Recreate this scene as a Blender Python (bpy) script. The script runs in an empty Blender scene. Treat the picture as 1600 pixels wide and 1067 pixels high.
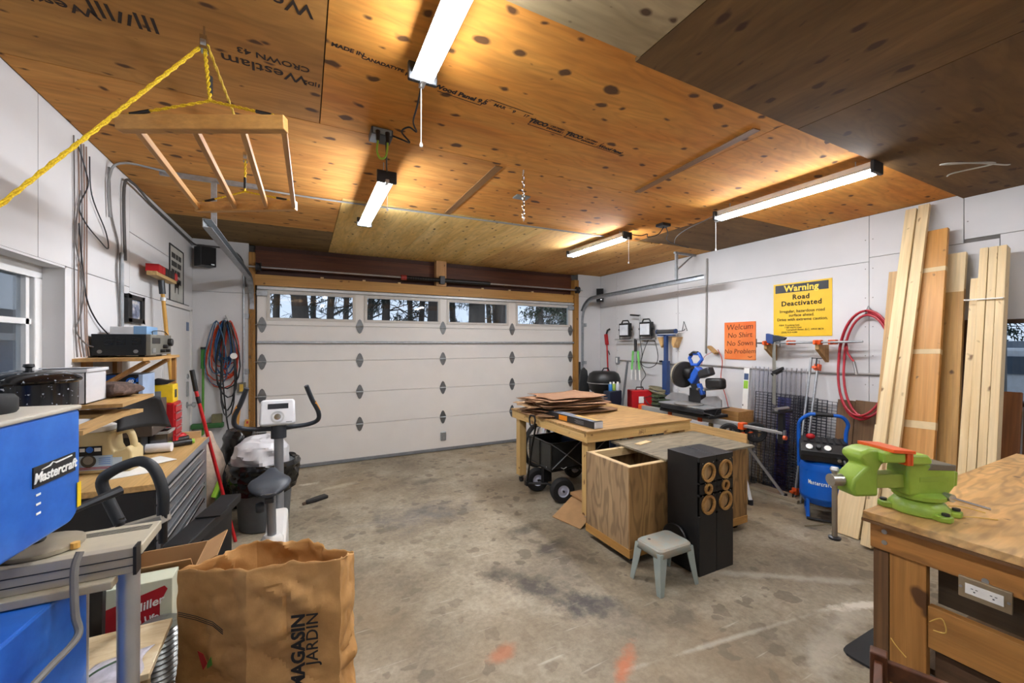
import bpy, bmesh, math, random
from mathutils import Vector, Matrix, noise as mnoise
random.seed(7)
SC = bpy.context.scene
COL = SC.collection
PI = math.pi
def rad(a): return math.radians(a)

# ------------------------------------------------------------------ camera, sky, exposure
cam_data = bpy.data.cameras.new('camera')
cam = bpy.data.objects.new('camera', cam_data)
COL.objects.link(cam)
cam.location = (0, 0, 1.68)
cam.rotation_euler = (rad(90), 0, rad(-27))
cam_data.sensor_width = 36.0
cam_data.lens = 637.0 / 1600.0 * 36.0
cam_data.shift_y = 3.5 / 1600.0
cam_data.clip_start = 0.02
cam_data.clip_end = 300
SC.camera = cam
SC.view_settings.view_transform = 'Standard'
SC.view_settings.look = 'None'
SC.view_settings.gamma = 1.0
SC.view_settings.use_curve_mapping = False
SC.view_settings.exposure = 1.8
SC.cycles.max_bounces = 5
SC.cycles.diffuse_bounces = 3
SC.cycles.glossy_bounces = 2
SC.cycles.transmission_bounces = 2
SC.cycles.caustics_reflective = False
SC.cycles.caustics_refractive = False
world = bpy.data.worlds.new('overcast_sky')
SC.world = world
world.use_nodes = True
wbg = world.node_tree.nodes['Background']
wbg.inputs['Color'].default_value = (0.80, 0.88, 1.0, 1)
wbg.inputs['Strength'].default_value = 0.32
LAMP_POWER = 30.0       # emission of the LED tubes

# ------------------------------------------------------------------ colour and material helpers
def lin(c):
    c = c.lstrip('#')
    out = []
    for i in (0, 2, 4):
        x = int(c[i:i+2], 16) / 255
        out.append(x / 12.92 if x <= 0.04045 else ((x + 0.055) / 1.055) ** 2.4)
    return (out[0], out[1], out[2], 1.0)

class NT:
    """small wrapper for writing node trees"""
    def __init__(s, name):
        s.m = bpy.data.materials.new(name); s.m.use_nodes = True
        s.t = s.m.node_tree
        s.b = s.t.nodes['Principled BSDF']
    def n(s, typ, ins=None, out=0, **props):
        nd = s.t.nodes.new(typ)
        for k, v in props.items(): setattr(nd, k, v)
        for k, v in (ins or {}).items(): s.set(nd.inputs[k], v)
        return nd.outputs[out]
    def set(s, sock, v):
        if isinstance(v, bpy.types.NodeSocket): s.t.links.new(v, sock)
        else: sock.default_value = v
    def math(s, op, a, b=0.0, clamp=False):
        return s.n('ShaderNodeMath', {0: a, 1: b}, operation=op, use_clamp=clamp)
    def mix(s, f, a, b, mode='MIX'):
        nd = s.t.nodes.new('ShaderNodeMix'); nd.data_type = 'RGBA'; nd.blend_type = mode
        s.set(nd.inputs[0], f); s.set(nd.inputs[6], a); s.set(nd.inputs[7], b)
        return nd.outputs[2]
    def ramp(s, f, stops):
        nd = s.t.nodes.new('ShaderNodeValToRGB'); cr = nd.color_ramp
        while len(cr.elements) < len(stops): cr.elements.new(0.5)
        for e, (p, c) in zip(cr.elements, stops):
            e.position = p; e.color = c if len(c) == 4 else (*c, 1)
        s.set(nd.inputs[0], f)
        return nd.outputs[0]
    def coord(s, rnd=True, scale=(1, 1, 1), rot=(0, 0, 0)):
        c = s.n('ShaderNodeTexCoord', out=3)
        if rnd:
            r = s.n('ShaderNodeObjectInfo', out=5)
            r = s.math('MULTIPLY', r, 37.0)
            c = s.n('ShaderNodeVectorMath', {0: c, 1: r}, operation='ADD')
        return s.n('ShaderNodeMapping', {'Vector': c, 'Scale': scale, 'Rotation': rot})
    def noise(s, vec, scale, detail=3, rough=0.55, dist=0.0):
        return s.n('ShaderNodeTexNoise', {'Vector': vec, 'Scale': scale, 'Detail': detail, 'Roughness': rough, 'Distortion': dist})
    def bump(s, h, strength=0.2, dist=0.01):
        s.set(s.b.inputs['Normal'], s.n('ShaderNodeBump', {'Height': h, 'Strength': strength, 'Distance': dist}))
    def fin(s, col=None, rough=0.5, metal=0.0, **kw):
        if col is not None: s.set(s.b.inputs['Base Color'], col)
        s.set(s.b.inputs['Roughness'], rough); s.set(s.b.inputs['Metallic'], metal)
        for k, v in kw.items(): s.set(s.b.inputs[k.replace('_', ' ')], v)
        return s.m

def scl(c, k): return (min(1, c[0]*k), min(1, c[1]*k), min(1, c[2]*k), 1)

_pc = {}
def plain(hexc, rough=0.5, metal=0.0, var=0.12, scale=9.0, bump=0.0, **kw):
    key = (hexc, rough, metal, var, scale, bump, tuple(sorted(kw.items())))
    if key in _pc: return _pc[key]
    t = NT('paint_' + hexc.strip('#')); c = lin(hexc)
    v = t.coord(False)
    f = t.noise(v, scale, 4)
    col = t.ramp(f, [(0.3, scl(c, 1 - var)), (0.7, scl(c, 1 + var))])
    if bump: t.bump(t.noise(v, scale * 4, 3), bump, 0.004)
    rr = t.n('ShaderNodeMapRange', {0: f, 3: max(0.02, rough - 0.06), 4: min(1, rough + 0.06)})
    _pc[key] = t.fin(col, rr, metal, **kw)
    return _pc[key]

_wc = {}
def wood(c1, c2, axis='z', rough=0.6, knots=0.0, fine=1.0, grain=1.0, knotcol='#4a2c14', rings=0.0, flat=False):
    key = (c1, c2, axis, rough, knots, fine, grain, knotcol, rings, flat)
    if key in _wc: return _wc[key]
    t = NT('wood_' + c1.strip('#') + axis)
    a, b = lin(c1), lin(c2)
    L, T = 0.9, 14.0 * grain
    sc = {'x': (L, T, T), 'y': (T, L, T), 'z': (T, T, L)}[axis]
    v = t.coord(True, sc)
    f1 = t.noise(v, 1.0, 4, 0.6, 0.6)
    col = t.ramp(f1, [(0.28, a), (0.72, b)])
    sc2 = tuple(x * 5 if x > 2 else x * 2.2 for x in sc)
    f2 = t.noise(t.coord(True, sc2), 1.0, 3, 0.6)
    f2 = t.n('ShaderNodeMapRange', {0: f2, 1: 0.3, 2: 0.75, 3: 1.0 - 0.28 * fine, 4: 1.10})
    col = t.mix(1.0, col, f2, 'MULTIPLY')
    if rings:
        sr = {'x': (0.9, 3.4, 3.4), 'y': (3.4, 0.9, 3.4), 'z': (3.4, 3.4, 0.9)}[axis]
        vr = t.coord(True, sr)
        nz = t.noise(vr, 1.2, 3, 0.45)
        w = t.math('SINE', t.math('MULTIPLY', nz, 85.0))
        w = t.n('ShaderNodeMapRange', {0: w, 1: -0.2, 2: 1.0, 3: 1.0, 4: 0.62})
        col = t.mix(float(rings), col, w, 'MULTIPLY')
    h = f2
    if knots:
        ks = {'x': (0.62, 1, 1), 'y': (1, 0.62, 1), 'z': (1, 1, 0.62)}[axis]
        vk = t.coord(True, tuple(k * 4.2 for k in ks))
        vk = t.n('ShaderNodeVectorMath', {0: vk, 1: t.math('MULTIPLY', t.noise(t.coord(True, (9, 9, 9)), 1.0, 2), 0.22 if flat else 0.4)}, operation='ADD')
        vo = t.t.nodes.new('ShaderNodeTexVoronoi'); t.set(vo.inputs['Vector'], vk); vo.inputs['Scale'].default_value = 1.6 if flat else 2.3
        if flat: vo.voronoi_dimensions = '2D'
        thr = t.math('MULTIPLY', t.math('SUBTRACT', vo.outputs['Color'], 0.42 if flat else 0.25), (0.26 if flat else 0.4) * knots)
        k = t.n('ShaderNodeMapRange', {0: t.math('SUBTRACT', vo.outputs['Distance'], thr), 1: 0.0, 2: 0.07 if flat else 0.1, 3: 0.9, 4: 0.0})
        col = t.mix(k, col, lin(knotcol))
    t.bump(h, 0.12, 0.004)
    _wc[key] = t.fin(col, rough, 0.0)
    return _wc[key]

# ------------------------------------------------------------------ geometry helpers
def wm(o):
    m = o.matrix_basis.copy()
    while o.parent:
        o = o.parent
        m = o.matrix_basis @ m
    return m

def frame(o, ux, uy):
    ux = Vector(ux).normalized(); uy = Vector(uy).normalized(); w = ux.cross(uy)
    m = Matrix.Identity(4)
    for i, a in enumerate((ux, uy, w)):
        for j in range(3): m[j][i] = a[j]
    m.translation = Vector(o)
    return m
def turn(loc=(0, 0, 0), rz=0.0, rx=0.0, ry=0.0):
    return Matrix.Translation(loc) @ Matrix.Rotation(rad(rz), 4, 'Z') @ Matrix.Rotation(rad(ry), 4, 'Y') @ Matrix.Rotation(rad(rx), 4, 'X')

class MB:
    """collects shapes (world coordinates unless .M is set) and builds ONE mesh object"""
    def __init__(s, M=None): s.v = []; s.f = []; s.M = M
    def add(s, vs, fs):
        o = len(s.v)
        for p in vs:
            p = Vector(p)
            s.v.append(s.M @ p if s.M is not None else p)
        s.f += [tuple(i + o for i in f) for f in fs]
        return s
    def box(s, x0, x1, y0, y1, z0, z1):
        return s.add([(x0,y0,z0),(x1,y0,z0),(x1,y1,z0),(x0,y1,z0),(x0,y0,z1),(x1,y0,z1),(x1,y1,z1),(x0,y1,z1)],
                     [(0,3,2,1),(4,5,6,7),(0,1,5,4),(1,2,6,5),(2,3,7,6),(3,0,4,7)])
    def cbox(s, c, d):
        return s.box(c[0]-d[0]/2, c[0]+d[0]/2, c[1]-d[1]/2, c[1]+d[1]/2, c[2]-d[2]/2, c[2]+d[2]/2)
    def bar(s, p0, p1, w, h, up=(0, 0, 1)):
        p0 = Vector(p0); p1 = Vector(p1); d = (p1 - p0).normalized(); up = Vector(up)
        if abs(d.dot(up)) > 0.98: up = Vector((0, 1, 0))
        sd = d.cross(up).normalized(); u = sd.cross(d).normalized()
        vs = []
        for p in (p0, p1):
            for a, b in ((-1,-1),(1,-1),(1,1),(-1,1)): vs.append(p + sd*a*w/2 + u*b*h/2)
        return s.add(vs, [(0,3,2,1),(4,5,6,7),(0,1,5,4),(1,2,6,5),(2,3,7,6),(3,0,4,7)][::1])
    def cyl(s, p0, p1, r0, r1=None, n=16, caps=True):
        r1 = r0 if r1 is None else r1
        p0 = Vector(p0); p1 = Vector(p1); d = (p1 - p0).normalized()
        a = Vector((0,0,1)) if abs(d.z) < 0.9 else Vector((1,0,0))
        u = d.cross(a).normalized(); w = d.cross(u)
        vs = []
        for p, r in ((p0, r0), (p1, r1)):
            for i in range(n):
                t = 2*PI*i/n; vs.append(p + (u*math.cos(t) + w*math.sin(t))*r)
        fs = [(i, (i+1) % n, n+(i+1) % n, n+i) for i in range(n)]
        if caps: fs += [tuple(range(n-1, -1, -1)), tuple(range(n, 2*n))]
        return s.add(vs, fs)
    def tube(s, pts, r, n=8, closed=False):
        pts = [Vector(p) for p in pts]; m = len(pts)
        rs = r if isinstance(r, (list, tuple)) else [r]*m
        vs = []; prev = None
        for i, p in enumerate(pts):
            a = pts[(i-1) % m] if (closed or i > 0) else p
            b = pts[(i+1) % m] if (closed or i < m-1) else p
            d = (b - a).normalized()
            if prev is None:
                q = Vector((0,0,1)) if abs(d.z) < 0.9 else Vector((1,0,0))
                u = d.cross(q).normalized()
            else:
                u = prev - d*prev.dot(d)
                u = u.normalized() if u.length > 1e-6 else d.cross(Vector((0.3,0.5,1))).normalized()
            prev = u; w = d.cross(u)
            for k in range(n):
                t = 2*PI*k/n; vs.append(p + (u*math.cos(t)+w*math.sin(t))*rs[i])
        fs = []
        for i in range(m if closed else m-1):
            j = (i+1) % m
            for k in range(n): fs.append((i*n+k, i*n+(k+1) % n, j*n+(k+1) % n, j*n+k))
        if not closed: fs += [tuple(range(n-1,-1,-1)), tuple(range((m-1)*n, m*n))]
        return s.add(vs, fs)
    def lathe(s, prof, n=24, o=(0,0,0), ax=(0,0,1), cap=True):
        ax = Vector(ax).normalized(); o = Vector(o)
        a = Vector((1,0,0)) if abs(ax.x) < 0.9 else Vector((0,1,0))
        u = (a - ax*a.dot(ax)).normalized(); w = ax.cross(u)
        vs = []; fs = []; m = len(prof)
        for r, z in prof:
            for k in range(n):
                t = 2*PI*k/n; vs.append(o + ax*z + (u*math.cos(t)+w*math.sin(t))*r)
        for i in range(m-1):
            for k in range(n): fs.append((i*n+k, i*n+(k+1) % n, (i+1)*n+(k+1) % n, (i+1)*n+k))
        if cap and prof[0][0] > 1e-5: fs.append(tuple(range(n-1,-1,-1)))
        if cap and prof[-1][0] > 1e-5: fs.append(tuple(range((m-1)*n, m*n)))
        return s.add(vs, fs)
    def ring(s, r_out, r_in, z0, z1, n=24, o=(0,0,0), ax=(0,0,1)):
        ax = Vector(ax).normalized(); o = Vector(o)
        a = Vector((1,0,0)) if abs(ax.x) < 0.9 else Vector((0,1,0))
        u = (a - ax*a.dot(ax)).normalized(); w = ax.cross(u)
        pr = [(r_in, z0), (r_out, z0), (r_out, z1), (r_in, z1)]; vs = []; fs = []
        for r, z in pr:
            for k in range(n):
                t = 2*PI*k/n; vs.append(o + ax*z + (u*math.cos(t)+w*math.sin(t))*r)
        for i in range(4):
            j = (i+1) % 4
            for k in range(n): fs.append((i*n+k, i*n+(k+1) % n, j*n+(k+1) % n, j*n+k))
        return s.add(vs, fs)
    def prism(s, poly, o, ux, uy, t):
        o = Vector(o); ux = Vector(ux).normalized(); uy = Vector(uy).normalized(); w = ux.cross(uy)
        n = len(poly); vs = [o + ux*a + uy*b for a, b in poly] + [o + ux*a + uy*b + w*t for a, b in poly]
        fs = [tuple(range(n-1,-1,-1)), tuple(range(n, 2*n))] + [(i, (i+1) % n, n+(i+1) % n, n+i) for i in range(n)]
        return s.add(vs, fs)
    def ell(s, c, rx, ry, rz, n=14, m=8):
        pr = []; c = Vector(c); vs = []; fs = []
        for i in range(m+1):
            ph = -PI/2 + PI*i/m
            for k in range(n):
                t = 2*PI*k/n
                vs.append(c + Vector((rx*math.cos(ph)*math.cos(t), ry*math.cos(ph)*math.sin(t), rz*math.sin(ph))))
        for i in range(m):
            for k in range(n): fs.append((i*n+k, i*n+(k+1) % n, (i+1)*n+(k+1) % n, (i+1)*n+k))
        return s.add(vs, fs)
    def sheet(s, fn, nu, nv):
        vs = [fn(i/nu, j/nv) for j in range(nv+1) for i in range(nu+1)]
        fs = [(j*(nu+1)+i, j*(nu+1)+i+1, (j+1)*(nu+1)+i+1, (j+1)*(nu+1)+i) for j in range(nv) for i in range(nu)]
        return s.add(vs, fs)
    def build(s, name, mat, par=None, sm=False, bev=0.0, seg=2, ang=38):
        me = bpy.data.meshes.new(name)
        if par is not None:
            inv = wm(par).inverted(); vs = [inv @ p for p in s.v]; loc = None
        else:
            lo = [min(p[i] for p in s.v) for i in range(3)]; hi = [max(p[i] for p in s.v) for i in range(3)]
            loc = Vector(((lo[0]+hi[0])/2, (lo[1]+hi[1])/2, lo[2])); vs = [p - loc for p in s.v]
        me.from_pydata([tuple(p) for p in vs], [], s.f)
        me.validate(); me.update()
        bm = bmesh.new(); bm.from_mesh(me); bmesh.ops.remove_doubles(bm, verts=bm.verts, dist=1e-6)
        bmesh.ops.recalc_face_normals(bm, faces=bm.faces); bm.to_mesh(me); bm.free()
        me.materials.append(mat)
        if sm:
            for p in me.polygons: p.use_smooth = True
            me.set_sharp_from_angle(angle=rad(ang))
        o = bpy.data.objects.new(name, me); COL.objects.link(o)
        if par is not None: o.parent = par
        else: o.location = loc
        if bev:
            b = o.modifiers.new('bevel', 'BEVEL'); b.width = bev; b.segments = seg; b.limit_method = 'ANGLE'; b.angle_limit = rad(40)
        return o

def tag(o, label, cat, group=None, kind=None):
    o['label'] = label; o['category'] = cat
    if group: o['group'] = group
    if kind: o['kind'] = kind
    return o
def thing(name, label, cat, loc=(0, 0, 0), rz=0.0, group=None):
    o = bpy.data.objects.new(name, None); COL.objects.link(o)
    o.location = loc; o.rotation_euler = (0, 0, rad(rz)); o.empty_display_size = 0.1
    return tag(o, label, cat, group)
def struct(o, label=None):
    o['kind'] = 'structure'
    if label: o['label'] = label
    return o
def group_struct(name, label=None):
    o = bpy.data.objects.new(name, None); COL.objects.link(o)
    return struct(o, label)
def copy_tree(o, parent=None):
    c = o.copy(); COL.objects.link(c)
    if parent is not None: c.parent = parent
    for ch in [x for x in o.children]: copy_tree(ch, c)
    return c
def txt(name, s, size, mat, par, M, align='CENTER', bold=0.0, space=1.0, shear=0.0, thick=0.0006, xs=1.0):
    cu = bpy.data.curves.new('t', 'FONT'); cu.body = s; cu.size = size; cu.align_x = align; cu.align_y = 'CENTER'
    cu.offset = bold; cu.space_character = space; cu.extrude = thick; cu.shear = shear; cu.resolution_u = 3
    ob = bpy.data.objects.new('t', cu)
    me = bpy.data.meshes.new_from_object(ob)
    bpy.data.objects.remove(ob); bpy.data.curves.remove(cu)
    me.name = name
    mt = (wm(par).inverted() if par is not None else Matrix.Identity(4)) @ M @ Matrix.Diagonal((xs, 1, 1, 1))
    me.transform(mt)
    me.materials.clear(); me.materials.append(mat)
    o = bpy.data.objects.new(name, me); COL.objects.link(o)
    if par is not None: o.parent = par
    return o

# pose of common wall frames: x = reading direction, y = up
def on_right(y, z, off=0.0): return frame((XR - off, y, z), (0, -1, 0), (0, 0, 1))
def on_left(y, z, off=0.0): return frame((XL + off, y, z), (0, 1, 0), (0, 0, 1))
def facing(x, y, z): return frame((x, y, z), (1, 0, 0), (0, 0, 1))

XL, XR, YF, YB, ZC = -1.21, 5.03, 6.16, -3.0, 2.96

# common materials
M_white = plain('#d9d6d3', 0.7, var=0.03, scale=3, bump=0.05)
M_black = plain('#141415', 0.45, var=0.2)
M_blackgloss = plain('#0d0d0e', 0.22, var=0.2)
M_rubber = plain('#1b1b1c', 0.75, var=0.15)
M_steel = plain('#b9bcbd', 0.35, 0.9, var=0.1)
M_galv = plain('#a9aeb2', 0.42, 0.75, var=0.18, scale=25)
M_chrome = plain('#d5d7d8', 0.16, 1.0, var=0.04)
M_darkmetal = plain('#3b3d40', 0.45, 0.6, var=0.15)
M_alu = plain('#c2c4c4', 0.38, 0.7, var=0.06)
M_red = plain('#b3161b', 0.4)
M_orange = plain('#e0581c', 0.45)
M_blue = plain('#1763c9', 0.35)
M_navy = plain('#27406f', 0.45)
M_yellow = plain('#e9c416', 0.5)
M_green = plain('#4f8a2c', 0.5)
M_paper = plain('#ecebe6', 0.85, var=0.04)
M_card = plain('#a98257', 0.85, var=0.10, scale=5)
M_print = plain('#1d1a18', 0.8, var=0.05)
M_grey = plain('#7c7f82', 0.5)
M_cream = plain('#cfc5a8', 0.5, var=0.08)
PINE = ('#d8bf92', '#c4a470')
def pine(ax, k=0.6): return wood('#cfb07c', '#dcc294', ax, 0.6, knots=k, fine=0.6, knotcol='#6b4522')
def fir(ax, k=0.5): return wood('#b0803f', '#c69753', ax, 0.55, knots=k, fine=0.8, knotcol='#5a3416')
def ply(ax): return wood('#a8824e', '#c09a62', ax, 0.6, knots=0.3, fine=0.8, grain=0.7)
# ================================================================== the setting
# ---- concrete floor
def floor_material():
    t = NT('worn_concrete')
    v = t.coord(False)
    xyz = t.t.nodes.new('ShaderNodeSeparateXYZ'); t.set(xyz.inputs[0], v)
    base = t.ramp(t.noise(v, 1.3, 8, 0.68), [(0.30, lin('#6e6353')), (0.47, lin('#938873')), (0.60, lin('#aba08b')), (0.74, lin('#bdb39f'))])
    fine = t.noise(v, 28, 5, 0.7)
    base = t.mix(1.0, base, t.n('ShaderNodeMapRange', {0: fine, 1: 0.3, 2: 0.75, 3: 0.66, 4: 1.14}), 'MULTIPLY')
    warm = t.n('ShaderNodeMapRange', {0: t.noise(v, 0.55, 3), 1: 0.48, 2: 0.66, 3: 0.0, 4: 0.45})
    base = t.mix(warm, base, lin('#8b7350'))
    # dropped-oil spots
    vo = t.t.nodes.new('ShaderNodeTexVoronoi'); vo.inputs['Scale'].default_value = 8.5
    dv = t.n('ShaderNodeVectorMath', {0: v, 1: t.n('ShaderNodeVectorMath', {0: t.n('ShaderNodeTexNoise', {'Vector': v, 'Scale': 11.0}, out=1), 'Scale': 0.12}, operation='SCALE')}, operation='ADD')
    t.set(vo.inputs['Vector'], dv)
    rr = t.math('MULTIPLY', t.math('SUBTRACT', vo.outputs['Color'], 0.44), 1.25)
    sp = t.n('ShaderNodeMapRange', {0: t.math('SUBTRACT', vo.outputs['Distance'], rr), 1: -0.02, 2: 0.045, 3: 0.6, 4: 0.0})
    zone = t.n('ShaderNodeMapRange', {0: t.noise(v, 0.8, 2), 1: 0.36, 2: 0.55, 3: 0.35, 4: 1.0})
    base = t.mix(t.math('MULTIPLY', sp, zone), base, lin('#5a4f41'))
    wob = t.noise(v, 4.2, 7, 0.72)
    def blob(cx, cy, rx, ry, rot, soft, amt):
        c, s_ = math.cos(rad(rot)), math.sin(rad(rot))
        dx = t.math('SUBTRACT', xyz.outputs[0], cx); dy = t.math('SUBTRACT', xyz.outputs[1], cy)
        a = t.math('DIVIDE', t.math('ADD', t.math('MULTIPLY', dx, c), t.math('MULTIPLY', dy, s_)), rx)
        b = t.math('DIVIDE', t.math('SUBTRACT', t.math('MULTIPLY', dy, c), t.math('MULTIPLY', dx, s_)), ry)
        r = t.math('SQRT', t.math('ADD', t.math('MULTIPLY', a, a), t.math('MULTIPLY', b, b)))
        r = t.math('ADD', r, t.math('MULTIPLY', t.math('SUBTRACT', wob, 0.5), 3.2))
        return t.n('ShaderNodeMapRange', {0: r, 1: 1.0 - soft, 2: 1.0, 3: amt, 4: 0.0})
    for (cx, cy, rx, ry, rot, soft, amt, col) in (
        (1.50, 2.33, 0.52, 0.16, -52, 0.8, 0.75, '#2f2c2c'), (1.60, 2.15, 0.22, 0.17, 0, 0.8, 0.75, '#28272a'),
        (1.36, 2.62, 0.36, 0.15, -60, 0.9, 0.6, '#3a352f'), (1.78, 3.25, 0.22, 0.10, 10, 0.8, 0.7, '#332d28'),
        (1.84, 2.88, 0.20, 0.10, 20, 0.7, 0.7, '#332d28'), (0.99, 4.0, 0.62, 0.36, 0, 1.0, 0.55, '#3d4450'),
        (0.62, 4.3, 0.5, 0.3, 0, 1.0, 0.35, '#56503f'), (1.3, 4.9, 0.25, 0.12, 0, 0.8, 0.6, '#3a332c'),
        (2.11, 1.78, 0.16, 0.10, 30, 0.5, 0.6, '#4a4239'), (0.2, 2.6, 0.9, 0.7, 20, 1.0, 0.3, '#6d5a3c'),
        (1.9, 1.55, 0.6, 0.5, 0, 1.0, 0.25, '#6d5a3c'), (0.4, 3.2, 0.35, 0.16, 30, 0.8, 0.35, '#4f4638'),
        (0.9, 3.05, 0.2, 0.2, 0, 0.9, 0.35, '#4f4638'), (3.5, 1.5, 0.7, 0.3, 10, 1.0, 0.35, '#5c5345'),
        (0.94, 1.99, 0.12, 0.06, 20, 0.9, 0.6, '#b9683a'), (1.47, 1.62, 0.22, 0.05, 35, 0.9, 0.7, '#c26530'),
        (2.62, 1.22, 0.75, 0.10, 12, 0.9, 0.55, '#c4bdac'), (3.17, 1.33, 0.16, 0.05, -20, 0.5, 0.85, '#ddd8cb'),
        (2.2, 1.5, 0.8, 0.02, -8, 0.8, 0.4, '#d2ccbc'), (0.35, 5.2, 0.3, 0.08, 15, 0.7, 0.5, '#c9bfa8'),
        (0.05, 5.45, 0.12, 0.06, 0, 0.6, 0.7, '#d9d2bf'), (3.05, 1.75, 0.9, 0.05, -35, 0.8, 0.4, '#cac4b6')):
        base = t.mix(blob(cx, cy, rx, ry, rot, soft, amt), base, lin(col))
    # scratches and chips
    sc = t.noise(t.coord(False, (3, 40, 1), (0, 0, 0.7)), 1.0, 2)
    scm = t.n('ShaderNodeMapRange', {0: sc, 1: 0.66, 2: 0.76, 3: 0.0, 4: 0.4})
    base = t.mix(scm, base, lin('#cfc8b8'))
    ch = t.n('ShaderNodeMapRange', {0: t.noise(v, 60, 2, 0.5), 1: 0.74, 2: 0.80, 3: 0.0, 4: 0.6})
    base = t.mix(ch, base, lin('#d6d0c2'))
    t.bump(fine, 0.25, 0.004)
    return t.fin(base, t.n('ShaderNodeMapRange', {0: wob, 3: 0.42, 4: 0.75}))
M_floor = floor_material()
o = MB().box(XL-0.2, XR+0.2, YB-0.2, YF+0.12, -0.12, 0).build('floor', M_floor)
struct(o, 'worn stained concrete garage floor')
# move the origin to the world origin so that stain positions are in room metres
for p in o.data.vertices: p.co += o.location
o.location = (0, 0, 0)

# ---- ceiling: plywood sheets, each its own part
def ply_ceiling(c1, c2, ax, kn, kc='#3f230c', rings=0.28):
    return wood(c1, c2, ax, 0.85, knots=kn*1.3, fine=0.7, grain=0.3, knotcol=kc, rings=rings, flat=True)
C_or = ('#c97d28', '#e2a247'); C_ye = ('#dcb05a', '#efd08a'); C_dk = ('#60441c', '#7e5e32'); C_gr = ('#9a8560', '#b5a17c')
ceiling = group_struct('ceiling', 'plywood sheet ceiling of the garage')
MB().box(XL-0.2, XR+0.2, YB-0.2, YF+0.2, ZC+0.02, ZC+0.1).build('deck', plain('#4a3a28', 0.8), ceiling)
def sheet(x0, x1, y0, y1, cols, ax, kn=0.8, z=ZC, rings=0.28):
    g = 0.0025
    return MB().box(x0+g, x1-g, y0+g, y1-g, z, z+0.018).build('plywood_sheet', ply_ceiling(cols[0], cols[1], ax, kn, rings=rings), ceiling)
pan_w = sheet(XL, 0.08, 1.36, 2.62, ('#a4702f', '#c08a42'), 'x', 0.5)
pan_m = sheet(0.08, 2.50, 1.36, 2.62, C_or, 'x', 0.9)
sheet(2.50, XR, 1.36, 2.62, C_or, 'x', 0.7)
sheet(XL, 1.25, 2.62, 3.88, ('#bd7b32', '#d79a4c'), 'x', 0.8)
sheet(1.25, 3.70, 2.62, 3.84, C_or, 'x', 0.9)
sheet(3.70, XR, 2.62, 3.78, C_dk, 'x', 0.4)
sheet(XL, 0.30, 3.88, 5.10, ('#c38035', '#dba155'), 'x', 0.6)
sheet(XL, 0.30, 5.10, YF+0.1, ('#6d5530', '#8f7243'), 'x', 0.3)
sheet(0.30, 1.22, 3.88, YF+0.1, C_ye, 'y', 0.3)
sheet(1.22, 2.44, 3.84, YF+0.1, C_ye, 'y', 0.4)
sheet(2.44, 3.20, 3.84, YF+0.1, ('#cb9a50', '#e0b672'), 'y', 0.4)
sheet(3.20, 4.10, 3.84, YF+0.1, ('#c7914a', '#deb06c'), 'y', 0.4)
sheet(4.10, XR, 3.78, YF+0.1, ('#bd8340', '#d6a25c'), 'y', 0.5)
sheet(XL, 1.30, 0.10, 1.33, C_gr, 'x', 0.5, ZC-0.035)
sheet(1.30, 2.55, 0.10, 1.36, C_dk, 'y', 0.8, ZC-0.035)
sheet(2.55, XR, 0.10, 1.36, ('#563c1a', '#75562c'), 'x', 0.8, ZC-0.035)
sheet(XL, 1.30, -1.2, 0.10, C_or, 'x', 0.8); sheet(1.30, XR, -1.2, 0.10, C_dk, 'x', 0.8)
sheet(XL, 1.90, YB, -1.2, C_or, 'x', 0.8); sheet(1.90, XR, YB, -1.2, C_or, 'x', 0.8)
# battens over two joints
for (x0, y0, x1, y1) in ((1.25, 2.66, 1.25, 3.86), (2.40, 1.5, 2.50, 2.58)):
    MB().bar((x0, y0, ZC-0.003), (x1, y1, ZC-0.003), 0.06, 0.006).build('joint_batten', wood('#7a5226', '#93672f', 'y', 0.6), ceiling)
# mill stamps printed on the sheets
def stamp(s, x, y, size, rot, par, bold=0.001, space=1.0):
    c, n_ = math.cos(rad(rot)), math.sin(rad(rot))
    txt('mill_stamp', s, size, M_stamp, par, frame((x, y, ZC-0.0007), (c, n_, 0), (n_, -c, 0)), bold=bold, space=space, thick=0.0003)
M_stamp = plain('#2b1c10', 0.9, var=0.2, scale=40)
stamp('Westlam', -0.16, 2.215, 0.095, 183, pan_w); stamp('CROWN 43', -0.12, 2.125, 0.055, 183, pan_w)
stamp('Westlam', -0.14, 1.745, 0.095, 183, pan_w); stamp('CROWN 43', -0.10, 1.66, 0.055, 183, pan_w); stamp('1|D2', 0.035, 2.235, 0.04, 183, pan_w)
stamp('|||//|||', -0.63, 2.12, 0.10, 183, pan_w, 0.002); stamp('Westlam', -0.86, 2.14, 0.08, 183, pan_w)
for (s_, x_, y_, z_, b_) in (('MADE IN', 0.17, 1.905, 0.034, 0.0012), ('CANADA', 0.29, 1.93, 0.03, 0.0012), ('TYPE', 0.385, 1.935, 0.03, 0.001), ('PLY 1/2', 0.48, 1.955, 0.034, 0.001), ('Wood Panel 9.5', 0.72, 1.985, 0.045, 0.0022),
    ('MAR', 0.94, 1.99, 0.034, 0.001), ('9', 1.03, 2.0, 0.038, 0.001), ('17', 1.11, 2.005, 0.034, 0.001), ('TECO', 1.21, 2.035, 0.048, 0.003), ('CERTIFIED', 1.34, 2.035, 0.022, 0.0006), ('EXPOSURE 1', 1.34, 2.062, 0.022, 0.0012),
    ('TECO', 1.48, 2.06, 0.048, 0.003), ('CERTIFIED', 1.61, 2.06, 0.022, 0.0006), ('EXPOSURE 1', 1.61, 2.087, 0.022, 0.0012), ('Wood Panel', 1.80, 2.10, 0.04, 0.0022)):
    stamp(s_, x_, y_, z_, 4, pan_m, b_)
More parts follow.
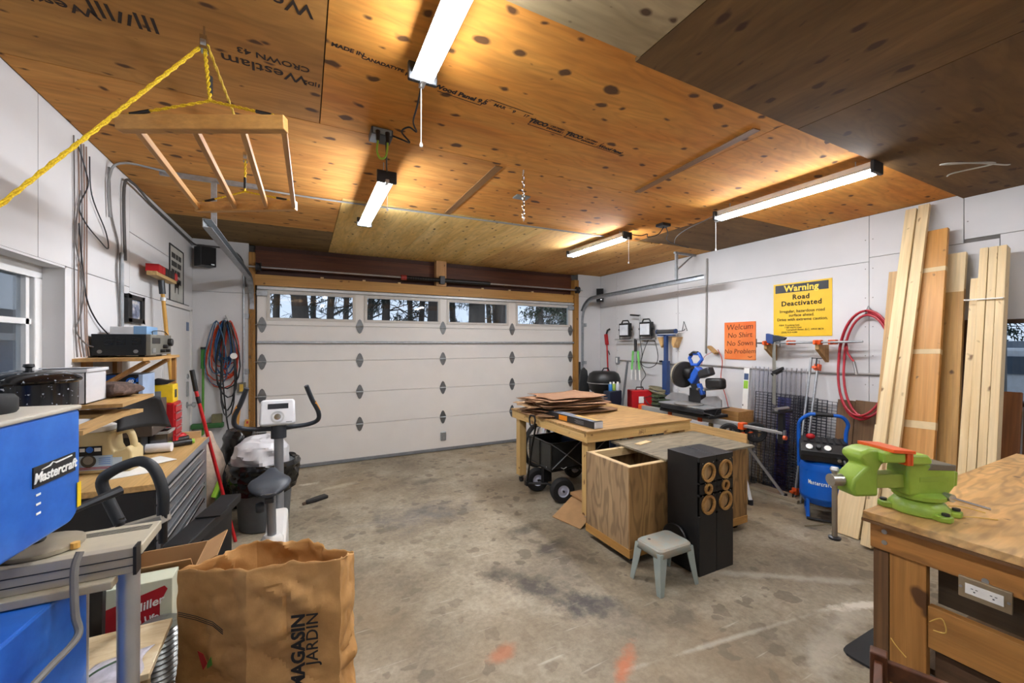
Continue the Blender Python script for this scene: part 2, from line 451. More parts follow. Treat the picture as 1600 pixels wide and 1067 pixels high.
for (x0, y0, x1, y1) in ((0.60, 2.01, 0.84, 2.027), (1.16, 2.075, 1.41, 2.093), (1.43, 2.10, 1.69, 2.118), (1.43, 2.10, 1.445, 2.03), (1.70, 2.118, 1.90, 2.132), (1.69, 2.118, 1.705, 2.05), (1.16, 2.075, 1.172, 2.0), (0.87, 1.955, 1.14, 1.975), (0.84, 2.027, 0.855, 1.96)):
    MB().bar((x0, y0, ZC-0.0006), (x1, y1, ZC-0.0006), 0.005, 0.0006).build('stamp_rule', M_stamp, pan_m)

# ---- walls: painted sheets with open joints
M_wall = plain('#d3d2d2', 0.75, var=0.035, scale=2.2, bump=0.06)
M_gap = plain('#6d6a66', 0.9)
def wall_panels_x(name, x, out, rects, label):
    w = group_struct(name, label)
    for (y0, y1, z0, z1) in rects:
        g = 0.0026
        MB().box(min(x, x+out*0.016), max(x, x+out*0.016), y0+g, y1-g, z0+g, z1-g).build('wall_sheet', M_wall, w)
    return w
# left wall (window and door openings)
WY0, WY1, WZ0, WZ1 = 1.75, 3.22, 1.12, 2.12
DY0, DY1, DZ = 5.00, 6.08, 2.085
wl = wall_panels_x('wall_left', XL, -1, [(YB, 0.4, 0, ZC), (0.4, WY0, 0, 2.12), (0.4, 1.75, 2.12, ZC), (WY0, WY1, 0, WZ0), (WY0, 2.95, WZ1, ZC), (2.95, 4.17, WZ1, ZC),
    (WY1, 4.17, 0, WZ1), (4.17, DY0, 0, DZ), (4.17, 5.39, DZ, 2.55), (4.17, 5.39, 2.55, ZC), (5.39, YF, DZ, ZC), (DY1, YF, 0, DZ)], 'white painted sheet wall with a window and a door')
b = MB()
for (y0, y1, z0, z1) in ((YB-.2, WY0, -.1, ZC+.1), (WY0, WY1, -.1, WZ0), (WY0, WY1, WZ1, ZC+.1), (WY1, DY0, -.1, ZC+.1), (DY0, DY1, DZ, ZC+.1), (DY1, YF+.2, -.1, ZC+.1)):
    b.box(XL-0.17, XL-0.016, y0, y1, z0, z1)
b.build('backing', M_gap, wl)
# right wall with a small window near the lumber
RY0, RY1, RZ0, RZ1 = 0.25, 1.15, 1.215, 1.846
wr = wall_panels_x('wall_right', XR, 1, [(YB, -0.4, 0, ZC), (-0.4, RY0, 0, 2.57), (RY0, RY1, 0, RZ0), (RY0, RY1, RZ1, 2.57), (RY1, 2.01, 0, 2.54), (-0.4, 1.353, 2.57, ZC), (1.353, 2.01, 2.54, ZC),
    (2.01, 4.35, 0, 2.50), (2.01, 4.35, 2.50, ZC), (4.35, 5.71, 0, 2.37), (4.35, 5.71, 2.37, ZC), (5.71, YF, 0, 2.37), (5.71, YF, 2.37, ZC)], 'white painted sheet wall on the lumber side')
b = MB()
for (y0, y1, z0, z1) in ((YB-.2, RY0, -.1, ZC+.1), (RY0, RY1, -.1, RZ0), (RY0, RY1, RZ1, ZC+.1), (RY1, YF+.2, -.1, ZC+.1)):
    b.box(XR+0.016, XR+0.17, y0, y1, z0, z1)
b.build('backing', M_gap, wr)
# nail heads along the right wall joints
nb = MB()
for y in (1.98, 2.04, 4.32, 4.38, 5.68, 1.33):
    for k in range(9):
        z = 0.4 + k*0.29
        if y < 1.4 and z < 2.6: continue
        nb.cyl((XR, y, z), (XR-0.0012, y, z), 0.006, n=6)
nb.build('nail_heads', plain('#8f8c88', 0.6), wr)['kind'] = 'stuff'
# front wall beside the big door
wf = group_struct('wall_front', 'white wall either side of the overhead door')
MB().box(XL, -0.632, YF, YF+0.016, 0, 2.32).build('wall_sheet', M_wall, wf)
MB().box(XL, -0.632, YF, YF+0.016, 2.324, ZC).build('wall_sheet', M_wall, wf)
MB().box(4.515, XR, YF, YF+0.016, 0, 2.55).build('wall_sheet', M_wall, wf)
MB().box(4.515, XR, YF, YF+0.016, 2.554, ZC).build('wall_sheet', M_wall, wf)
b = MB(); b.box(XL-.17, -0.64, YF+.016, YF+.2, -.1, ZC+.1); b.box(4.52, XR+.17, YF+.016, YF+.2, -.1, ZC+.1)
b.box(-0.64, 4.52, YF+0.16, YF+0.2, 2.45, ZC+0.1); b.build('backing', M_gap, wf)
# back wall behind the camera
b = MB().box(XL-.2, XR+.2, YB-.15, YB, -.1, ZC+.1).build('wall_back', M_wall); struct(b, 'plain white wall behind the camera')
# header framing over the door
hd = group_struct('trim_1', 'bare timber framing over and beside the overhead door')
red = lambda ax: wood('#4a2513', '#6b3a1d', ax, 0.6, knots=0.2, fine=0.9)
MB().box(-0.57, 4.42, YF+0.085, YF+0.13, 2.66, 2.90).build('header_beam', red('x'), hd)
MB().box(-0.57, 4.42, YF+0.10, YF+0.14, 2.905, ZC).build('top_plate', wood('#3a1c10', '#4f2917', 'x', 0.6), hd)
MB().box(-0.57, 4.42, YF+0.12, YF+0.15, 2.55, 2.67).build('cripple_back', wood('#3d1c12', '#552a18', 'x', 0.6), hd)
MB().box(-0.57, 4.41, YF+0.005, YF+0.05, 2.435, 2.575).build('header_board', fir('x', 0.5), hd)
MB().box(1.815, 1.975, YF-0.03, YF+0.085, 2.575, ZC).build('centre_stud', wood('#c08f58', '#d0a06a', 'z', 0.6, knots=0.2), hd)
MB().box(-0.63, -0.565, YF-0.02, YF+0.1, 0, 2.85).build('jamb_post', wood('#9a6a2c', '#b5843f', 'z', 0.6, knots=0.4), hd)
MB().box(4.415, 4.51, YF-0.02, YF+0.1, 0, 2.85).build('jamb_post', wood('#9a6a2c', '#b5843f', 'z', 0.6, knots=0.4), hd)
for x in (0.2, 0.75, 1.25, 2.6, 3.1, 3.55):
    MB().box(x, x+0.04, YF+0.05, YF+0.075, 2.56, 2.60).build('block', pine('z'), hd)

# ---- overhead sectional door
M_door = plain('#e4e1dc', 0.55, var=0.02, scale=4)
def glass(name, tint, rough=0.02, a=0.12):
    t = NT(name)
    gl = t.n('ShaderNodeBsdfGlossy', {'Color': (1, 1, 1, 1), 'Roughness': rough})
    tr = t.n('ShaderNodeBsdfTransparent', {'Color': tint})
    fr = t.n('ShaderNodeFresnel', {'IOR': 1.35})
    mx = t.n('ShaderNodeMixShader', {0: t.math('ADD', t.math('MULTIPLY', fr, 0.8), a*0.2), 1: tr, 2: gl})
    t.t.links.new(mx, t.t.nodes['Material Output'].inputs['Surface'])
    return t.m
M_glass = glass('window_glass', (0.9, 0.95, 1.0, 1))
dr = group_struct('door_1', 'white overhead sectional garage door with four windows')
DX0, DX1, DYF = -0.545, 4.42, 6.20
zs = [0.045, 0.531, 0.992, 1.444, 1.926, 2.435]
wins = [(-0.407, 0.622), (0.804, 1.868), (2.034, 3.062), (3.258, 4.32)]
for z_ in zs[1:5]: MB().box(DX0, DX1, DYF+0.02, DYF+0.048, z_-0.02, z_+0.02).build('joint_light_block', M_door, dr)  # hidden strips added behind the seams to block outside light
b = MB(); b.box(-0.60, DX0+0.02, DYF+0.052, DYF+0.085, 0, 2.5); b.box(DX1-0.02, 4.48, DYF+0.052, DYF+0.085, 0, 2.5); b.box(-0.60, 4.48, DYF+0.052, DYF+0.085, 2.41, 2.5)
b.build('edge_light_stop', M_grey, dr)  # strips added behind the door edges to keep daylight from leaking in
for k in range(4):
    MB().box(DX0, DX1, DYF, DYF+0.05, zs[k]+0.002, zs[k+1]-0.002).build('door_section', M_door, dr, bev=0.004)
b = MB(); wz0, wz1 = 2.015, 2.345
b.box(DX0, DX1, DYF, DYF+0.05, zs[4]+0.003, wz0); b.box(DX0, DX1, DYF, DYF+0.05, wz1, zs[5])
xs = [DX0] + [x for w in wins for x in w] + [DX1]
for i in range(0, len(xs), 2): b.box(xs[i], xs[i+1], DYF, DYF+0.05, wz0, wz1)
top = b.build('door_section', M_door, dr)
for (x0, x1) in wins:
    b = MB(); f = 0.028; y0, y1 = DYF-0.012, DYF+0.03
    b.box(x0-f, x1+f, y0, y1, wz0-f, wz0+0.008); b.box(x0-f, x1+f, y0, y1, wz1-0.008, wz1+f)
    b.box(x0-f, x0+0.008, y0, y1, wz0+.008, wz1-.008); b.box(x1-0.008, x1+f, y0, y1, wz0+.008, wz1-.008)
    wfm = b.build('window_frame', plain('#cbc7c0', 0.5, var=0.02), dr, bev=0.003)
    MB().box(x0, x1, DYF+0.012, DYF+0.017, wz0, wz1).build('pane', M_glass, wfm)
MB().box(DX0, DX1, DYF-0.045, DYF-0.002, 1.685, 1.715).build('strut', M_galv, dr, bev=0.004)
MB().box(DX0, DX1, DYF-0.04, DYF-0.002, 2.385, 2.425).build('strut', plain('#c4c6c6', 0.45, 0.4), dr, bev=0.006)
MB().box(DX0, DX1, DYF-0.01, DYF+0.055, 0.004, 0.05).build('bottom_seal', M_grey, dr, bev=0.006)
hp = [(0, -0.10), (0.045, -0.045), (0.045, 0.045), (0, 0.10), (-0.045, 0.045), (-0.045, -0.045)]
hp = [(0, -0.105), (0.022, -0.085), (0.048, -0.02), (0.048, 0.02), (0.022, 0.085), (0, 0.105), (-0.022, 0.085), (-0.048, 0.02), (-0.048, -0.02), (-0.022, -0.085)]
M_hinge = plain('#77797a', 0.45, 0.7, var=0.2)
for z in zs[1:5]:
    for x in (-0.49, 0.708, 1.94, 3.159, 4.36):
        h = MB().prism(hp, (x, DYF-0.001, z), (1, 0, 0), (0, 0, 1), 0.007).build('hinge', M_hinge, dr)
        MB().cyl((x-0.045, DYF-0.014, z), (x+0.045, DYF-0.014, z), 0.009, n=8).build('hinge_pin', M_galv, h)
for x in (-0.49, 4.36):
    MB().box(x-0.06, x+0.06, DYF-0.045, DYF, 2.30, 2.37).build('top_bracket', M_galv, dr, bev=0.005)
    for z in zs[1:5] + [2.335]:
        sx = -1 if x < 1 else 1
        MB().cyl((x, DYF-0.02, z), (x+sx*0.085, DYF-0.02, z), 0.007, n=8).build('roller_stem', M_steel, dr)
MB().box(1.90, 1.99, DYF-0.02, DYF, 0.16, 0.30).build('lift_handle', M_galv, dr, bev=0.01)
# tracks, torsion shaft
def track(xc, yend, zc, sx, label):
    t = thing('door_track', label, 'track', (xc, DYF-0.03, 0))
    pts = [(xc, DYF-0.03, 0.02), (xc, DYF-0.03, 2.12)]
    for k in range(1, 9):
        a = k/8*PI/2; rr = 0.38
        pts.append((xc, DYF-0.03-rr*(1-math.cos(a)), 2.12+rr*math.sin(a)))
    pts.append((xc, yend, zc))
    # C-shaped channel: web plus two lips
    V = [Vector(p) for p in pts]
    b = MB()
    for off, w, hh in ((0.0, 0.004, 0.06), (0.028, 0.05, 0.004), (-0.028, 0.05, 0.004)):
        vs = []; fs = []
        for i, p in enumerate(V):
            a = V[max(0, i-1)]; c = V[min(len(V)-1, i+1)]; d = (c-a).normalized(); nrm = Vector((0, d.z, -d.y))
            q = p + nrm*off + Vector((-sx*(0.025 if off else 0), 0, 0))
            for aa, bb in ((-1,-1),(1,-1),(1,1),(-1,1)): vs.append(q + Vector((aa*w/2, 0, 0)) + nrm*bb*hh/2)
        for i in range(len(V)-1):
            for k in range(4): fs.append((i*4+k, i*4+(k+1)%4, (i+1)*4+(k+1)%4, (i+1)*4+k))
        fs += [(3,2,1,0), tuple(len(vs)-4+k for k in range(4))]
        b.add(vs, fs)
    b.build('channel', M_galv, t)
    for z in (0.5, 1.3, 2.0):
        MB().box(min(xc, xc+sx*0.07), max(xc, xc+sx*0.07), DYF-0.06, DYF-0.02, z, z+0.06).build('bracket', M_galv, t)
    return t
tl = track(-0.62, 3.45, 2.51, -1, 'galvanised door track sloping along the left wall side')
MB().box(-0.64, -0.605, 3.845, 3.872, 2.52, ZC-0.03).build('hanger', M_galv, tl)
MB().box(-0.95, -0.30, 3.845, 3.872, ZC-0.035, ZC-0.001).build('perforated_angle', M_galv, tl)
tr = track(4.62, 3.58, 2.545, 1, 'galvanised door track running along the right wall side')
MB().box(4.60, 4.635, 4.005, 4.035, 2.55, ZC-0.03).build('hanger', M_galv, tr)
MB().bar((4.62, 4.02, 2.70), (4.95, 4.02, ZC-0.02), 0.03, 0.01).build('brace', M_galv, tr)
MB().box(4.58, 5.0, 4.005, 4.035, ZC-0.03, ZC-0.001).build('perforated_angle', M_galv, tr)
for tt, x in ((tl, -0.62), (tr, 4.62)):
    for k in range(5):
        MB().cyl((x, 3.7+k*0.35, 2.55), (x, 3.7+k*0.35, 2.556), 0.006, n=6).build('bolt', M_darkmetal, tt)
sh = thing('torsion_shaft', 'steel torsion shaft with black spring above the overhead door', 'shaft', (1.9, YF-0.06, 2.66))
MB().cyl((-0.63, YF-0.06, 2.66), (4.56, YF-0.06, 2.66), 0.0127, n=12).build('shaft', M_steel, sh, sm=True)
pts = []
for k in range(440):
    a = k/440; pts.append((1.35+a*0.52, YF-0.06+0.028*math.cos(a*40*2*PI), 2.66+0.028*math.sin(a*40*2*PI)))
MB().tube(pts, 0.0055, 5).build('spring', M_black, sh, sm=True)
MB().cyl((1.92, YF-0.06, 2.66), (2.70, YF-0.06, 2.66), 0.032, n=14).build('spring_cover', M_black, sh, sm=True)
MB().cyl((1.27, YF-0.06, 2.66), (1.35, YF-0.06, 2.66), 0.038, n=14).build('winding_cone', plain('#8d2a22', 0.5), sh, sm=True)
MB().box(1.86, 1.93, YF-0.10, YF-0.03, 2.60, 2.72).build('centre_bracket', M_darkmetal, sh)
for x in (-0.52, 4.45):
    MB().lathe([(0.05, -0.03), (0.062, -0.028), (0.05, -0.015), (0.05, 0.015), (0.062, 0.028), (0.05, 0.03)], 20, (x, YF-0.06, 2.66), (1, 0, 0)).build('cable_drum', M_darkmetal, sh, sm=True)
# ---- left window
w1 = group_struct('window_1', 'white framed window in the left wall')
M_vinyl = plain('#e4e3e1', 0.45, var=0.02)
b = MB()   # painted reveal
xo = XL-0.17
b.box(xo, XL+.002, WY0, WY0+.012, WZ0, WZ1); b.box(xo, XL+.002, WY1-.012, WY1, WZ0, WZ1); b.box(xo, XL+.002, WY0, WY1, WZ1-.012, WZ1); b.box(xo, XL+.002, WY0, WY1, WZ0, WZ0+.012)
b.build('reveal', M_wall, w1)
b = MB(); f = 0.075; x0, x1 = XL-0.15, XL-0.09
b.box(x0, x1, WY0, WY1, WZ0, WZ0+f); b.box(x0, x1, WY0, WY1, WZ1-f, WZ1); b.box(x0, x1, WY0, WY0+f, WZ0+f, WZ1-f); b.box(x0, x1, WY1-f, WY1, WZ0+f, WZ1-f)
b.build('window_frame', M_vinyl, w1, bev=0.006)
b = MB(); 
b.box(x0+.01, x1-.015, WY0+f, WY1-f, 1.785, 1.815); b.box(x0+.01, x1-.015, WY1-f-.05, WY1-f-.02, WZ0+f, WZ1-f)
b.build('sash', M_vinyl, w1)
MB().box(x0+0.02, x0+0.026, WY0+f-.01, WY1-f+.01, WZ0+f-.01, WZ1-f+.01).build('pane', M_glass, w1)
# ---- right window
w2 = group_struct('window_2', 'small dark framed window behind the leaning lumber')
b = MB(); f = 0.03; x0, x1 = XR-0.015, XR+0.10
b.box(x0, x1, RY0-f, RY1+f, RZ0-f, RZ0); b.box(x0, x1, RY0-f, RY1+f, RZ1, RZ1+f); b.box(x0, x1, RY0-f, RY0, RZ0, RZ1); b.box(x0, x1, RY1, RY1+f, RZ0, RZ1)
b.build('window_frame', wood('#3e2c1e', '#543d29', 'y', 0.6), w2)
MB().box(XR+0.08, XR+0.085, RY0, RY1, RZ0, RZ1).build('pane', M_glass, w2)
# ---- side door in the left wall
d2 = group_struct('door_2', 'white side door in the left wall near the corner')
MB().box(XL-0.045, XL-0.004, DY0+0.03, DY1-0.03, 0.01, DZ-0.02).build('door_leaf', plain('#dedcd9', 0.5, var=0.02), d2, bev=0.004)
b = MB(); b.box(XL-.1, XL+.012, DY0-.03, DY0+.025, 0, DZ); b.box(XL-.1, XL+.012, DY1-.025, DY1+.03, 0, DZ); b.box(XL-.1, XL+.012, DY0-.03, DY1+.03, DZ-.015, DZ+.03)
b.build('door_frame', M_white, d2)
MB().box(XL-.004, XL+.006, DY0+.02, DY1-.1, DZ+.03, DZ+.042).build('weather_strip', M_black, d2)
hy = DY1-0.16
MB().box(XL-.004, XL+0.012, hy-.03, hy+.03, 1.07, 1.24).build('lock_plate', M_steel, d2, bev=.004)
MB().lathe([(0.034, 0), (0.034, .01), (0.013, .016), (0.013, .045), (0.03, .055), (0.033, .075), (0.02, .088), (0, .09)], 18, (XL-.004, hy, 0.97), (1, 0, 0)).build('door_knob', M_steel, d2, sm=True)
MB().lathe([(0.028, 0), (0.028, .012), (0.012, .02), (0, .022)], 16, (XL-.004, hy+.02, 1.30), (1, 0, 0)).build('deadbolt', M_steel, d2, sm=True)
MB().box(XL-.004, XL-.001, hy-.02, hy+.09, 1.83, 1.93).build('notice', plain('#70809c', 0.7), d2)
# ================================================================== lamps and things on the ceiling
def emitter(name, col, strength):
    t = NT(name); t.b.inputs['Base Color'].default_value = (1, 1, 1, 1)
    t.b.inputs['Emission Color'].default_value = (*col, 1); t.b.inputs['Emission Strength'].default_value = strength
    return t.m
TUBES = {k: emitter('led_tube', (0.95, 0.985, 1.05), LAMP_POWER*k) for k in (0.8, 1.0, 1.8)}
M_refl = plain('#e8e8e6', 0.3, 0.1, var=0.02)
def shop_light(x, y0, y1, z, label, chain_end, drop=0.28, power=1.0):
    t = thing('shop_light', label, 'light fixture', (x, (y0+y1)/2, z), group='LED shop lights under the ceiling')
    MB().box(x-0.03, x+0.03, y0, y1, z+0.02, z+0.06).build('housing', plain('#cfcfcc', 0.4, 0.3), t, bev=0.006)
    b = MB()
    prof = [(-0.05, 0.004), (-0.028, 0.026), (0.028, 0.026), (0.05, 0.004)]
    vs = []; 
    for y in (y0, y1):
        for a, c in prof: vs.append((x+a, y, z+c))
        for a, c in prof[::-1]: vs.append((x+a*0.97, y, z+c-0.003))
    n = 8; b.add(vs, [(i, (i+1) % n, n+(i+1) % n, n+i) for i in range(n)])
    b.build('reflector', M_refl, t)
    for s in (-1, 1):
        MB().cyl((x+s*0.030, y0+0.02, z-0.012), (x+s*0.030, y1-0.02, z-0.012), 0.0135, n=12).build('led_tube', TUBES[power], t, sm=True)
    for yy in (y0, y1):
        MB().box(x-0.066, x+0.066, yy-0.012, yy+0.012, z-0.027, z+0.055).build('end_cap', M_darkmetal, t, bev=0.006)
    ye = y1 if chain_end == 'far' else y0
    sg = 1 if chain_end == 'far' else -1
    MB().box(x-0.012, x+0.012, ye-0.03, ye+0.03, z-0.035, z-0.01).build('switch_box', M_steel, t, bev=.003)
    p = MB().cyl((x+0.0, ye+sg*0.025, z-0.03), (x+0.0, ye+sg*0.025, z-drop), 0.0022, n=6).build('pull_chain', M_paper, t)
    MB().lathe([(0.002, 0), (0.007, -0.01), (0.007, -0.022), (0, -0.026)], 8, (x, ye+sg*0.025, z-drop)).build('pull_bead', M_paper, p, sm=True)
    for yy in (y0+0.12, y1-0.12):
        MB().cyl((x, yy, z+0.06), (x, yy, ZC+0.001), 0.004, n=6).build('hanger_wire', M_steel, t)
    return t
shop_light(0.475, 0.66, 1.82, 2.88, 'shop light nearest overhead, its glowing tubes cut by the picture top', 'far')
shop_light(0.50, 2.86, 4.02, 2.80, 'short-looking shop light hanging before the garage door, left of centre', 'near', 0.2, 1.8)
shop_light(3.46, 1.34, 2.53, 2.86, 'longest-looking shop light under the right side of the ceiling', 'far')
shop_light(3.20, 3.46, 4.54, 2.87, 'shop light glowing near the corner above the right end of the overhead door', 'near', 0.28, 1.8)
shop_light(0.50, -1.9, -0.74, 2.86, 'unseen fill light added behind the camera on the left side', 'far', 0.28, 0.8)  # added lamp out of view, evens out the exposure; not a known fixture
shop_light(3.40, -1.5, -0.34, 2.86, 'unseen fill light added behind the camera on the right side', 'far', 0.28, 1.0)  # second added lamp out of view, fills in light on the bench side

def cable(name, pts, r, mat, par=None, n=6, sub=6):
    """smooth cable through the points (Catmull-Rom)"""
    P = [Vector(p) for p in pts]; out = []
    for i in range(len(P)-1):
        p0 = P[max(0, i-1)]; p1 = P[i]; p2 = P[i+1]; p3 = P[min(len(P)-1, i+2)]
        for k in range(sub):
            u = k/sub
            out.append(0.5*((2*p1) + (-p0+p2)*u + (2*p0-5*p1+4*p2-p3)*u*u + (-p0+3*p1-3*p2+p3)*u*u*u))
    out.append(P[-1])
    return MB().tube(out, r, n).build(name, mat, par, sm=True)

# outlet box over the centre with cords to two lamps
ob = thing('ceiling_outlet', 'grey ceiling outlet box with a green cord loop', 'outlet', (0.41, 2.56, ZC-0.05))
MB().box(0.35, 0.475, 2.50, 2.62, ZC-0.045, ZC-0.001).build('box', plain('#3c4145', 0.5), ob, bev=0.005)
MB().box(0.36, 0.465, 2.495, 2.50, ZC-0.04, ZC-0.008).build('cover', plain('#8c9a9c', 0.4, 0.3), ob)
for x in (0.385, 0.44): MB().cyl((x, 2.49, ZC-0.03), (x, 2.485, ZC-0.09), 0.014, 0.011, n=10).build('plug', M_black, ob, sm=True)
lp = [(0.385, 2.485, ZC-0.09), (0.38, 2.49, ZC-0.15), (0.40, 2.49, ZC-0.19), (0.43, 2.49, ZC-0.17), (0.44, 2.488, ZC-0.10), (0.435, 2.49, ZC-0.03)]
cable('cord', lp, 0.006, plain('#8fae2a', 0.5), ob)
tag(cable('lamp_cord', [(0.47, 2.51, ZC-0.03), (0.52, 2.47, ZC-0.06), (0.55, 2.40, ZC-0.10), (0.50, 2.38, ZC-0.06), (0.53, 2.33, ZC-0.05), (0.58, 2.36, ZC-0.05), (0.54, 2.27, ZC-0.045), (0.52, 2.1, ZC-0.05), (0.49, 1.84, 2.925)], 0.005, M_black), 'black looped cord running from ceiling outlet to overhead lamp', 'cord')
tag(cable('lamp_cord', [(0.43, 2.485, ZC-0.09), (0.45, 2.58, ZC-0.13), (0.48, 2.75, ZC-0.12), (0.50, 2.85, 2.85)], 0.005, M_black), 'short black cord feeding the lamp hanging before the garage door', 'cord')
# hook chain and ceiling plate
ch = thing('hanging_chain', 'short bright chain hanging from a ceiling hook', 'chain', (1.44, 2.64, ZC))
MB().cyl((1.44, 2.64, ZC), (1.44, 2.64, ZC-0.03), 0.006, n=8).build('hook', M_steel, ch)
lk = []
for k in range(11):
    z = ZC-0.045-k*0.031; b = MB(); pp = []
    for i in range(12):
        a = 2*PI*i/12; w, h = 0.011*math.cos(a), 0.021*math.sin(a)
        pp.append((1.44+(w if k % 2 else 0), 2.64+(0 if k % 2 else w), z+h))
    b.tube(pp, 0.0035, 5, closed=True).build('link', M_chrome, ch, sm=True)
pl = MB().box(1.62, 1.75, 3.08, 3.17, ZC-0.012, ZC).build('ceiling_plate', plain('#8a8f8c', 0.4, 0.5), None, bev=0.003)
tag(pl, 'small grey blank cover plate on the ceiling behind the chain', 'cover plate')
ob2 = MB().box(3.36, 3.48, 3.10, 3.20, ZC-0.03, ZC).build('ceiling_outlet', M_darkmetal, None, bev=0.004)
tag(ob2, 'dark ceiling outlet between the two right-hand lamps', 'outlet')
tag(cable('lamp_cord', [(3.42, 3.14, ZC-0.03), (3.40, 3.2, ZC-0.10), (3.33, 3.28, ZC-0.12), (3.37, 3.33, ZC-0.07), (3.30, 3.36, ZC-0.09), (3.22, 3.45, 2.90)], 0.005, M_black), 'looped black cord from dark outlet to the lamp by the corner', 'cord')
tag(cable('lamp_cord', [(3.45, 3.14, ZC-0.03), (3.6, 3.25, ZC-0.06), (3.8, 3.45, ZC-0.05), (4.1, 3.62, ZC-0.03), (4.5, 3.72, ZC-0.02)], 0.005, M_black), 'black cord running from dark outlet towards the right wall conduit', 'cord')
tag(cable('lamp_cord', [(3.46, 2.54, 2.9), (3.56, 2.75, ZC-0.05), (3.7, 3.1, ZC-0.04), (3.9, 3.4, ZC-0.03), (4.1, 3.6, ZC-0.03)], 0.004, M_grey), 'thin grey cord from the long lamp along the ceiling', 'cord')
tag(cable('network_cable', [(4.35, 0.95, ZC-0.04), (4.15, 0.93, ZC-0.09), (3.95, 0.98, ZC-0.10), (3.80, 1.08, ZC-0.09), (3.84, 1.14, ZC-0.07), (4.0, 1.05, ZC-0.06), (4.2, 0.98, ZC-0.05), (4.0, 1.12, ZC-0.10), (3.97, 1.15, ZC-0.12)], 0.005, plain('#b8b4ab', 0.6)), 'loose coil of white cable hanging from dark ceiling at right', 'cable')
# grey cable along the ceiling, joint conduit on the ceiling
tag(cable('ceiling_cable', [(-1.19, 3.75, 2.55), (-1.19, 3.74, 2.82), (-1.12, 3.78, ZC-0.012), (-0.8, 3.86, ZC-0.012), (0.0, 3.94, ZC-0.012), (1.2, 3.885, ZC-0.012), (2.4, 3.83, ZC-0.012), (3.15, 3.80, ZC-0.012)], 0.008, plain('#8d8e8e', 0.5)), 'grey cable clipped across the ceiling from the left wall', 'cable')
tag(cable('ceiling_cable', [(-1.19, 4.02, 2.3), (-1.19, 4.0, 2.84), (-1.17, 4.12, 2.91), (-1.19, 4.6, 2.90), (-1.19, 5.4, 2.89), (-1.18, 6.08, 2.88), (-1.1, 6.14, 2.88), (-0.85, 6.15, 2.86), (-0.70, 6.14, 2.74), (-0.655, 6.13, 2.4)], 0.010, plain('#4d4a48', 0.5)), 'dark cable along the top of left wall, turning the corner', 'cable')

# ---- hanging ladder rack with yellow ropes
rk = thing('hoist_rack', 'wooden ladder-like rack hoisted under the ceiling on yellow ropes', 'rack', (-0.35, 2.55, 2.52))
A0, A1 = Vector((-0.655, 2.145, 2.55)), Vector((-0.066, 1.90, 2.575))
B0, B1 = Vector((-0.607, 3.215, 2.545)), Vector((-0.046, 2.94, 2.56))
M_rack = lambda ax: wood('#b9823f', '#cf9b56', ax, 0.5, knots=0.1, fine=0.6)
MB().bar(A0, A1, 0.04, 0.06).build('rail', M_rack('x'), rk, bev=0.004)
MB().bar(B0, B1, 0.04, 0.06).build('rail', M_rack('x'), rk, bev=0.004)
for k in (0.10, 0.44, 0.73, 0.985):
    p = A0.lerp(A1, k) + Vector((0, 0.0, -0.01)); q = B0.lerp(B1, 0.02 + (k-0.10)*1.08) + Vector((0, 0, -0.005))
    MB().bar(p, q, 0.022, 0.032).build('rung', M_rack('y'), rk, bev=0.002)
M_rope = NT('yellow_rope')
_v = M_rope.coord(False); _n = M_rope.noise(_v, 180, 2)
M_rope.bump(_n, 0.6, 0.003)
M_rope = M_rope.fin(M_rope.ramp(_n, [(0.35, lin('#c79c05')), (0.65, lin('#f0cf20'))]), 0.7)
pu = Vector((-0.36, 2.03, ZC-0.07))
def twist(p0, p1, r, off, turns, name, par, strands=3):
    b = MB(); p0 = Vector(p0); p1 = Vector(p1); d = (p1-p0).normalized(); u = d.cross(Vector((0, 0, 1))).normalized(); w = d.cross(u)
    for s_ in range(strands):
        pp = []
        for k in range(41):
            a = turns*2*PI*k/40 + s_*2*PI/strands
            pp.append(p0.lerp(p1, k/40) + (u*math.cos(a)+w*math.sin(a))*off)
        b.tube(pp, r, 6)
    return b.build(name, M_rope, par, sm=True)
twist(pu, (-1.18, 1.50, 1.38), 0.0038, 0.0045, 12, 'haul_rope', rk)
MB().box(-1.209, -1.17, 1.40, 1.62, 1.34, 1.40).build('cleat', M_darkmetal, rk)
apex = Vector((-0.345, 2.06, 2.68))
twist(pu, apex, 0.004, 0.004, 5, 'drop_rope', rk, 2)
MB().cyl(apex+Vector((0, 0, 0.03)), apex+Vector((0, 0, 0.10)), 0.009, n=8).build('tape_wrap', M_black, rk)
for e, k in ((A0.lerp(A1, 0.04), 0), (A0.lerp(A1, 0.93), 1)):
    e = e + Vector((0, 0, 0.035))
    twist(apex, e, 0.0035, 0.003, 5, 'bridle_rope', rk, 2)
    MB().cyl(apex.lerp(e, 0.72), apex.lerp(e, 0.95), 0.0075, n=8).build('tape_wrap', M_black, rk)
    MB().cyl(e, e+Vector((0, 0, -0.03)), 0.005, n=6).build('eye_screw', M_steel, rk)
twist(pu+Vector((.01, 0, 0)), B0.lerp(B1, 0.5)+Vector((0, 0.02, 0.38)), 0.004, 0.003, 6, 'cross_rope', rk, 2)
ap2 = Vector((-0.34, 3.12, 2.66))
twist((-0.34, 3.14, ZC-0.06), ap2, 0.004, 0.004, 4, 'drop_rope', rk, 2)
MB().cyl(ap2+Vector((0, 0, 0.02)), ap2+Vector((0, 0, 0.09)), 0.008, n=8).build('tape_wrap', M_black, rk)
for kk in (0.06, 0.93):
    e = B0.lerp(B1, kk)+Vector((0, 0, 0.035)); twist(ap2, e, 0.0035, 0.003, 5, 'bridle_rope', rk, 2)
    MB().cyl(ap2.lerp(e, 0.72), ap2.lerp(e, 0.95), 0.0075, n=8).build('tape_wrap', M_black, rk)
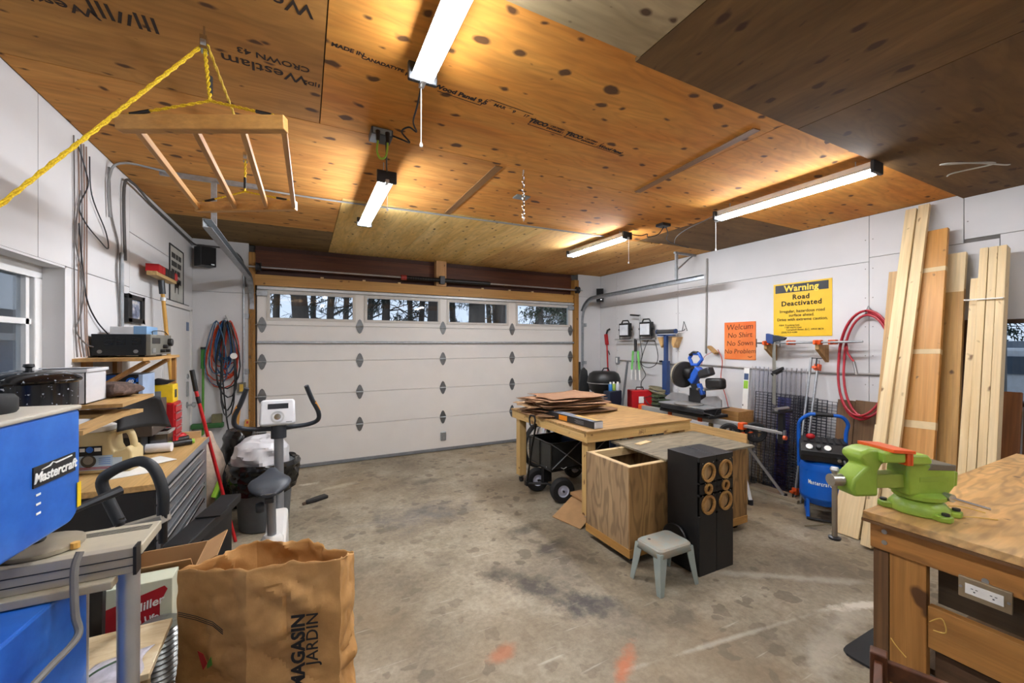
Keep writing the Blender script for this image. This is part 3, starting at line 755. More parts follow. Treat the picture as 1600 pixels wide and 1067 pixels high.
for (x, y) in ((-0.36, 2.03), (-0.34, 3.14)):
    pb = MB(); pb.cyl((x, y, ZC), (x, y, ZC-0.05), 0.004, n=6); pb.box(x-0.012, x+0.012, y-0.02, y+0.02, ZC-0.10, ZC-0.045)
    pb = pb.build('pulley_block', M_chrome, rk)
    MB().cyl((x-0.009, y, ZC-0.075), (x+0.009, y, ZC-0.075), 0.024, n=16).build('sheave', M_steel, pb, sm=True)

# ================================================================== outside
gd = MB().box(-40, 40, 6.5, 60, -0.3, -0.10); gd.box(-40, -1.4, -20, 6.5, -0.3, -0.1); gd.box(5.25, 40, -20, 6.5, -0.3, -0.1)
struct(gd.build('ground', plain('#a9aaa4', 0.9, var=0.3, scale=0.6)), 'yard ground outside the garage')
M_bark = wood('#2b2724', '#4b443d', 'z', 0.9, fine=1.2, grain=0.6)
M_needle = plain('#1f3a1e', 0.8, var=0.5, scale=4)
M_needle2 = plain('#2b3f39', 0.8, var=0.5, scale=4)
def tree(x, y, r, h, label, nb=26, br=0.035, conifer=None, seed=0, low=1.6):
    rnd = random.Random(seed)
    t = thing('tree', label, 'tree', (x, y, -0.1), group='trees outside the door windows')
    pts = []; rs = []
    lx, ly = rnd.uniform(-.04, .04), rnd.uniform(-.03, .03)
    for k in range(9):
        z = h*k/8; pts.append((x+lx*z+0.06*math.sin(k*1.3+seed), y+ly*z, -0.1+z)); rs.append(r*(1-0.75*k/8)+0.02)
    MB().tube(pts, rs, 10).build('trunk', M_bark, t, sm=True)
    b = MB(); ends = []
    for k in range(nb):
        z = rnd.uniform(low, h*0.95); a = rnd.uniform(0, 2*PI); L = rnd.uniform(0.7, 2.6)*(1.1-z/h*0.5)
        p = Vector((x+lx*z, y+ly*z, z)); d = Vector((math.cos(a), math.sin(a), rnd.uniform(0.0, 0.7) if not conifer else rnd.uniform(-0.4, 0.1)))
        q = p + d*L*0.5 + Vector((0, 0, rnd.uniform(-.1, .2))); e = p + d*L + Vector((0, 0, rnd.uniform(-.2, .5) if not conifer else -0.3))
        b.tube([p, q, e], [br, br*0.6, br*0.2], 4); ends.append((p, q, e))
        for j in range(4):
            s0 = p.lerp(e, rnd.uniform(.35, .95)); dd = Vector((rnd.uniform(-1, 1), rnd.uniform(-1, 1), rnd.uniform(-.2, .9)))
            b.tube([s0, s0+dd*0.35, s0+dd*0.8+Vector((0, 0, .1))], [br*.35, br*.22, br*.1], 3)
    b.build('branches', M_bark, t, sm=True)['kind'] = 'stuff'
    if conifer:
        vs = []; fs = []
        for (p, q, e) in ends:
            for j in range(150):
                u = rnd.uniform(.15, 1.0); c = p.lerp(e, u) + Vector((rnd.gauss(0, .10), rnd.gauss(0, .10), rnd.gauss(-.08, .09)))
                d = Vector((rnd.gauss(0, 1), rnd.gauss(0, 1), -abs(rnd.gauss(0, .9)))).normalized()*rnd.uniform(.10, .24); s_ = d.cross(Vector((0.2, .3, 1))).normalized()*0.022
                i = len(vs); vs += [c+s_, c-s_, c+d]; fs.append((i, i+1, i+2))
        b = MB(); b.add(vs, fs); b.build('needles', conifer, t)['kind'] = 'stuff'
    return t
def outx(u, Y):      # where a bearing of the photo meets the line y = Y (used to set the trees out in the yard)
    k = (u-800)/637.0; s_, c_ = math.sin(rad(27)), math.cos(rad(27))
    return (s_+k*c_)/(c_-k*s_)*Y
tree(outx(474, 13), 13, 0.24, 13, 'broad dark trunk seen through the first door window', 30, 0.03, None, 1, 2.2)
tree(outx(514, 17), 17, 0.14, 12, 'slender forked tree right of the trunk in the first window', 34, 0.03, None, 2, 2.2)
tree(outx(437, 15), 15, 0.10, 11, 'dark fir at the left side of the first door window', 30, 0.03, M_needle2, 3, 1.8)
tree(outx(605, 14), 14, 0.13, 12, 'grey green fir filling the second door window', 46, 0.03, M_needle2, 4, 1.8)
tree(outx(677, 11.5), 11.5, 0.22, 13, 'thick trunk at the right side of the second door window', 14, 0.03, None, 5, 3.5)
tree(outx(741, 11.5), 11.5, 0.27, 13, 'left trunk of the pair in the third door window', 14, 0.03, None, 6, 3.5)
tree(outx(781, 12.0), 12.0, 0.25, 13, 'right trunk of the pair in the third door window', 14, 0.03, None, 7, 3.5)
tree(outx(712, 18), 18, 0.14, 12, 'fir behind the pair of trunks in the third door window', 40, 0.03, M_needle2, 8, 1.8)
tree(outx(845, 11.0), 11.0, 0.12, 12, 'bright green fir boughs in the rightmost door window', 60, 0.03, M_needle, 9, 1.8)
tree(outx(540, 24), 24, 0.16, 14, 'far bare tree at the right side of first window', 40, 0.04, None, 10, 2.5)
tree(outx(640, 24), 24, 0.16, 14, 'far bare tree behind the second door window', 40, 0.04, None, 11, 2.5)
tree(outx(495, 20), 20, 0.12, 12, 'thin fir between trunks of the first door window', 40, 0.03, M_needle2, 21, 1.8)
tree(outx(575, 20), 20, 0.15, 13, 'bare tree at the left side of the second window', 50, 0.04, None, 22, 1.8)
tree(outx(655, 17), 17, 0.12, 12, 'dark fir before the thick trunk in second window', 56, 0.03, M_needle2, 23, 1.6)
tree(outx(880, 16), 16, 0.14, 12, 'dark fir at the far right of the door windows', 56, 0.03, M_needle2, 24, 1.6)
tree(outx(765, 21), 21, 0.14, 12, 'dark fir between the pair of trunks in third window', 56, 0.03, M_needle2, 25, 1.6)
tree(-6.5, 8.5, 0.2, 9, 'fir tree outside the left window', 50, 0.03, M_needle2, 12, 1.2)
sd = thing('garden_shed', 'blue-grey shed with white band outside the left window', 'shed', (-6.0, 9, -0.1))
MB().box(-9.0, -5.2, 9.5, 15, -0.1, 1.75).build('wall', plain('#4f7ba8', 0.7), sd)
MB().box(-9.2, -5.0, 9.3, 15.2, 1.75, 1.88).build('fascia', M_vinyl, sd)
MB().box(-9.1, -5.1, 9.4, 15.1, 1.88, 2.35).build('roof', plain('#4d545c', 0.8), sd)

fe = thing('parked_trailer', 'white parked trailer outside the small right window', 'trailer', (10, 1.5, -0.1))
MB().box(9.0, 11.2, -2.5, 4.5, 0.45, 1.62).build('body', plain('#c9ccd2', 0.5), fe, bev=0.04); MB().box(8.98, 9.0, -2.4, 4.4, 1.25, 1.5).build('dark_band', plain('#4c5866', 0.3), fe); MB().box(9.1, 11.1, -2.4, 4.4, 1.62, 1.72).build('roof', plain('#77808c', 0.5), fe)
for y in (-1.2, 2.8): MB().cyl((9.0, y, 0.27), (9.25, y, 0.27), 0.37, n=20).build('wheel', M_rubber, fe, sm=True)
tree(14, 3.5, 0.2, 10, 'fir tree beyond the parked trailer', 50, 0.03, M_needle2, 31, 1.2)
# ================================================================== left side of the room
# ---- bandsaw
def bandsaw():
    A = Vector((-0.539, 1.509, 0)); a = rad(6)
    e1 = Vector((math.sin(a), math.cos(a), 0)); e2 = Vector((math.cos(a), -math.sin(a), 0))
    t = thing('bandsaw', 'blue bandsaw with aluminium table standing in the left foreground', 'bandsaw', (-0.75, 1.25, 0))
    def W(s, d, z): return A + e1*s + e2*d + Vector((0, 0, z))
    M_bs = NT('scuffed_blue'); v = M_bs.coord(False)
    n1 = M_bs.noise(v, 5, 5, 0.65); c = M_bs.ramp(n1, [(0.3, lin('#0f4fb0')), (0.62, lin('#2f70cc')), (0.8, lin('#8fa6cc'))])
    M_bs = M_bs.fin(c, 0.33)
    def shell(z0, z1, r, name, s_far):
        poly = []; s0 = -0.47
        for (cx, cz, a0) in ((s_far-r, z1-0.012, 0), (s0+0.012, z1-0.012, 90), (s0+r, z0+r, 180), (s_far-r, z0+r, 270)):
            rr = r if cz < (z0+z1)/2 else 0.012
            ccx = cx if cz < (z0+z1)/2 else (s_far-0.012 if a0 == 0 else cx)
            for k in range(7):
                an = rad(a0 + k*15); poly.append((ccx+rr*math.cos(an), cz+rr*math.sin(an)))
        return MB().prism(poly, W(0, -0.24, 0), e1, (0, 0, 1), 0.24).build(name, M_bs, t, bev=0.006)
    up = shell(1.215, 1.505, 0.05, 'upper_housing', 0.0)
    lo = shell(0.42, 1.045, 0.05, 'lower_housing', 0.033)
    MB().box(0, 0, 0, 0, 0, 0)
    MB().prism([(-0.47, 0), (0.0, 0), (0.0, 0.012), (-0.47, 0.012)], W(0, -0.245, 1.505), e1, (0, 0, 1), 0.25).build('housing_top', plain('#b8b2a4', 0.6), up, bev=0.004)
    # tension knob
    c = W(-0.13, -0.12, 1.517)
    MB().lathe([(0.06, 0), (0.064, 0.006), (0.064, 0.034), (0.058, 0.042), (0, 0.043)], 20, c).build('tension_knob', M_rubber, t, sm=True)
    # name plate
    fr = Matrix(frame(W(-0.10, 0.001, 1.37), e1, (0, 0, 1)))
    MB(fr).box(-0.075, 0.075, -0.024, 0.024, -0.001, 0.002).build('name_plate', M_print, up)
    txt('lettering', 'Mastercraft', 0.033, M_paper, up, fr @ Matrix.Translation((0, -0.004, 0.003)), bold=0.0008, shear=0.2)
    MB(fr).prism([(-0.05, 0.012), (-0.02, 0.014), (-0.01, 0.021), (0.0, 0.015), (0.06, 0.018), (0.06, 0.021), (0, 0.019), (-0.012, 0.0225), (-0.024, 0.017), (-0.05, 0.014)], (0, 0, 0.002), (1, 0, 0), (0, 1, 0), 0.001).build('logo_line', M_paper, up)
    MB(fr).box(0.083, 0.098, -0.125, -0.06, 0.0005, 0.002).build('warning_sticker', M_yellow, up)
    for k in range(3): MB(fr).box(-0.065, -0.05, -0.045-k*0.022, -0.04-k*0.022, 0, 0.001).build('scratch', M_paper, up)
    # column between housings, table with rail
    MB().prism([(-0.08, 0), (-0.02, 0), (-0.02, 0.22), (-0.08, 0.22)], W(0, -0.20, 1.03), e1, (0, 0, 1), 0.06).build('column', M_darkmetal, t)
    tb = plain('#c3baa3', 0.42, 0.2, var=0.08, scale=14)
    MB().box(-0.98, -0.395, 1.452, 1.625, 1.105, 1.132).build('table', tb, t, bev=0.003)
    rl = MB(); rl.box(-0.98, -0.405, 1.425, 1.452, 1.070, 1.137); rl = rl.build('fence_rail', plain('#b3aa97', 0.4, 0.35), t, bev=0.002)
    for z in (1.090, 1.112): MB().box(-0.98, -0.405, 1.4225, 1.4255, z, z+0.002).build('rail_groove', M_darkmetal, rl)
    MB().box(-0.405, -0.398, 1.42, 1.456, 1.066, 1.14).build('rail_end_cap', M_black, rl)
    MB().box(-0.98, -0.44, 1.40, 1.44, 1.048, 1.070).build('front_ledge', plain('#b9ad94', 0.45, 0.2), t, bev=0.003)
    for k in range(4): MB().box(-0.60, -0.41, 1.595-k*0.009, 1.5985-k*0.009, 1.1318, 1.1328).build('slot_line', M_darkmetal, t)
    mg = MB().lathe([(0.075, 0), (0.08, 0.004), (0.08, 0.014), (0.07, 0.018), (0, 0.018)], 24, (-0.62, 1.535, 1.132)).build('miter_gauge', plain('#a99f8a', 0.4, 0.4), t, sm=True)
    MB().lathe([(0.016, 0), (0.02, 0.006), (0.014, 0.03), (0, 0.032)], 12, (-0.64, 1.55, 1.15)).build('gauge_knob', M_black, mg, sm=True)
    MB().cyl((-0.545, 1.50, 1.135), (-0.545, 1.50, 1.15), 0.010, n=8).build('pointer', plain('#d9a852', 0.5), mg)
    MB().tube([(-0.72, 1.54, 1.16), (-0.66, 1.58, 1.18), (-0.58, 1.66, 1.20), (-0.52, 1.72, 1.215)], [0.012, 0.014, 0.011, 0.015], 8).build('lock_arm', M_darkmetal, t, sm=True)
    for (x, y, r) in ((-0.462, 1.585, 0.027), (-0.575, 1.60, 0.022), (-0.88, 1.60, 0.025)):
        lg = MB().lathe([(r, 0), (r*0.9, 0.01), (r, 0.02), (r*0.93, 0.5), (r, 1.0), (r, 1.075)], 14, (x, y, 0)).build('stand_leg', M_alu, t, sm=True)
        MB().lathe([(r*1.25, 0), (r*1.3, 0.03), (r*1.1, 0.05)], 14, (x, y, 1.055)).build('leg_socket', M_black, lg, sm=True)
    MB().box(-0.93, -0.50, 1.50, 1.62, 1.055, 1.105).build('table_frame', M_black, t)
    MB().box(-1.0, -0.55, 1.0, 1.6, 0.0, 0.42).build('stand_base', M_bs, t, bev=0.01)
    return t
bandsaw()
tag(cable('power_cord', [(-0.50, 1.40, 1.16), (-0.505, 1.385, 1.12), (-0.50, 1.375, 1.02), (-0.49, 1.36, 0.97), (-0.505, 1.27, 0.96), (-0.525, 1.15, 0.95), (-0.54, 1.0, 0.93), (-0.56, 0.85, 0.88)], 0.008, plain('#77746f', 0.55), n=8), 'grey power cord drooping over the blue bandsaw', 'cord')
# ---- folding stand with loop handle
st = thing('folding_stand', 'folded stand with thick black loop handle beside the bandsaw', 'stand', (-0.54, 1.9, 0))
hp = [(-0.50, 1.90, 0.96), (-0.585, 1.93, 1.04), (-0.62, 1.945, 1.12), (-0.64, 1.95, 1.19), (-0.61, 1.94, 1.225), (-0.55, 1.91, 1.255), (-0.51, 1.89, 1.26), (-0.475, 1.875, 1.23), (-0.45, 1.865, 1.15), (-0.45, 1.865, 1.07), (-0.48, 1.88, 1.0)]
P_ = [Vector(p) for p in hp]
cable('handle', hp[1:-1], 0.018, plain('#1e2124', 0.55), st, n=10, sub=5)
for p in (hp[1], hp[-2]): MB().cyl(Vector(p)+Vector((0, 0, 0.02)), (p[0], p[1], 0.97), 0.013, n=10).build('post', M_black, st, sm=True)
MB().bar((-0.70, 1.98, 0.98), (-0.44, 1.86, 1.06), 0.045, 0.03).build('arm', plain('#a29c90', 0.45, 0.4), st, bev=0.003)
for x, y in ((-0.68, 2.0), (-0.575, 1.945)): MB().bar((x, y, 0), (x+0.02, y, 0.99), 0.03, 0.03).build('leg', M_black, st)
MB().bar((-0.66, 1.98, 0.50), (-0.56, 1.935, 0.50), 0.03, 0.03).build('brace', M_black, st)
# ---- low cabinet with beige board, odds on it
lc = thing('low_cabinet', 'low wooden cabinet in the front left corner under a beige board', 'cabinet', (-0.60, 1.74, 0))
MB().box(-0.80, -0.48, 1.65, 1.85, 0.06, 0.632).build('body', wood('#b59a72', '#c7ad86', 'z', 0.6), lc)
MB().box(-0.78, -0.50, 1.66, 1.84, 0.0, 0.06).build('plinth', M_black, lc)
MB().box(-0.79, -0.49, 1.642, 1.65, 0.08, 0.61).build('door', wood('#bda27b', '#cdb48e', 'z', 0.6), lc, bev=0.003)
bd = MB().prism([(-0.24, -0.295), (0.145, -0.295), (0.135, 0.0), (-0.10, 0.0), (-0.24, -0.02)], (-0.575, 1.94, 0.634), (1, 0, 0), (0, 1, 0), 0.02)
M_stone = NT('veined_laminate'); _v = M_stone.coord(False, (3, 9, 1), (0, 0, 0.5)); _n = M_stone.noise(_v, 2.0, 5, 0.6, 1.2)
M_stone = M_stone.fin(M_stone.ramp(_n, [(0.3, lin('#b79a6c')), (0.5, lin('#d6c19a')), (0.7, lin('#e6d8ba'))]), 0.4)
tag(bd.build('countertop_offcut', M_stone, None, bev=0.002), 'beige veined laminate offcut lying on the low cabinet', 'board')
zb = MB().sheet(lambda a, b: (-0.60+a*0.14+0.01*math.sin(7*b), 1.60+b*0.16+0.03*a, 0.657+0.012*math.sin(a*PI)*(0.5+0.5*math.sin(b*9+a*3))), 10, 10).build('zip_bag', plain('#cdc9d2', 0.15, 0.0, var=0.2, scale=30), None, sm=True)
zb.modifiers.new('thickness', 'SOLIDIFY').thickness = 0.002
tag(zb, 'crumpled clear zip bag on the beige board', 'plastic bag')
tag(cable('wire_piece', [(-0.60, 1.62, 0.675), (-0.57, 1.68, 0.68), (-0.52, 1.73, 0.672), (-0.50, 1.76, 0.66)], 0.003, plain('#2c4b2f', 0.5)), 'thin green wire lying over the zip bag', 'wire')
b = MB()
for k in range(28):
    z = 0.02+k*0.022
    pass
prof = []
for k in range(60): prof.append((0.062+0.008*(k % 2), 0.01+k*0.0098))
tag(MB().lathe(prof, 20, (-0.505, 2.035, 0)).build('foil_duct', plain('#9da09e', 0.3, 0.85, var=0.25, scale=30), None, sm=True, ang=20), 'silver flexible foil duct standing beside the paper bag', 'duct')
# ---- beer carton on a cardboard box
cb = thing('cardboard_box', 'brown open cardboard box behind the beer carton', 'box', (-0.58, 2.42, 0))
b = MB(); x0, x1, y0, y1 = -0.72, -0.44, 2.30, 2.60
b.box(x0, x1, y0, y0+.006, 0, .66); b.box(x0, x1, y1-.006, y1, 0, .66); b.box(x0, x0+.006, y0+.006, y1-.006, 0, .66); b.box(x1-.006, x1, y0+.006, y1-.006, 0, .66); b.box(x0, x1, y0, y1, 0, .008)
b.build('body', M_card, cb)
MB().bar((-0.58, 2.30, 0.66), (-0.58, 2.24, 0.735), 0.27, 0.005, (0, 1, 0.2)).build('flap', M_card, cb)
MB().bar((-0.44, 2.45, 0.66), (-0.36, 2.45, 0.70), 0.29, 0.005).build('flap', M_card, cb)
bb = thing('beer_carton', 'pale green beer carton with a red emblem behind the beige board', 'carton', (-0.57, 2.2, 0))
MB().box(-0.72, -0.485, 2.135, 2.235, 0.0, 0.40).build('lower_carton', M_card, bb)
cart = MB().box(-0.72, -0.485, 2.135, 2.235, 0.402, 0.715).build('carton', plain('#c9cdb6', 0.6, var=0.04), bb, bev=0.003)
em = [(-0.14, -0.06), (0.0, -0.085), (0.075, -0.09), (0.09, -0.075), (0.06, -0.03), (0.06, 0.02), (0.085, 0.075), (0.075, 0.09), (0.04, 0.08), (-0.14, 0.03)]
MB().prism(em, (-0.585, 2.1346, 0.60), (1, 0, 0), (0, 0, 1), 0.0012).build('emblem', plain('#a31621', 0.5), cart)
txt('lettering', 'Miller', 0.045, M_paper, cart, frame((-0.565, 2.132, 0.625), (1, 0, 0.25), (-0.25, 0, 1)), bold=0.0008, shear=0.3)
txt('lettering', 'High Life', 0.032, M_paper, cart, frame((-0.585, 2.132, 0.568), (1, 0, 0.10), (-0.1, 0, 1)), bold=0.0008)

# ---- brown paper lawn bag
def lawn_bag():
    base = [(-0.44, 2.0, .800), (-0.187, 1.750, .862), (0.12, 1.665, .872), (0.19, 1.86, .79), (0.02, 1.97, .835), (-0.18, 2.06, .835)]
    n = len(base); seg = 24; loop = []
    for i in range(n):
        a = Vector(base[i]); b = Vector(base[(i+1) % n])
        for k in range(seg): loop.append(a.lerp(b, k/seg))
    m = len(loop); nv = 80; c = sum(loop, Vector())/m
    vs = []; fs = []
    for j in range(nv+1):
        h = j/nv
        for i, p in enumerate(loop):
            z = p.z*h
            q = Vector((p.x, p.y, z)); out = Vector((p.x-c.x, p.y-c.y, 0)).normalized()
            s1 = mnoise.noise(Vector((q.x*6, q.y*6, z*5))); s2 = mnoise.noise(Vector((q.x*17+5, q.y*17, z*13)))
            cr = abs(mnoise.noise(Vector((q.x*9, q.y*9+3, z*7+1))))
            corner = min(i % seg, seg-i % seg)/(seg/2)
            fold = abs(mnoise.noise(Vector((q.x*5+q.y*3, z*9+q.x*4, 2.7)))); fold2 = abs(mnoise.noise(Vector((z*14-q.x*9, q.x*12+q.y*8, 8.1))))
            q += out*(s1*0.022 + s2*0.008 + 0.055*(fold-0.2) + 0.028*(fold2-0.2) - (0.09*(0.16-cr) if cr < 0.16 else 0))*(0.2+0.8*corner)
            if j == nv: q.z += 0.012*mnoise.noise(Vector((i*0.35, 2.2, 0)))
            vs.append(q)
    for j in range(nv):
        for i in range(m): fs.append((j*m+i, j*m+(i+1) % m, (j+1)*m+(i+1) % m, (j+1)*m+i))
    fs.append(tuple(range(m-1, -1, -1)))
    t = thing('paper_lawn_bag', 'tall crumpled brown paper yard bag standing open in the foreground', 'paper bag', (-0.1, 1.85, 0))
    tm = NT('kraft_paper'); v = tm.coord(False); nz = tm.noise(v, 7, 5, 0.6)
    tm.bump(tm.noise(v, 22, 4, 0.6), 0.35, 0.006)
    km = tm.fin(tm.ramp(nz, [(0.3, lin('#b4844a')), (0.7, lin('#cf9f62'))]), 0.75)
    o = MB(); o.add(vs, fs); o = o.build('bag', km, t, sm=True, ang=24)
    sf = o.modifiers.new('thickness', 'SOLIDIFY'); sf.thickness = 0.002; sf.offset = -1
    p2, p3 = Vector(base[1]), Vector(base[2]); ux = (p3-p2); ux.z = 0; ux.normalize(); nrm = ux.cross(Vector((0, 0, 1)))
    for s, off, size, bo in (('MAGASIN', 0.185, 0.062, 0.0022), ('JARDIN', 0.232, 0.058, 0.0004)):
        p = Vector((p2.x, p2.y, 0)) + ux*off + nrm*0.034 + Vector((0, 0, 0.70))
        txt('lettering', s, size, M_print, t, frame(p, (0, 0, 1), -ux), align='RIGHT', bold=bo, thick=0.0006)
    p1 = Vector(base[0]); ua = (p2-p1); ua.z = 0; ua.normalize(); na = ua.cross(Vector((0, 0, 1)))
    for k in range(3):
        a = Vector((p1.x, p1.y, 0.66-k*0.007)) + ua*0.04 + na*0.022; b_ = a + ua*0.18
        MB().tube([a, a.lerp(b_, 0.5)+Vector((0, 0, 0.004)), b_, b_+ua*0.05+Vector((0, 0, -0.02))], 0.0013, 5).build('pen_mark', M_print, t)
    lf = Vector((p1.x, p1.y, 0.50)) + ua*0.17 + na*0.02
    MB().prism([(0, -0.03), (0.02, 0), (0.0, 0.03), (-0.03, 0.035), (-0.015, 0)], lf, ua, (0, 0, 1), 0.001).build('leaf_print', M_red, t)
    MB().prism([(0.02, -0.02), (0.045, 0.0), (0.04, 0.03), (0.02, 0.0)], lf, ua, (0, 0, 1), 0.001).build('leaf_print', M_green, t)
lawn_bag()

# ---- black slab bench
bk = thing('weight_bench', 'long black bench slab with a dark strap between chest and bike', 'bench', (-0.52, 3.05, 0))
MB().bar((-0.60, 2.70, 0.60), (-0.455, 3.44, 0.60), 0.12, 0.055).build('pad', plain('#17181a', 0.5), bk, bev=0.006)
MB().bar((-0.52, 3.03, 0.633), (-0.49, 3.16, 0.636), 0.135, 0.008).build('strap', M_black, bk, bev=0.003)
MB(turn((-0.535, 3.10, 0), -11)).box(-0.055, 0.055, -0.20, 0.24, 0.0, 0.572).build('box_base', M_black, bk, bev=0.01)
# ---- rolling tool chest, stainless front
tc = thing('tool_chest', 'long stainless rolling tool chest with wooden top along the left wall', 'tool chest', (-0.94, 3.41, 0))
CX0, CX1, CY0, CY1, CZ = -1.19, -0.70, 2.82, 4.03, 0.93
M_stain = plain('#a2a4a7', 0.32, 0.6, var=0.15, scale=5)
MB().box(CX0, CX1-0.012, CY0, CY1, 0.12, CZ-0.035).build('body', plain('#1c1d1f', 0.45), tc, bev=0.004)
MB().box(CX0, CX1+0.012, CY0-0.01, CY1+0.01, CZ-0.033, CZ).build('worktop', wood('#c29a5c', '#d6b177', 'y', 0.5), tc, bev=0.003)
MB().box(CX1+0.012, CX1+0.018, CY0-0.01, CY1+0.01, CZ-0.037, CZ+0.002).build('top_trim', M_stain, tc)
MB().box(CX1-0.012, CX1, CY1-0.20, CY1, 0.13, CZ-0.04).build('end_panel', M_stain, tc)
zz = CZ-0.045
for k, h in enumerate((0.08, 0.095, 0.095, 0.095, 0.13, 0.13, 0.15)):
    d = MB().box(CX1-0.012, CX1+0.006, CY0+0.005, CY1-0.205, zz-h+0.006, zz-0.002).build('drawer', M_stain, tc, bev=0.003)
    MB().cyl((CX1+0.018, CY0+0.02, zz-0.016), (CX1+0.018, CY1-0.22, zz-0.016), 0.011, n=10).build('drawer_handle', M_chrome, d, sm=True)
    zz -= h
for z in (0.30, 0.45, 0.6): MB().cyl((CX1, CY1-0.12, z), (CX1+0.008, CY1-0.12, z), 0.009, n=8).build('rivet', M_chrome, tc)
for x in (CX0+.06, CX1-.07):
    for y in (CY0+.08, CY1-.08):
        c = MB().cyl((x-0.02, y, 0.055), (x+0.02, y, 0.055), 0.055, n=16).build('caster', M_rubber, tc, sm=True)
        MB().box(x-0.028, x+0.028, y-0.03, y+0.03, 0.09, 0.125).build('caster_plate', M_steel, c)
# things on the chest top
def jug():
    t = thing('plastic_jug', 'tan plastic jug with a blue product label and white lid', 'jug', (-1.03, 3.25, CZ+0.001))
    m = plain('#cdb887', 0.4, var=0.05)
    ux = Vector((0.97, -0.2, 0)).normalized(); nz = Vector((-0.2, -0.97, 0)).normalized()
    o = Vector((-1.02, 3.24, CZ+0.001)) - nz*(-0.055)
    o = Vector((-1.02, 3.29, CZ+0.001))
    prof = [(-0.125, 0.0), (0.135, 0.0), (0.145, 0.02), (0.145, 0.12), (0.13, 0.14), (0.125, 0.15), (0.06, 0.12), (0.045, 0.15), (0.04, 0.2), (0.05, 0.235), (-0.10, 0.24), (-0.12, 0.20), (-0.135, 0.16), (-0.135, 0.02)]
    MB().prism(prof, o, ux, (0, 0, 1), 0.12).build('body', m, t, sm=True, bev=0.014, seg=3)
    q = o + (ux.cross(Vector((0, 0, 1))))*0.06
    def L(a, b): return q + ux*a + Vector((0, 0, b))
    cable('handle', [L(0.045, 0.225), L(0.09, 0.235), L(0.112, 0.215), L(0.125, 0.165), L(0.125, 0.135)], 0.018, m, t, n=10)
    MB().lathe([(0.0, 0.0), (0.075, 0.0), (0.078, 0.006), (0.078, 0.028), (0.07, 0.034), (0, 0.034)], 22, L(-0.045, 0.24)).build('lid', M_paper, t, sm=True)
    fr = frame(o + ux.cross(Vector((0, 0, 1)))*0.1215, ux, (0, 0, 1))
    lb = MB(fr).box(-0.105, 0.055, 0.022, 0.105, 0, 0.0015).build('label_panel', plain('#a9c2da', 0.5), t)
    MB(fr).box(0.055, 0.10, 0.022, 0.09, 0, 0.0015).build('label_panel', plain('#c2d2e2', 0.5), t)
    MB(fr).box(-0.105, 0.005, 0.105, 0.16, 0, 0.0018).build('label_header', M_print, t)
    for x0_, x1_ in ((-0.098, -0.074), (-0.030, 0.0)): MB(fr).box(x0_, x1_, 0.130, 0.150, 0.0018, 0.0026).build('faded_lettering', M_paper, lb)
    MB(fr).lathe([(0.017, 0), (0.017, 0.002), (0, 0.002)], 18, (-0.052, 0.14, 0.0012)).build('label_disc', M_blue, t)
    MB(fr).lathe([(0.036, 0), (0.036, 0.002), (0, 0.002)], 22, (-0.058, 0.075, 0.0012)).build('label_picture', plain('#3d3a36', 0.5), t)
    MB(fr).lathe([(0.024, 0), (0.024, 0.003), (0, 0.003)], 22, (-0.058, 0.08, 0.0012)).build('label_picture', plain('#86827b', 0.5), t)
    for k in range(4): MB(fr).box(-0.01, 0.045, 0.055+k*0.011, 0.058+k*0.011, 0.0015, 0.0022).build('label_line', M_blue, t)
    MB(fr).box(-0.10, 0.09, 0.036, 0.040, 0.0015, 0.0022).build('label_line', M_red, t)
    MB(fr).box(-0.10, 0.09, 0.028, 0.032, 0.0015, 0.0022).build('label_line', M_red, t)
jug()
tag(MB(turn((-0.90, 3.12, 0), 20)).box(-0.11, 0.13, -0.09, 0.12, CZ+0.001, CZ+0.004).build('paper_sheet', M_paper), 'white paper sheet in front of the jug on the chest', 'paper')
tag(MB(turn((-0.86, 3.32, 0), 40)).box(-0.09, 0.10, -0.08, 0.10, CZ+0.0045, CZ+0.007).build('paper_sheet', M_paper), 'second white paper lying along the chest front edge', 'paper')
tag(MB().cyl((-1.15, 3.62, CZ+0.034), (-0.82, 3.60, CZ+0.034), 0.032, n=16).build('paper_roll', plain('#dcdce0', 0.5), None, sm=True), 'white rolled sheet lying behind the tan jug', 'roll')
tub = thing('clear_tub', 'see-through plastic tub behind the rolled sheet', 'tub', (-0.95, 3.74, CZ+0.001))
b = MB(); x0, x1, y0, y1, z0, z1 = -1.10, -0.86, 3.66, 3.80, CZ+0.001, CZ+0.13
b.box(x0, x1, y0, y0+.004, z0, z1); b.box(x0, x1, y1-.004, y1, z0, z1); b.box(x0, x0+.004, y0, y1, z0, z1); b.box(x1-.004, x1, y0, y1, z0, z1); b.box(x0, x1, y0, y1, z0, z0+.004)
b.build('walls', glass('tub_plastic', (0.55, 0.55, 0.56, 1), 0.2, 0.6), tub)
b = MB(); b.box(x0-.01, x1+.01, y0-.012, y0, z1-.012, z1+.004); b.box(x0-.01, x1+.01, y1, y1+.012, z1-.012, z1+.004); b.box(x1, x1+.012, y0, y1, z1-.012, z1+.004); b.build('rim', plain('#9a9a98', 0.4), tub)
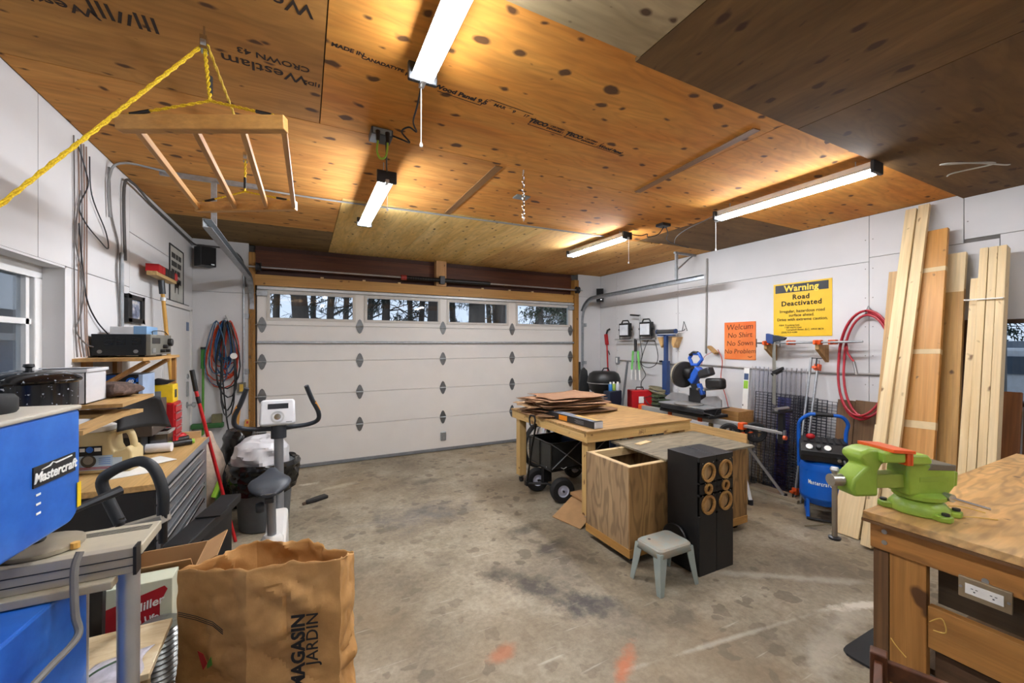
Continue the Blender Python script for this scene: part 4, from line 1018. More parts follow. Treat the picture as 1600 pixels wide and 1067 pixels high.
# red tool box on the chest
rb = thing('red_toolbox', 'red metal toolbox with pale drawer edges on the chest', 'toolbox', (-1.02, 3.9, CZ))
MB().box(-1.19, -0.86, 3.83, 4.02, CZ+0.001, 1.24).build('body', plain('#a9151c', 0.35), rb, bev=0.006)
for k in range(5):
    d = MB().box(-0.86, -0.852, 3.84, 4.01, CZ+0.02+k*0.056, CZ+0.068+k*0.056).build('drawer', plain('#b81a22', 0.35), rb)
    MB().box(-0.853, -0.846, 3.85, 4.0, CZ+0.058+k*0.056, CZ+0.066+k*0.056).build('drawer_pull', M_steel, d)
yb = thing('yellow_carton', 'small yellow carton with dark windows on the red toolbox', 'carton', (-0.92, 3.92, 1.241))
MB().box(-1.03, -0.87, 3.85, 3.98, 1.241, 1.375).build('carton', plain('#e3bd12', 0.5), yb, bev=0.003)
MB().box(-0.871, -0.868, 3.89, 3.94, 1.275, 1.335).build('print_panel', M_darkmetal, yb)
MB().box(-0.985, -0.94, 3.848, 3.851, 1.28, 1.33).build('print_panel', M_grey, yb)
tag(MB().prism([(0, 0), (0.09, 0.005), (0.14, 0.03), (0.08, 0.035), (0.03, 0.05), (-0.02, 0.02)], (-1.0, 3.90, 1.376), (1, 0.1, 0), (0, 0, 1), 0.06).build('work_glove', M_black, None, bev=0.006), 'black glove lying on the yellow carton', 'glove')
kb = thing('black_carton', 'black carton with blue corner and round blue badge under the shelf', 'carton', (-1.05, 3.70, 1.29))
MB().box(-1.19, -0.965, 3.56, 3.80, 1.291, 1.475).build('carton', plain('#16181c', 0.4), kb, bev=0.003)
MB().box(-1.19, -1.10, 3.558, 3.561, 1.43, 1.474).build('print_panel', M_blue, kb)
MB().box(-0.985, -0.964, 3.555, 3.80, 1.291, 1.474).build('print_panel', plain('#9db2d0', 0.5), kb)
MB().prism([(0, 0), (0.05, 0), (0.05, 0.05)], (-1.02, 3.5595, 1.425), (1, 0, 0), (0, 0, 1), 0.002).build('print_panel', M_blue, kb)
bdg = MB().lathe([(0.026, 0), (0.026, 0.002), (0, 0.002)], 18, (-1.025, 3.5595, 1.43), (0, -1, 0)).build('badge', M_blue, kb)
txt('lettering', '40', 0.03, M_paper, bdg, facing(-1.025, 3.556, 1.43), bold=0.0008)
tag(MB().box(-1.19, -0.90, 3.50, 3.82, 1.06, 1.29).build('storage_crate', plain('#4b4038', 0.7), None, bev=0.005), 'dark crate carrying the black carton on the chest', 'crate')
for ob_ in (bpy.data.objects['storage_crate'],): ob_.location.z = CZ+0.135
bpy.data.objects['storage_crate'].scale.z = (1.29-CZ-0.135)/0.23
# the crate rests on a tool tray
tag(MB().box(-1.19, -0.96, 3.82-0.30, 3.65, CZ+0.001, CZ+0.134).build('tool_tray', M_darkmetal, None, bev=0.005), 'low dark tray under the crate on the chest', 'tray')
rg = MB().ell((-0.93, 3.03, 1.425), 0.10, 0.10, 0.04, 18, 12)
for i, p in enumerate(rg.v):
    n_ = mnoise.noise(p*18); rg.v[i] = p + (p-Vector((-0.93, 3.03, 1.425)))*n_*0.4
tag(rg.build('shop_rag', plain('#5c4a42', 0.9, var=0.4, scale=60, bump=0.6), None, sm=True), 'fuzzy brown rag on the plywood boards under the shelf', 'rag')
# black rubber flap
fl = MB().sheet(lambda a, b: (-0.97+0.17*a+0.02*b, 3.16+0.10*a-0.06*b*(1-a)+0.16*b*a, 1.345-0.17*b+0.02*math.sin(a*3)-0.05*a*b), 8, 8)
fl = fl.build('rubber_sheet', plain('#202022', 0.6), None, sm=True); fl.modifiers.new('thickness', 'SOLIDIFY').thickness = 0.006
tag(fl, 'black rubber sheet drooping in front of the red toolbox', 'sheet')
# hand tools at the far end
tr_ = thing('clamp_tool', 'red and black hand clamp lying at the far chest end', 'clamp', (-0.86, 4.0, CZ))
cable('jaw', [(-0.95, 3.86, CZ+.02), (-0.90, 3.90, CZ+.03), (-0.85, 3.93, CZ+.02), (-0.80, 3.96, CZ+.025)], 0.017, M_black, tr_, n=8)
MB().ell((-0.86, 3.97, CZ+0.035), 0.05, 0.035, 0.03).build('grip', M_red, tr_, sm=True)
t2 = thing('screwdriver', 'black and lime handled screwdriver on the chest edge', 'screwdriver', (-0.80, 3.74, CZ))
MB().cyl((-0.86, 3.73, CZ+.024), (-0.75, 3.79, CZ+.024), 0.022, n=12).build('handle', M_black, t2, sm=True)
MB().cyl((-0.868, 3.726, CZ+.024), (-0.855, 3.733, CZ+.024), 0.024, n=12).build('collar', plain('#8bb93a', 0.5), t2, sm=True)
MB().cyl((-0.75, 3.79, CZ+.024), (-0.735, 3.798, CZ+.024), 0.018, n=12).build('cap', plain('#8bb93a', 0.5), t2, sm=True)
tag(MB().box(-1.12, -0.74, 4.045, 4.065, CZ-0.12, CZ+0.05).build('scrap_board', wood('#caa873', '#dabc8c', 'x'), None), 'pale board propped against the far chest end', 'board')
bpy.data.objects['scrap_board'].location.z = 0; bpy.data.objects['scrap_board'].scale.z = (CZ+0.05)/0.17

# ---- shelf boards, pot and bin by the window
sr = thing('board_rack', 'stack of loose plywood shelf boards under the left window', 'shelf', (-1.0, 2.4, 1.2))
MB().box(XL+0.001, -0.955, 2.32, 2.66, 1.198, 1.216).build('shelf_board', ply('y'), sr)
MB().box(XL+0.001, -0.80, 2.67, 3.14, 1.366, 1.384).build('shelf_board', ply('y'), sr)
MB(turn((-0.94, 2.82, 1.322), -4, -2, 2)).box(-0.26, 0.14, -0.13, 0.12, -0.009, 0.009).build('shelf_board', ply('y'), sr)
MB(turn((-0.83, 2.55, 1.325), 0, 1, 0)).box(-0.035, 0.035, -0.30, 0.20, -0.009, 0.009).build('shelf_board', ply('y'), sr)
for y, z in ((2.32, 1.198), (2.62, 1.198), (2.70, 1.366), (2.765, 1.366)): MB().box(XL+0.001, XL+0.04, y, y+0.035, 0, z).build('upright', pine('z'), sr)
pot = thing('canning_pot', 'large speckled black enamel pot with lid near the left window', 'pot', (-1.04, 2.48, 1.217))
M_en = NT('speckled_enamel'); _v = M_en.coord(False); _n = M_en.noise(_v, 55, 2, 0.5)
M_en = M_en.fin(M_en.ramp(_n, [(0.66, lin('#0e0f12')), (0.72, lin('#b9bdc4'))]), 0.15)
pc = (-1.045, 2.48, 1.217)
MB().lathe([(0.135, 0), (0.143, 0.008), (0.146, 0.14), (0.149, 0.148), (0.146, 0.156), (0.149, 0.295), (0.156, 0.302)], 36, pc).build('body', M_en, pot, sm=True)
MB().lathe([(0.158, 0.302), (0.161, 0.308), (0.156, 0.316), (0.13, 0.332), (0.10, 0.342), (0.04, 0.350), (0, 0.351)], 36, pc).build('lid', M_en, pot, sm=True)
MB().lathe([(0.010, 0.350), (0.010, 0.360), (0.018, 0.366), (0.016, 0.376), (0, 0.378)], 14, pc).build('lid_knob', M_black, pot, sm=True)
bn = thing('white_bin', 'translucent white plastic bin beside the speckled pot', 'bin', (-1.07, 2.81, 1.386))
b = MB()
x0, x1, y0, y1, z0, z1 = -1.19, -0.945, 2.70, 2.93, 1.386, 1.552
for (a0, a1, c0, c1) in ((x0, x1, y0, y0+.004), (x0, x1, y1-.004, y1), (x0, x0+.004, y0, y1), (x1-.004, x1, y0, y1)): b.box(a0, a1, c0, c1, z0, z1)
b.box(x0, x1, y0, y1, z0, z0+.004); b.build('walls', plain('#d5d5d8', 0.4, var=0.03), bn)
b = MB(); b.box(x0-.008, x1+.008, y0-.008, y0+.004, z1-.01, z1+.005); b.box(x0-.008, x1+.008, y1-.004, y1+.008, z1-.01, z1+.005); b.box(x1-.004, x1+.008, y0, y1, z1-.01, z1+.005); b.build('rim', plain('#e0e0e2', 0.4), bn)

# ---- wall shelf with the receiver
ws = thing('bracket_shelf', 'wooden bracket shelf on the left wall holding the black receiver', 'shelf', (-1.05, 3.7, 1.3))
MB().box(XL+0.001, -0.89, 3.29, 4.12, 1.572, 1.592).build('shelf_board', wood('#b5894e', '#c9a066', 'y', 0.55), ws)
M_br = wood('#a87339', '#bf8a4b', 'z', 0.55)
for y in (3.44, 3.90):
    MB().bar((XL+0.01, y, 1.36), (-0.91, y, 1.565), 0.09, 0.02, (0, 0, 1)).build('bracket', M_br, ws)
    MB().box(XL+0.001, XL+0.025, y-0.045, y+0.045, 1.28, 1.57).build('bracket', M_br, ws)
MB().box(-0.93, -0.905, 4.07, 4.10, 1.30, 1.572).build('bracket', M_br, ws)
MB().bar((XL+.02, 4.085, 1.30), (-0.905, 4.085, 1.31), 0.03, 0.02).build('bracket', M_br, ws)
rv = thing('stereo_receiver', 'black stereo receiver on the wall shelf with vents facing the room', 'receiver', (-1.06, 3.7, 1.594))
MB().box(-1.19, -0.925, 3.47, 3.93, 1.604, 1.742).build('case', plain('#14191d', 0.4, 0.3), rv, bev=0.003)
for x0 in (-1.13, -1.07, -0.995):
    for k in range(4): MB().box(x0, x0+0.045, 3.468, 3.4702, 1.675+k*0.013, 1.681+k*0.013).build('vent_slot', M_blackgloss, rv)
for x0 in (-1.15, -0.975): MB().cyl((x0, 3.4695, 1.63), (x0, 3.466, 1.63), 0.012, n=10).build('screw', M_grey, rv)
fp = MB().box(-0.925, -0.90, 3.47, 3.93, 1.604, 1.742).build('front_panel', plain('#76746a', 0.4, 0.3), rv, bev=0.003)
for k, (y, z, r) in enumerate(((3.86, 1.69, 0.028), (3.74, 1.66, 0.014), (3.80, 1.63, 0.012), (3.68, 1.63, 0.012))):
    MB().lathe([(r, 0), (r, 0.022), (r*.85, 0.026), (0, 0.026)], 16, (-0.90, y, z), (1, 0, 0)).build('dial', M_black, fp, sm=True)
MB().box(-0.901, -0.898, 3.50, 3.66, 1.68, 1.72).build('display', M_blackgloss, fp)
MB().box(-0.901, -0.896, 3.50, 3.56, 1.62, 1.65).build('button_row', M_steel, fp)
for x in (-1.16, -0.96):
    for y in (3.52, 3.88): MB().cyl((x, y, 1.594), (x, y, 1.605), 0.016, n=10).build('foot', M_rubber, rv)
tb_ = thing('tissue_box', 'small white box with a blue end on top of the receiver', 'box', (-1.05, 3.75, 1.743))
MB().box(-1.15, -1.03, 3.62, 3.85, 1.743, 1.795).build('carton', plain('#d8d9da', 0.6), tb_, bev=0.002)
MB().box(-1.03, -0.96, 3.62, 3.85, 1.743, 1.80).build('sleeve', plain('#7ea4c9', 0.5), tb_, bev=0.002)
ant = cable('antenna_wire', [(-0.93, 3.62, 1.745), (-0.95, 3.72, 1.77), (-0.92, 3.86, 1.765), (-0.895, 3.92, 1.70)], 0.003, M_black); tag(ant, 'thin black wire curling over the receiver top', 'wire')
# ---- picture, poster, broom on the left wall
pf = thing('picture_frame', 'small black framed picture on the left wall above the receiver', 'picture', (XL, 4.23, 1.84))
b = MB(); y0, y1, z0, z1 = 4.05, 4.41, 1.843, 2.06; f = 0.05
b.box(XL+.001, XL+.03, y0, y1, z0, z0+f*.7); b.box(XL+.001, XL+.03, y0, y1, z1-f*.7, z1); b.box(XL+.001, XL+.03, y0, y0+f*1.6, z0, z1); b.box(XL+.001, XL+.03, y1-f*1.2, y1, z0, z1)
b.build('frame', M_black, pf, bev=0.004)
tp = NT('printed_photo'); _v = tp.coord(False, (1, 9, 14)); tpm = tp.fin(tp.ramp(tp.noise(_v, 1.5, 4), [(0.35, lin('#33405c')), (0.5, lin('#8a94ab')), (0.6, lin('#d9d6d0')), (0.7, lin('#9c5f52'))]), 0.3)
MB().box(XL+.002, XL+.012, y0+.06, y1-.05, z0+.03, z1-.03).build('photo_print', tpm, pf)
po = thing('poster', 'narrow grey poster with dark text blocks beside the broom head', 'poster', (XL, 5.46, 2.11))
ps = MB().box(XL+.001, XL+.006, 5.21, 5.72, 2.11, 2.685).build('sheet', plain('#b9b8b0', 0.6), po)
b = MB(); b.box(XL+.001, XL+.010, 5.20, 5.22, 2.10, 2.695); b.box(XL+.001, XL+.010, 5.71, 5.73, 2.10, 2.695); b.box(XL+.001, XL+.010, 5.22, 5.71, 2.10, 2.115); b.box(XL+.001, XL+.010, 5.22, 5.71, 2.68, 2.695); b.build('border', M_darkmetal, po)
for k, ws_ in enumerate(((.16, .10, .12), (.22, .16), (.12, .08, .14), (.18, .2))):
    y_ = 5.27
    for w_ in ws_: MB().box(XL+.0062, XL+.007, y_, y_+w_-.02, 2.565-k*0.085, 2.62-k*0.085).build('text_block', plain('#3a3937', 0.8), ps); y_ += w_
MB(on_left(5.47, 2.27, 0.006)).prism([(-0.09, 0.02), (-0.05, 0.06), (0.06, 0.06), (0.1, 0.1), (0.11, 0.07), (0.07, 0.02), (0.06, -0.06), (0.04, -0.06), (0.03, 0.0), (-0.04, 0.0), (-0.06, -0.06), (-0.08, -0.06)], (0, 0, 0), (1, 0, 0), (0, 1, 0), 0.001).build('animal_silhouette', M_print, po)
br = thing('push_broom', 'upside-down push broom with red bristle head leaning on the left wall', 'broom', (-1.05, 4.75, 0))
MB().cyl((-0.97, 4.70, 0), (-1.12, 4.62, 2.16), 0.015, n=12).build('handle', wood('#b8862f', '#d2a048', 'z', 0.5), br, sm=True)
MB().cyl((-1.118, 4.621, 2.12), (-1.126, 4.617, 2.24), 0.024, n=12).build('socket', M_darkmetal, br, sm=True)
MB().bar((-1.12, 4.34, 2.265), (-1.12, 4.92, 2.265), 0.07, 0.035).build('block', wood('#a98a55', '#c2a26b', 'y'), br, bev=0.004)
for k in range(6): MB().bar((-1.12, 4.35+k*0.095, 2.31), (-1.12, 4.44+k*0.095, 2.31), 0.085, 0.065).build('bristle_tuft', M_red if k in (0, 1, 5) else M_black, br)
MB().cyl((-1.113, 4.624, 2.06), (-1.113, 4.624, 2.09), 0.022, n=12).build('clamp', M_steel, br)
# speakers in the corners
def corner_speaker(x, y, z, w, label, rz):
    t = thing('corner_speaker', label, 'speaker', (x, y, z)); m = turn((x, y, z), rz)
    MB(m).box(-w/2, w/2, -0.07, 0.07, 0, 0.235).build('cabinet', M_black, t, bev=0.004)
    MB(m).box(-w/2+.008, w/2-.008, -0.076, -0.07, 0.01, 0.225).build('grille', plain('#0c0c0d', 0.85), t)
    MB(m).box(w/2-0.06, w/2-0.025, -0.078, -0.076, 0.02, 0.032).build('badge', M_steel, t)
    MB(m).cyl((0, 0.07, 0.15), (0, 0.11, 0.15), 0.012, n=8).build('mount', M_black, t)
corner_speaker(-1.06, 6.035, 2.605, 0.17, 'black wall speaker in the upper left corner above the cords', 38)
corner_speaker(4.93, 6.05, 2.47, 0.13, 'small black wall speaker in the upper right corner', -40)
# cables on the left wall
M_cw = plain('#8f7565', 0.6); M_cg = plain('#6f6a67', 0.6)
for i, (y, c, lab) in enumerate(((3.30, M_cg, 'straight grey wire nearest the left window'), (3.35, M_cw, 'tan wire running straight down by the left window'), (3.385, M_cg, 'middle grey wire of the bundle beside the window'), (3.42, M_cw, 'reddish wire of the bundle beside the window'), (3.455, M_cw, 'outer reddish wire of the bundle beside the window'))):
    tag(cable('hanging_wire', [(XL+.008, y-.01, 2.90), (XL+.008, y+.006*math.sin(i), 2.5), (XL+.008, y-.005, 2.1), (XL+.008, y+.01*math.cos(i*2), 1.75), (XL+.012, y+.02, 1.60)], 0.0035, c), lab, 'wire', 'wires running down the left wall')
tag(cable('hanging_wire', [(XL+.01, 3.32, 2.88), (XL+.02, 3.40, 2.74), (XL+.014, 3.45, 2.66), (XL+.014, 3.34, 2.5), (XL+.014, 3.42, 2.42), (XL+.014, 3.60, 2.36), (XL+.014, 3.74, 2.33), (XL+.014, 3.70, 2.44), (XL+.014, 3.50, 2.62), (XL+.014, 3.47, 2.85)], 0.0038, M_darkmetal), 'dark wire with a wide loop on the left wall', 'wire')
tag(cable('hanging_wire', [(XL+.012, 3.36, 2.6), (XL+.012, 3.30, 2.3), (XL+.012, 3.40, 2.05), (XL+.014, 3.36, 1.86), (XL+.014, 3.30, 1.76), (XL+.02, 3.40, 1.68), (XL+.03, 3.47, 1.66)], 0.0038, M_cg), 'grey wire curving down to the back of the receiver', 'wire')
tag(cable('hanging_wire', [(XL+.012, 3.34, 2.4), (XL+.012, 3.42, 2.0), (XL+.014, 3.55, 1.84), (XL+.02, 3.72, 1.745)], 0.004, M_darkmetal), 'dark wire slanting across the wall behind the receiver', 'wire')
tag(cable('hanging_wire', [(XL+.01, 3.77, 2.9), (XL+.01, 3.80, 2.6), (XL+.01, 3.92, 2.4), (XL+.01, 3.90, 2.2), (XL+.01, 3.95, 1.9), (XL+.01, 3.95, 1.80)], 0.006, M_cg), 'grey cable wandering down the wall left of the picture', 'wire')
cd = MB(); cd.cyl((XL+.014, 3.98, 1.80), (XL+.014, 3.98, 2.35), 0.011, n=8); tag(cd.build('conduit', M_galv, None, sm=True), 'thin steel conduit left of the framed picture', 'conduit')

# ---- front wall left of the door: hanging cords
hk = MB().tube([(-0.87, YF, 2.00), (-0.87, YF-0.05, 1.99), (-0.90, YF-0.09, 1.96), (-0.84, YF-0.09, 1.96), (-0.87, YF-0.05, 2.03)], 0.006, 6); tag(hk.build('steel_hook', M_steel), 'steel hook carrying the bundle of extension cords', 'hook')
def coil(n, col, x, y, zt, w, h, r, label, seed):
    rnd = random.Random(seed); pts = []
    for k in range(n*16+1):
        a = 2*PI*k/16 + PI/2; q = k/16
        ww = w*(0.8+0.25*math.sin(q*2.1+seed)); hh = h*(0.86+0.16*math.sin(q*1.7+seed*2))
        dx = ww*math.cos(a)*(0.35+0.65*(1-math.sin(a))/2); pts.append((x+dx, y-0.012*math.sin(q*3+seed)-0.004*(k % 3), zt-hh*(1-math.sin(a))))
    o = MB().tube(pts, r, 6).build('extension_cord', col, None, sm=True); return tag(o, label, 'cord', 'cords on the hook left of the overhead door')
coil(4, plain('#c4451e', 0.5), -0.90, YF-0.045, 1.965, 0.22, 0.41, 0.008, 'orange extension cord coiled on the wall hook', 1)
coil(5, plain('#1f4f7d', 0.5), -0.87, YF-0.085, 1.965, 0.14, 0.33, 0.008, 'blue extension cord coiled on the wall hook', 2)
coil(3, plain('#c63a1c', 0.5), -0.82, YF-0.06, 1.965, 0.13, 0.36, 0.008, 'red-orange cord hanging at the right of the coil bundle', 3)
coil(4, M_black, -0.84, YF-0.11, 1.96, 0.17, 0.58, 0.009, 'longest black cord loops reaching lowest on the wall', 4)
coil(2, plain('#27506e', 0.5), -0.95, YF-0.12, 1.96, 0.15, 0.46, 0.006, 'thin dark blue cord loop at the left of the bundle', 5)
tag(cable('extension_cord', [(-0.87, YF-.13, 1.96), (-0.89, YF-.13, 1.4), (-0.86, YF-.12, 0.9), (-0.83, YF-.10, 0.62), (-0.77, YF-.1, 0.35)], 0.009, M_black), 'single black cord trailing down to the garbage can', 'cord')
ol = thing('outlet_box', 'grey outlet box with yellow receptacle on the wall by the jamb', 'outlet', (-0.70, YF, 1.06))
MB().box(-0.745, -0.66, YF-0.045, YF, 1.06, 1.19).build('box', plain('#6e6a5f', 0.5), ol, bev=0.004)
MB().box(-0.725, -0.685, YF-0.05, YF-0.045, 1.08, 1.17).build('receptacle', plain('#d8b24a', 0.5), ol)
cd = MB(); cd.cyl((-0.685, YF-.012, 1.19), (-0.685, YF-.012, 2.6), 0.011, n=8); tag(cd.build('conduit', M_galv, None, sm=True), 'grey conduit rising from outlet along the door jamb', 'conduit')
wb = MB().lathe([(0.034, -0.02), (0.038, 0), (0.034, 0.02)], 16, (-0.77, YF-0.16, 1.53), (0, 1, 0)); tag(wb.build('cord_reel', M_paper, None, sm=True), 'round white cord plug among the hanging cords', 'plug')
gb = thing('push_squeegee', 'green long-handled floor squeegee leaning in the left corner', 'squeegee', (-1.10, 6.05, 0))
MB().cyl((-1.09, 6.06, 0.1), (-1.09, 6.09, 1.45), 0.013, n=10).build('handle', M_green, gb, sm=True)
MB().cyl((-1.09, 6.075, 1.38), (-1.09, 6.09, 1.62), 0.022, n=10).build('grip', plain('#2f7a27', 0.5), gb, sm=True)
MB().cyl((-1.09, 6.09, 1.61), (-1.09, 6.09, 1.64), 0.026, n=10).build('grip_cap', M_black, gb, sm=True)
MB().box(-1.20, -0.88, 6.02, 6.10, 0.66, 0.72).build('head', plain('#2c5c2a', 0.6), gb, bev=0.01)
MB().box(-1.0, -0.90, 6.04, 6.12, 0.72, 0.82).build('block', plain('#6e6a4c', 0.7), gb)
rp = thing('broom_handle', 'red pole with black grip leaning by the chest corner', 'pole', (-0.58, 4.35, 0))
MB().cyl((-0.52, 4.15, 0.0), (-0.775, 4.07, 1.30), 0.013, n=10).build('pole', M_red, rp, sm=True)
MB().cyl((-0.775, 4.07, 1.30), (-0.80, 4.062, 1.47), 0.017, n=10).build('grip', M_black, rp, sm=True)
MB().cyl((-0.755, 4.076, 1.20), (-0.766, 4.073, 1.255), 0.0155, n=10).build('band', M_black, rp, sm=True)
for i, (x0, x1, zt, lab) in enumerate(((-0.80, -0.735, 0.90, 'yellowish slat leaning on wall under the outlet'), (-0.72, -0.64, 0.72, 'shorter slat crossing behind the door jamb base'))):
    s = thing('lath_stick', lab, 'slat', ((x0+x1)/2, 6.0, 0)); MB().bar((x0, 5.92, 0), (x1, 6.13, zt), 0.05, 0.018, (0, -1, 0)).build('slat', wood('#bd8733', '#d29c48', 'z', 0.55), s)
    MB().bar((x0*0.05+x1*0.95, 6.115, zt*0.93), (x1, 6.122, zt*0.97), 0.02, 0.022, (0, -1, 0)).build('red_mark', M_red, s)
sk = MB().ell((-0.80, 4.60, 0.44), 0.12, 0.20, 0.44, 16, 12)
for i, p in enumerate(sk.v): sk.v[i] = p + Vector((mnoise.noise(p*6)*0.05, mnoise.noise(p*6+Vector((9, 0, 0)))*0.05, 0))
tag(sk.build('fabric_sack', plain('#b7a391', 0.85, var=0.25, scale=12), None, sm=True), 'pale slumped sack standing between chest and corner', 'sack')
gt = thing('garden_tool', 'lime and green garden tool propped behind the red pole', 'garden tool', (-0.62, 4.4, 0))
MB().cyl((-0.72, 4.36, 0.0), (-0.67, 4.40, 0.42), 0.016, n=8).build('handle', plain('#2d7d32', 0.5), gt, sm=True)
MB().cyl((-0.70, 4.32, 0.35), (-0.66, 4.35, 0.47), 0.022, n=8).build('grip', plain('#9ccc3c', 0.5), gt, sm=True)

# ---- garbage can with bags
gc = thing('garbage_can', 'grey garbage can lined with a black bag and stuffed white bag', 'garbage can', (-0.33, 4.42, 0))
cx, cy = -0.33, 4.42
MB().lathe([(0.19, 0), (0.2, 0.01), (0.235, 0.5), (0.25, 0.56), (0.255, 0.58)], 28, (cx, cy, 0)).build('can', plain('#5b5f63', 0.5), gc, sm=True)
def crumple(prof, c, amp, fr, name, mat, par, n=56, sub=4, ang=30):
    pr = []
    for i in range(len(prof)-1):
        for k in range(sub): pr.append((prof[i][0]+(prof[i+1][0]-prof[i][0])*k/sub, prof[i][1]+(prof[i+1][1]-prof[i][1])*k/sub))
    pr.append(prof[-1]); b = MB(); b.lathe(pr, n, c); cc = Vector(c)
    for i, p in enumerate(b.v):
        q = Vector((p.x-cc.x, p.y-cc.y, 0)); q = q.normalized() if q.length > 1e-4 else Vector((0, 0, 1))
        k = 1-2*abs(mnoise.noise(p*fr)); b.v[i] = p + q*amp*k + Vector((0, 0, amp*0.8*mnoise.noise(p*fr+Vector((7, 3, 1)))))
    return b.build(name, mat, par, sm=True, ang=ang)
crumple([(0.245, 0.34), (0.268, 0.42), (0.278, 0.50), (0.285, 0.57), (0.268, 0.61), (0.235, 0.60), (0.20, 0.45)], (cx, cy, 0), 0.02, 14, 'liner_bag', plain('#0c0c0d', 0.18), gc)
crumple([(0.19, 0.5), (0.215, 0.62), (0.205, 0.72), (0.15, 0.80), (0.07, 0.825), (0.0, 0.80)], (cx-0.02, cy-0.02, 0), 0.028, 9, 'white_bag', plain('#cfcfd2', 0.3, var=0.06), gc, ang=22)
tag(crumple([(0.05, 0.0), (0.15, 0.1), (0.17, 0.35), (0.14, 0.6), (0.12, 0.76), (0.09, 0.80), (0, 0.78)], (-0.60, 5.02, 0), 0.02, 10, 'black_bag', plain('#0c0c0d', 0.2), None), 'black plastic bag standing behind the garbage can', 'garbage bag')
sho = thing('black_glove', 'small black object lying alone on the concrete', 'glove', (0.11, 4.84, 0))
MB(turn((0.11, 4.84, 0), 25)).prism([(-0.12, -0.04), (-0.02, -0.05), (0.12, -0.04), (0.12, 0.05), (0, 0.04), (-0.10, 0.02)], (0, 0, 0.001), (1, 0, 0), (0, 1, 0), 0.035).build('palm', M_black, sho, bev=0.01)
MB(turn((0.11, 4.84, 0), 25)).prism([(-0.15, -0.03), (-0.11, -0.03), (-0.10, 0.02), (-0.14, 0.01)], (0, 0, 0.001), (1, 0, 0), (0, 1, 0), 0.02).build('tip', plain('#5a4636', 0.7), sho, bev=0.005)

